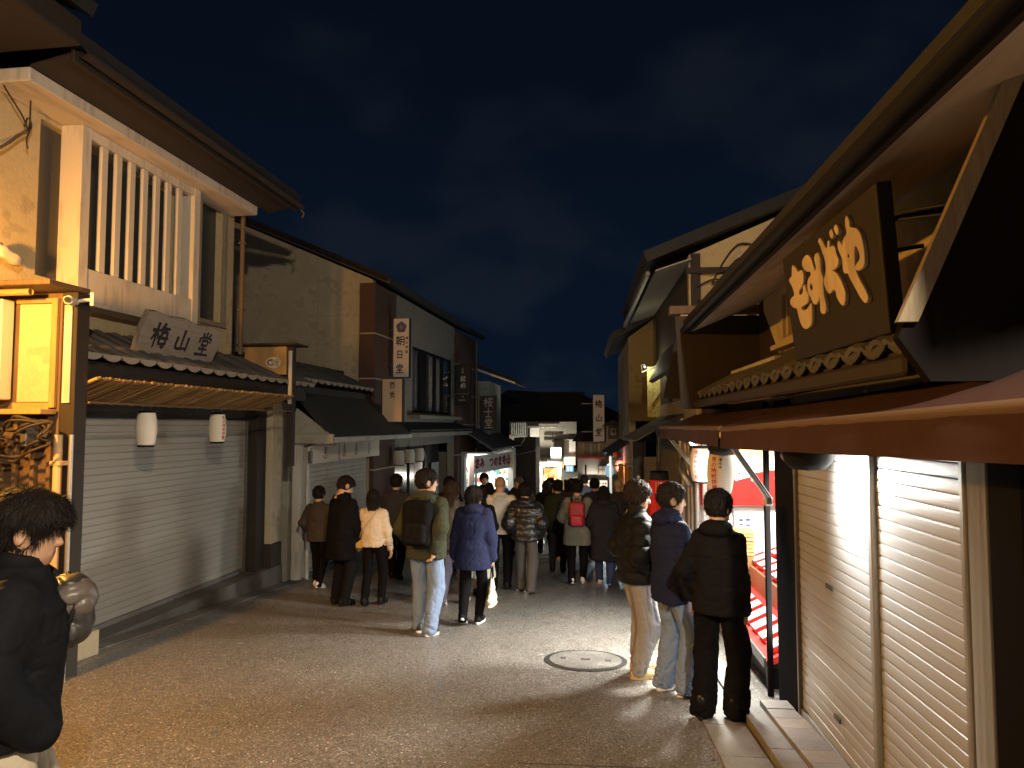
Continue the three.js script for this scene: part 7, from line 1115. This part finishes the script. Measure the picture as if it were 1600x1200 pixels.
// group on the left
person({ label: 'person half hidden behind the man in the long black coat, in a dark brown jacket', pos: [-4.40, -11.0], h: 1.58, face: 172, hair: 'short', seed: 8, legs: smallL, arms: ['pocket', 'down'], top: { m: cloth([0.05, 0.04, 0.034]), b: 0.03, hem: 0.8 }, bottom: { m: blackC, b: 0.012 }, shoes: { m: white_, sole: white_ } });
person({ label: 'person in a long black coat bending the head toward the cream blouse', pos: [-3.52, -9.62], h: 1.74, face: 152, yaw: -0.55, pitch: 0.42, roll: -0.3, lean: 0.08, side: -0.05, hair: 'short', seed: 9, arms: ['low', 'low'], top: { m: blackC, b: 0.042, hem: 0.62, collar: 1, collarRing: true, hood: true }, bottom: { m: blackC2, b: 0.024 } });
const girl = person({ label: 'person with long dark hair in a cream blouse and black trousers beside the black coat', pos: [-3.06, -9.66], h: 1.58, fem: true, face: 176, yaw: 0.25, hair: 'long', seed: 10, legs: smallR, arms: ['low', 'down'], top: { name: 'blouse', m: cloth([0.62, 0.52, 0.40]), b: 0.034, hem: 0.88, fold: 0.014, cuff: 0.3 }, bottom: { m: blackC, b: 0.012 } });
{ const t = carried(girl, 'shoulder_bag', 'small yellow shoulder bag on a thin strap across the cream blouse', 'bag'), f = rbox(0.2, 0.92, -0.06, 0.06, 0.07, 0.03, 0.025); part(t, 'pouch', net(f, [0.1, 0.8, -0.14], [0.3, 1.04, 0.02], 0.009), mat([0.55, 0.38, 0.08], { roughness: 0.5 })); part(t, 'strap', tube([[0.2, 0.98, -0.06], [0.13, 1.12, -0.17], [-0.04, 1.34, -0.17], [-0.1, 1.45, -0.06], [-0.06, 1.40, 0.12], [0.14, 1.1, 0.16], [0.22, 0.98, 0.0]], 0.006, 6, 40), mat([0.45, 0.33, 0.12], { roughness: 0.5 })); }
const dk = person({ label: 'person in a black jacket with a pale hem carrying a blue bag', pos: [-3.45, -12.1], h: 1.78, face: 178, hair: 'short', seed: 11, legs: smallL, arms: ['down', 'front'], top: { m: charcoal, b: 0.034, hem: 0.84, hemBand: white_ }, bottom: { m: blackC, b: 0.014 } });
{ const t = carried(dk, 'blue_bag', 'bright blue carrier bag hanging beside the man with the pale hem', 'bag'), f = rbox(-0.27, 0.60, 0.02, 0.09, 0.14, 0.05, 0.04); part(t, 'bag_body', net((x, y, z) => f(x, y, z) - 0.01 * noise3(x * 14, y * 10, z * 14), [-0.42, 0.4, -0.1], [-0.14, 0.8, 0.14], 0.01), mat([0.02, 0.10, 0.30], { roughness: 0.35 })); part(t, 'bag_handle', tube([[-0.31, 0.72, 0.02], [-0.28, 0.86, 0.02], [-0.25, 0.86, 0.02], [-0.23, 0.72, 0.02]], 0.008, 6), mat([0.02, 0.10, 0.30], { roughness: 0.35 })); }
const gm_ = person({ label: 'person in an olive hooded jacket, light blue jeans and dark sneakers looking to the side', pos: [-1.93, -8.06], h: 1.84, face: 172, yaw: -0.95, pitch: 0.02, hair: 'short', seed: 12, cell: 0.011, legs: [[0.1, 0, 0.06, 0], [-0.08, 0, -0.1, 0.12]], arms: ['pocket', 'back'], top: { m: olive, b: 0.046, hem: 0.80, hood: true, fold: 0.011 }, bottom: { m: denim, b: 0.03, ankle: 0.03, fold: 0.013 }, shoes: { m: mat([0.03, 0.025, 0.024], { roughness: 0.6 }), sole: white_ } });
backpack(gm_, 'black backpack worn over the olive jacket', blackC, M.black, blackC2, -0.25, 1.06);
person({ label: 'person with brown hair and grey-violet trousers half hidden behind the navy coat', pos: [-1.98, -9.85], h: 1.70, fem: true, face: 170, yaw: -0.5, hair: 'bob', hairColor: [0.03, 0.018, 0.012], seed: 13, legs: walkR, arms: ['down', 'down'], top: { m: cloth([0.07, 0.065, 0.06]), b: 0.03, hem: 0.78 }, bottom: { m: cloth([0.085, 0.08, 0.11]), b: 0.018 }, shoes: { m: cloth([0.3, 0.28, 0.27]), sole: white_ } });
const nv = person({ label: 'person with long dark hair in a navy coat holding an off-white tote', pos: [-1.49, -8.63], h: 1.66, fem: true, face: 174, yaw: -0.75, hair: 'long', seed: 14, cell: 0.011, legs: [[0.09, 0.03, -0.14, 0.5], [-0.06, 0, 0.08, 0]], arms: ['down', 'down'], top: { m: navyC2, b: 0.05, hem: 0.70, flare: 0.03, hood: true, fold: 0.010 }, bottom: { m: blackC, b: 0.008 }, shoes: { m: M.black, sole: white_ } });
{ const t = carried(nv, 'tote_bag', 'off-white tote bag in the hand of the person in navy', 'bag'), m = mat([0.55, 0.53, 0.42], { roughness: 0.9 }); const w = nv.wr[1]; const f = (x, y, z) => { const v = clamp((w[1] - 0.26 - y) / 0.3, 0, 1); return smax((Math.hypot((z - w[2]) / (0.05 + 0.1 * v), (x - w[0]) / (0.02 + 0.03 * v)) - 1) * 0.03, Math.max(w[1] - 0.60 - y, y - w[1] + 0.26), 0.01) - 0.006 * noise3(x * 12, y * 14, z * 12); }; part(t, 'bag_body', net(f, [w[0] - 0.12, w[1] - 0.68, w[2] - 0.24], [w[0] + 0.12, w[1] - 0.2, w[2] + 0.24], 0.0095), m); for (const s of [-1, 1]) part(t, 'bag_handle', tube([[w[0] + s * 0.012, w[1] - 0.27, w[2] - 0.04], [w[0] + s * 0.008, w[1] - 0.1, w[2]], [w[0] + s * 0.008, w[1] - 0.27, w[2] + 0.04]], 0.007, 6), blackC2); }
person({ label: 'person in a long cream skirt hidden behind the navy coat', pos: [-1.72, -10.6], h: 1.62, fem: true, face: 178, hair: 'bob', seed: 15, legs: smallL, arms: ['front', 'front'], top: { m: blackC2, b: 0.026, hem: 0.86 }, bottom: { m: cloth([0.62, 0.60, 0.52]), skirt: 0.32, m2: cloth([0.4, 0.36, 0.3]) }, shoes: { m: M.black, sole: M.black } });
person({ label: 'person with cropped fair hair in a cream sweater and black trousers', pos: [-1.50, -11.25], h: 1.77, face: 180, hair: 'buzz', hairColor: [0.30, 0.19, 0.10], seed: 16, wide: 0.012, legs: smallR, arms: ['front', 'front'], top: { name: 'sweater', m: beigeC, b: 0.034, hem: 0.86, fold: 0.010 }, bottom: { m: blackC, b: 0.016 } });
person({ label: 'person in a shiny black quilted puffer and grey trousers seen from behind', pos: [-1.08, -11.08], h: 1.66, face: 178, yaw: 0.3, hair: 'fringe', seed: 17, cell: 0.012, wide: 0.012, legs: smallL, arms: ['pocket', 'pocket'], top: { m: cloth([0.016, 0.016, 0.017], { roughness: 0.3, specularIntensity: 0.9 }), b: 0.07, hem: 0.84, quilt: 0.10, hood: true, fold: 0.014 }, bottom: { m: greyT, b: 0.026, ankle: 0.03 } });
person({ label: 'person with long brown hair in a dark red top walking up the lane', pos: [-0.89, -15.7], h: 1.62, fem: true, face: 2, hair: 'long', hairColor: [0.03, 0.018, 0.012], seed: 18, legs: walkL, arms: ['chest', 'down'], top: { m: cloth([0.05, 0.016, 0.016]), b: 0.034, hem: 0.82 }, bottom: { m: blackC, b: 0.014 }, shoes: { m: white_, sole: white_ } });
const rb_ = person({ label: 'person in an olive-grey coat, black trousers and white sneakers with a red backpack', pos: [-0.31, -12.1], h: 1.71, face: 180, hair: 'short', seed: 19, cell: 0.012, wide: 0.01, legs: smallR, arms: ['strap', 'strap'], top: { m: cloth([0.17, 0.165, 0.13]), b: 0.046, hem: 0.66, flare: 0.02, fold: 0.010 }, bottom: { m: blackC, b: 0.016 }, shoes: { m: white_, sole: white_ } });
backpack(rb_, 'red backpack with dark straps on the olive-grey coat', mat([0.30, 0.012, 0.026], { roughness: 0.6 }), M.black, mat([0.36, 0.014, 0.03], { roughness: 0.55 }), -0.25, 0.92);
person({ label: 'person in a long black hooded coat, blue jeans and white shoes', pos: [0.14, -12.05], h: 1.62, face: 180, hair: 'bob', seed: 20, cell: 0.012, legs: smallL, arms: ['pocket', 'front'], top: { m: cloth([0.02, 0.02, 0.023]), b: 0.05, hem: 0.44, flare: 0.02, hood: true }, bottom: { m: denimDark, b: 0.02 }, shoes: { m: white_, sole: white_ } });
person({ label: 'person with cropped pale hair in a dark grey jacket beyond the long black coat', pos: [0.42, -14.1], h: 1.74, face: 178, hair: 'buzz', hairColor: [0.34, 0.26, 0.15], seed: 21, legs: smallR, top: { m: charcoal, b: 0.036, hem: 0.82 }, bottom: { m: denimDark, b: 0.012 } });
person({ label: 'person in dark clothes before the bright far left shop, taller than the cream sweater', pos: [-2.66, -17.0], h: 1.82, face: 20, hair: 'short', seed: 22, cell: 0.016, arms: ['front', 'down'], legs: walkR, top: { m: blackC, b: 0.04, hem: 0.8 }, bottom: { m: blackC2, b: 0.014 } });
person({ label: 'person with a pale face in a dark hooded coat by the dark narrow building', pos: [-1.80, -16.5], h: 1.74, face: 40, yaw: -1.2, hair: 'short', hairColor: [0.1, 0.09, 0.08], seed: 23, cell: 0.016, legs: smallL, top: { m: cloth([0.02, 0.022, 0.018]), b: 0.045, hem: 0.76, hood: true }, bottom: { m: blackC2, b: 0.014 } });
person({ label: 'person in a blue jacket by the steel post of the far left shop', pos: [-2.9, -22.0], h: 1.66, face: 30, hair: 'short', hairColor: [0.05, 0.02, 0.02], seed: 24, cell: 0.018, legs: smallR, top: { m: cloth([0.03, 0.06, 0.12]), b: 0.04, hem: 0.8 }, bottom: { m: blackC2, b: 0.014 } });
person({ label: 'person with wavy hair in a black coat walking beside the dark red top', pos: [-1.15, -16.6], h: 1.68, fem: true, face: 200, hair: 'bob', hairColor: [0.03, 0.02, 0.014], seed: 25, cell: 0.016, legs: walkL, top: { m: blackC2, b: 0.05, hem: 0.62, flare: 0.02 }, bottom: { m: blackC, b: 0.012 } });
person({ label: 'person in a blue-grey jacket standing far down the lane before the menu board', pos: [-0.30, -19.2], h: 1.80, face: 185, hair: 'short', seed: 26, cell: 0.018, legs: stand, top: { m: cloth([0.06, 0.075, 0.10]), b: 0.036, hem: 0.82 }, bottom: { m: blackC2, b: 0.014 } });
person({ label: 'person in a brown scarf and dark coat in the far crowd before the stall awning', pos: [-0.75, -20.2], h: 1.66, fem: true, face: 170, hair: 'bob', seed: 27, cell: 0.018, legs: smallL, top: { m: cloth([0.06, 0.045, 0.035]), b: 0.05, hem: 0.7 }, bottom: { m: blackC2, b: 0.012 } });
person({ label: 'person in a light grey jacket in the far crowd by the lit doorway', pos: [-1.6, -24.5], h: 1.70, face: 180, hair: 'short', seed: 28, cell: 0.02, legs: smallR, top: { m: cloth([0.14, 0.14, 0.15]), b: 0.04, hem: 0.8 }, bottom: { m: blackC2, b: 0.014 } });
person({ label: 'person in a dark coat far down the lane under the blue light box', pos: [-0.9, -27.0], h: 1.68, face: 10, hair: 'short', seed: 29, cell: 0.02, legs: walkL, top: { m: charcoal, b: 0.04, hem: 0.74 }, bottom: { m: blackC2, b: 0.014 } });

// more of the crowd that fills the lane
[['person in a black bomber jacket in the crowd right behind the cream blouse', -2.75, -13.4, 1.74, 176, 'short', [0.015, 0.015, 0.016], [0.03, 0.03, 0.035]],
  ['person with long hair in a charcoal coat behind the cream sweater', -2.15, -14.3, 1.64, 182, 'long', [0.03, 0.03, 0.032], [0.012, 0.012, 0.013]],
  ['person in a dark green parka between the quilted puffer and the dark red top', -0.72, -13.6, 1.70, 178, 'short', [0.025, 0.03, 0.02], [0.02, 0.02, 0.022]],
  ['person in a dark grey hoodie beyond the red backpack', 0.0, -15.6, 1.72, 184, 'fringe', [0.035, 0.035, 0.037], [0.02, 0.022, 0.03]],
  ['person with a dark bob in a long black dress before the black banner sign', 0.62, -16.6, 1.60, 175, 'bob', [0.014, 0.013, 0.014], [0.012, 0.012, 0.013]],
  ['person in a brown jacket far off before the bright left shop', -2.05, -20.5, 1.72, 186, 'short', [0.06, 0.045, 0.03], [0.014, 0.014, 0.016]],
  ['person in a black jacket far off beside the lit poster', -1.75, -29.0, 1.70, 170, 'short', [0.014, 0.014, 0.016], [0.014, 0.014, 0.016]],
].forEach(([label, x, z, h, face, hair, c1, c2], i) => person({ label, pos: [x, z], h, face, fem: hair === 'long' || hair === 'bob', hair, seed: 31 + (i % 3), cell: 0.017, yaw: (i % 3 - 1) * 0.3, legs: [smallL, smallR, stand][i % 3], arms: [['pocket', 'down'], ['front', 'down'], ['down', 'pocket']][i % 3], top: { m: cloth(c1), b: 0.036, hem: i === 4 ? 0.5 : 0.8 }, bottom: { m: cloth(c2), b: 0.014 } }));
renderer.render(scene, camera);
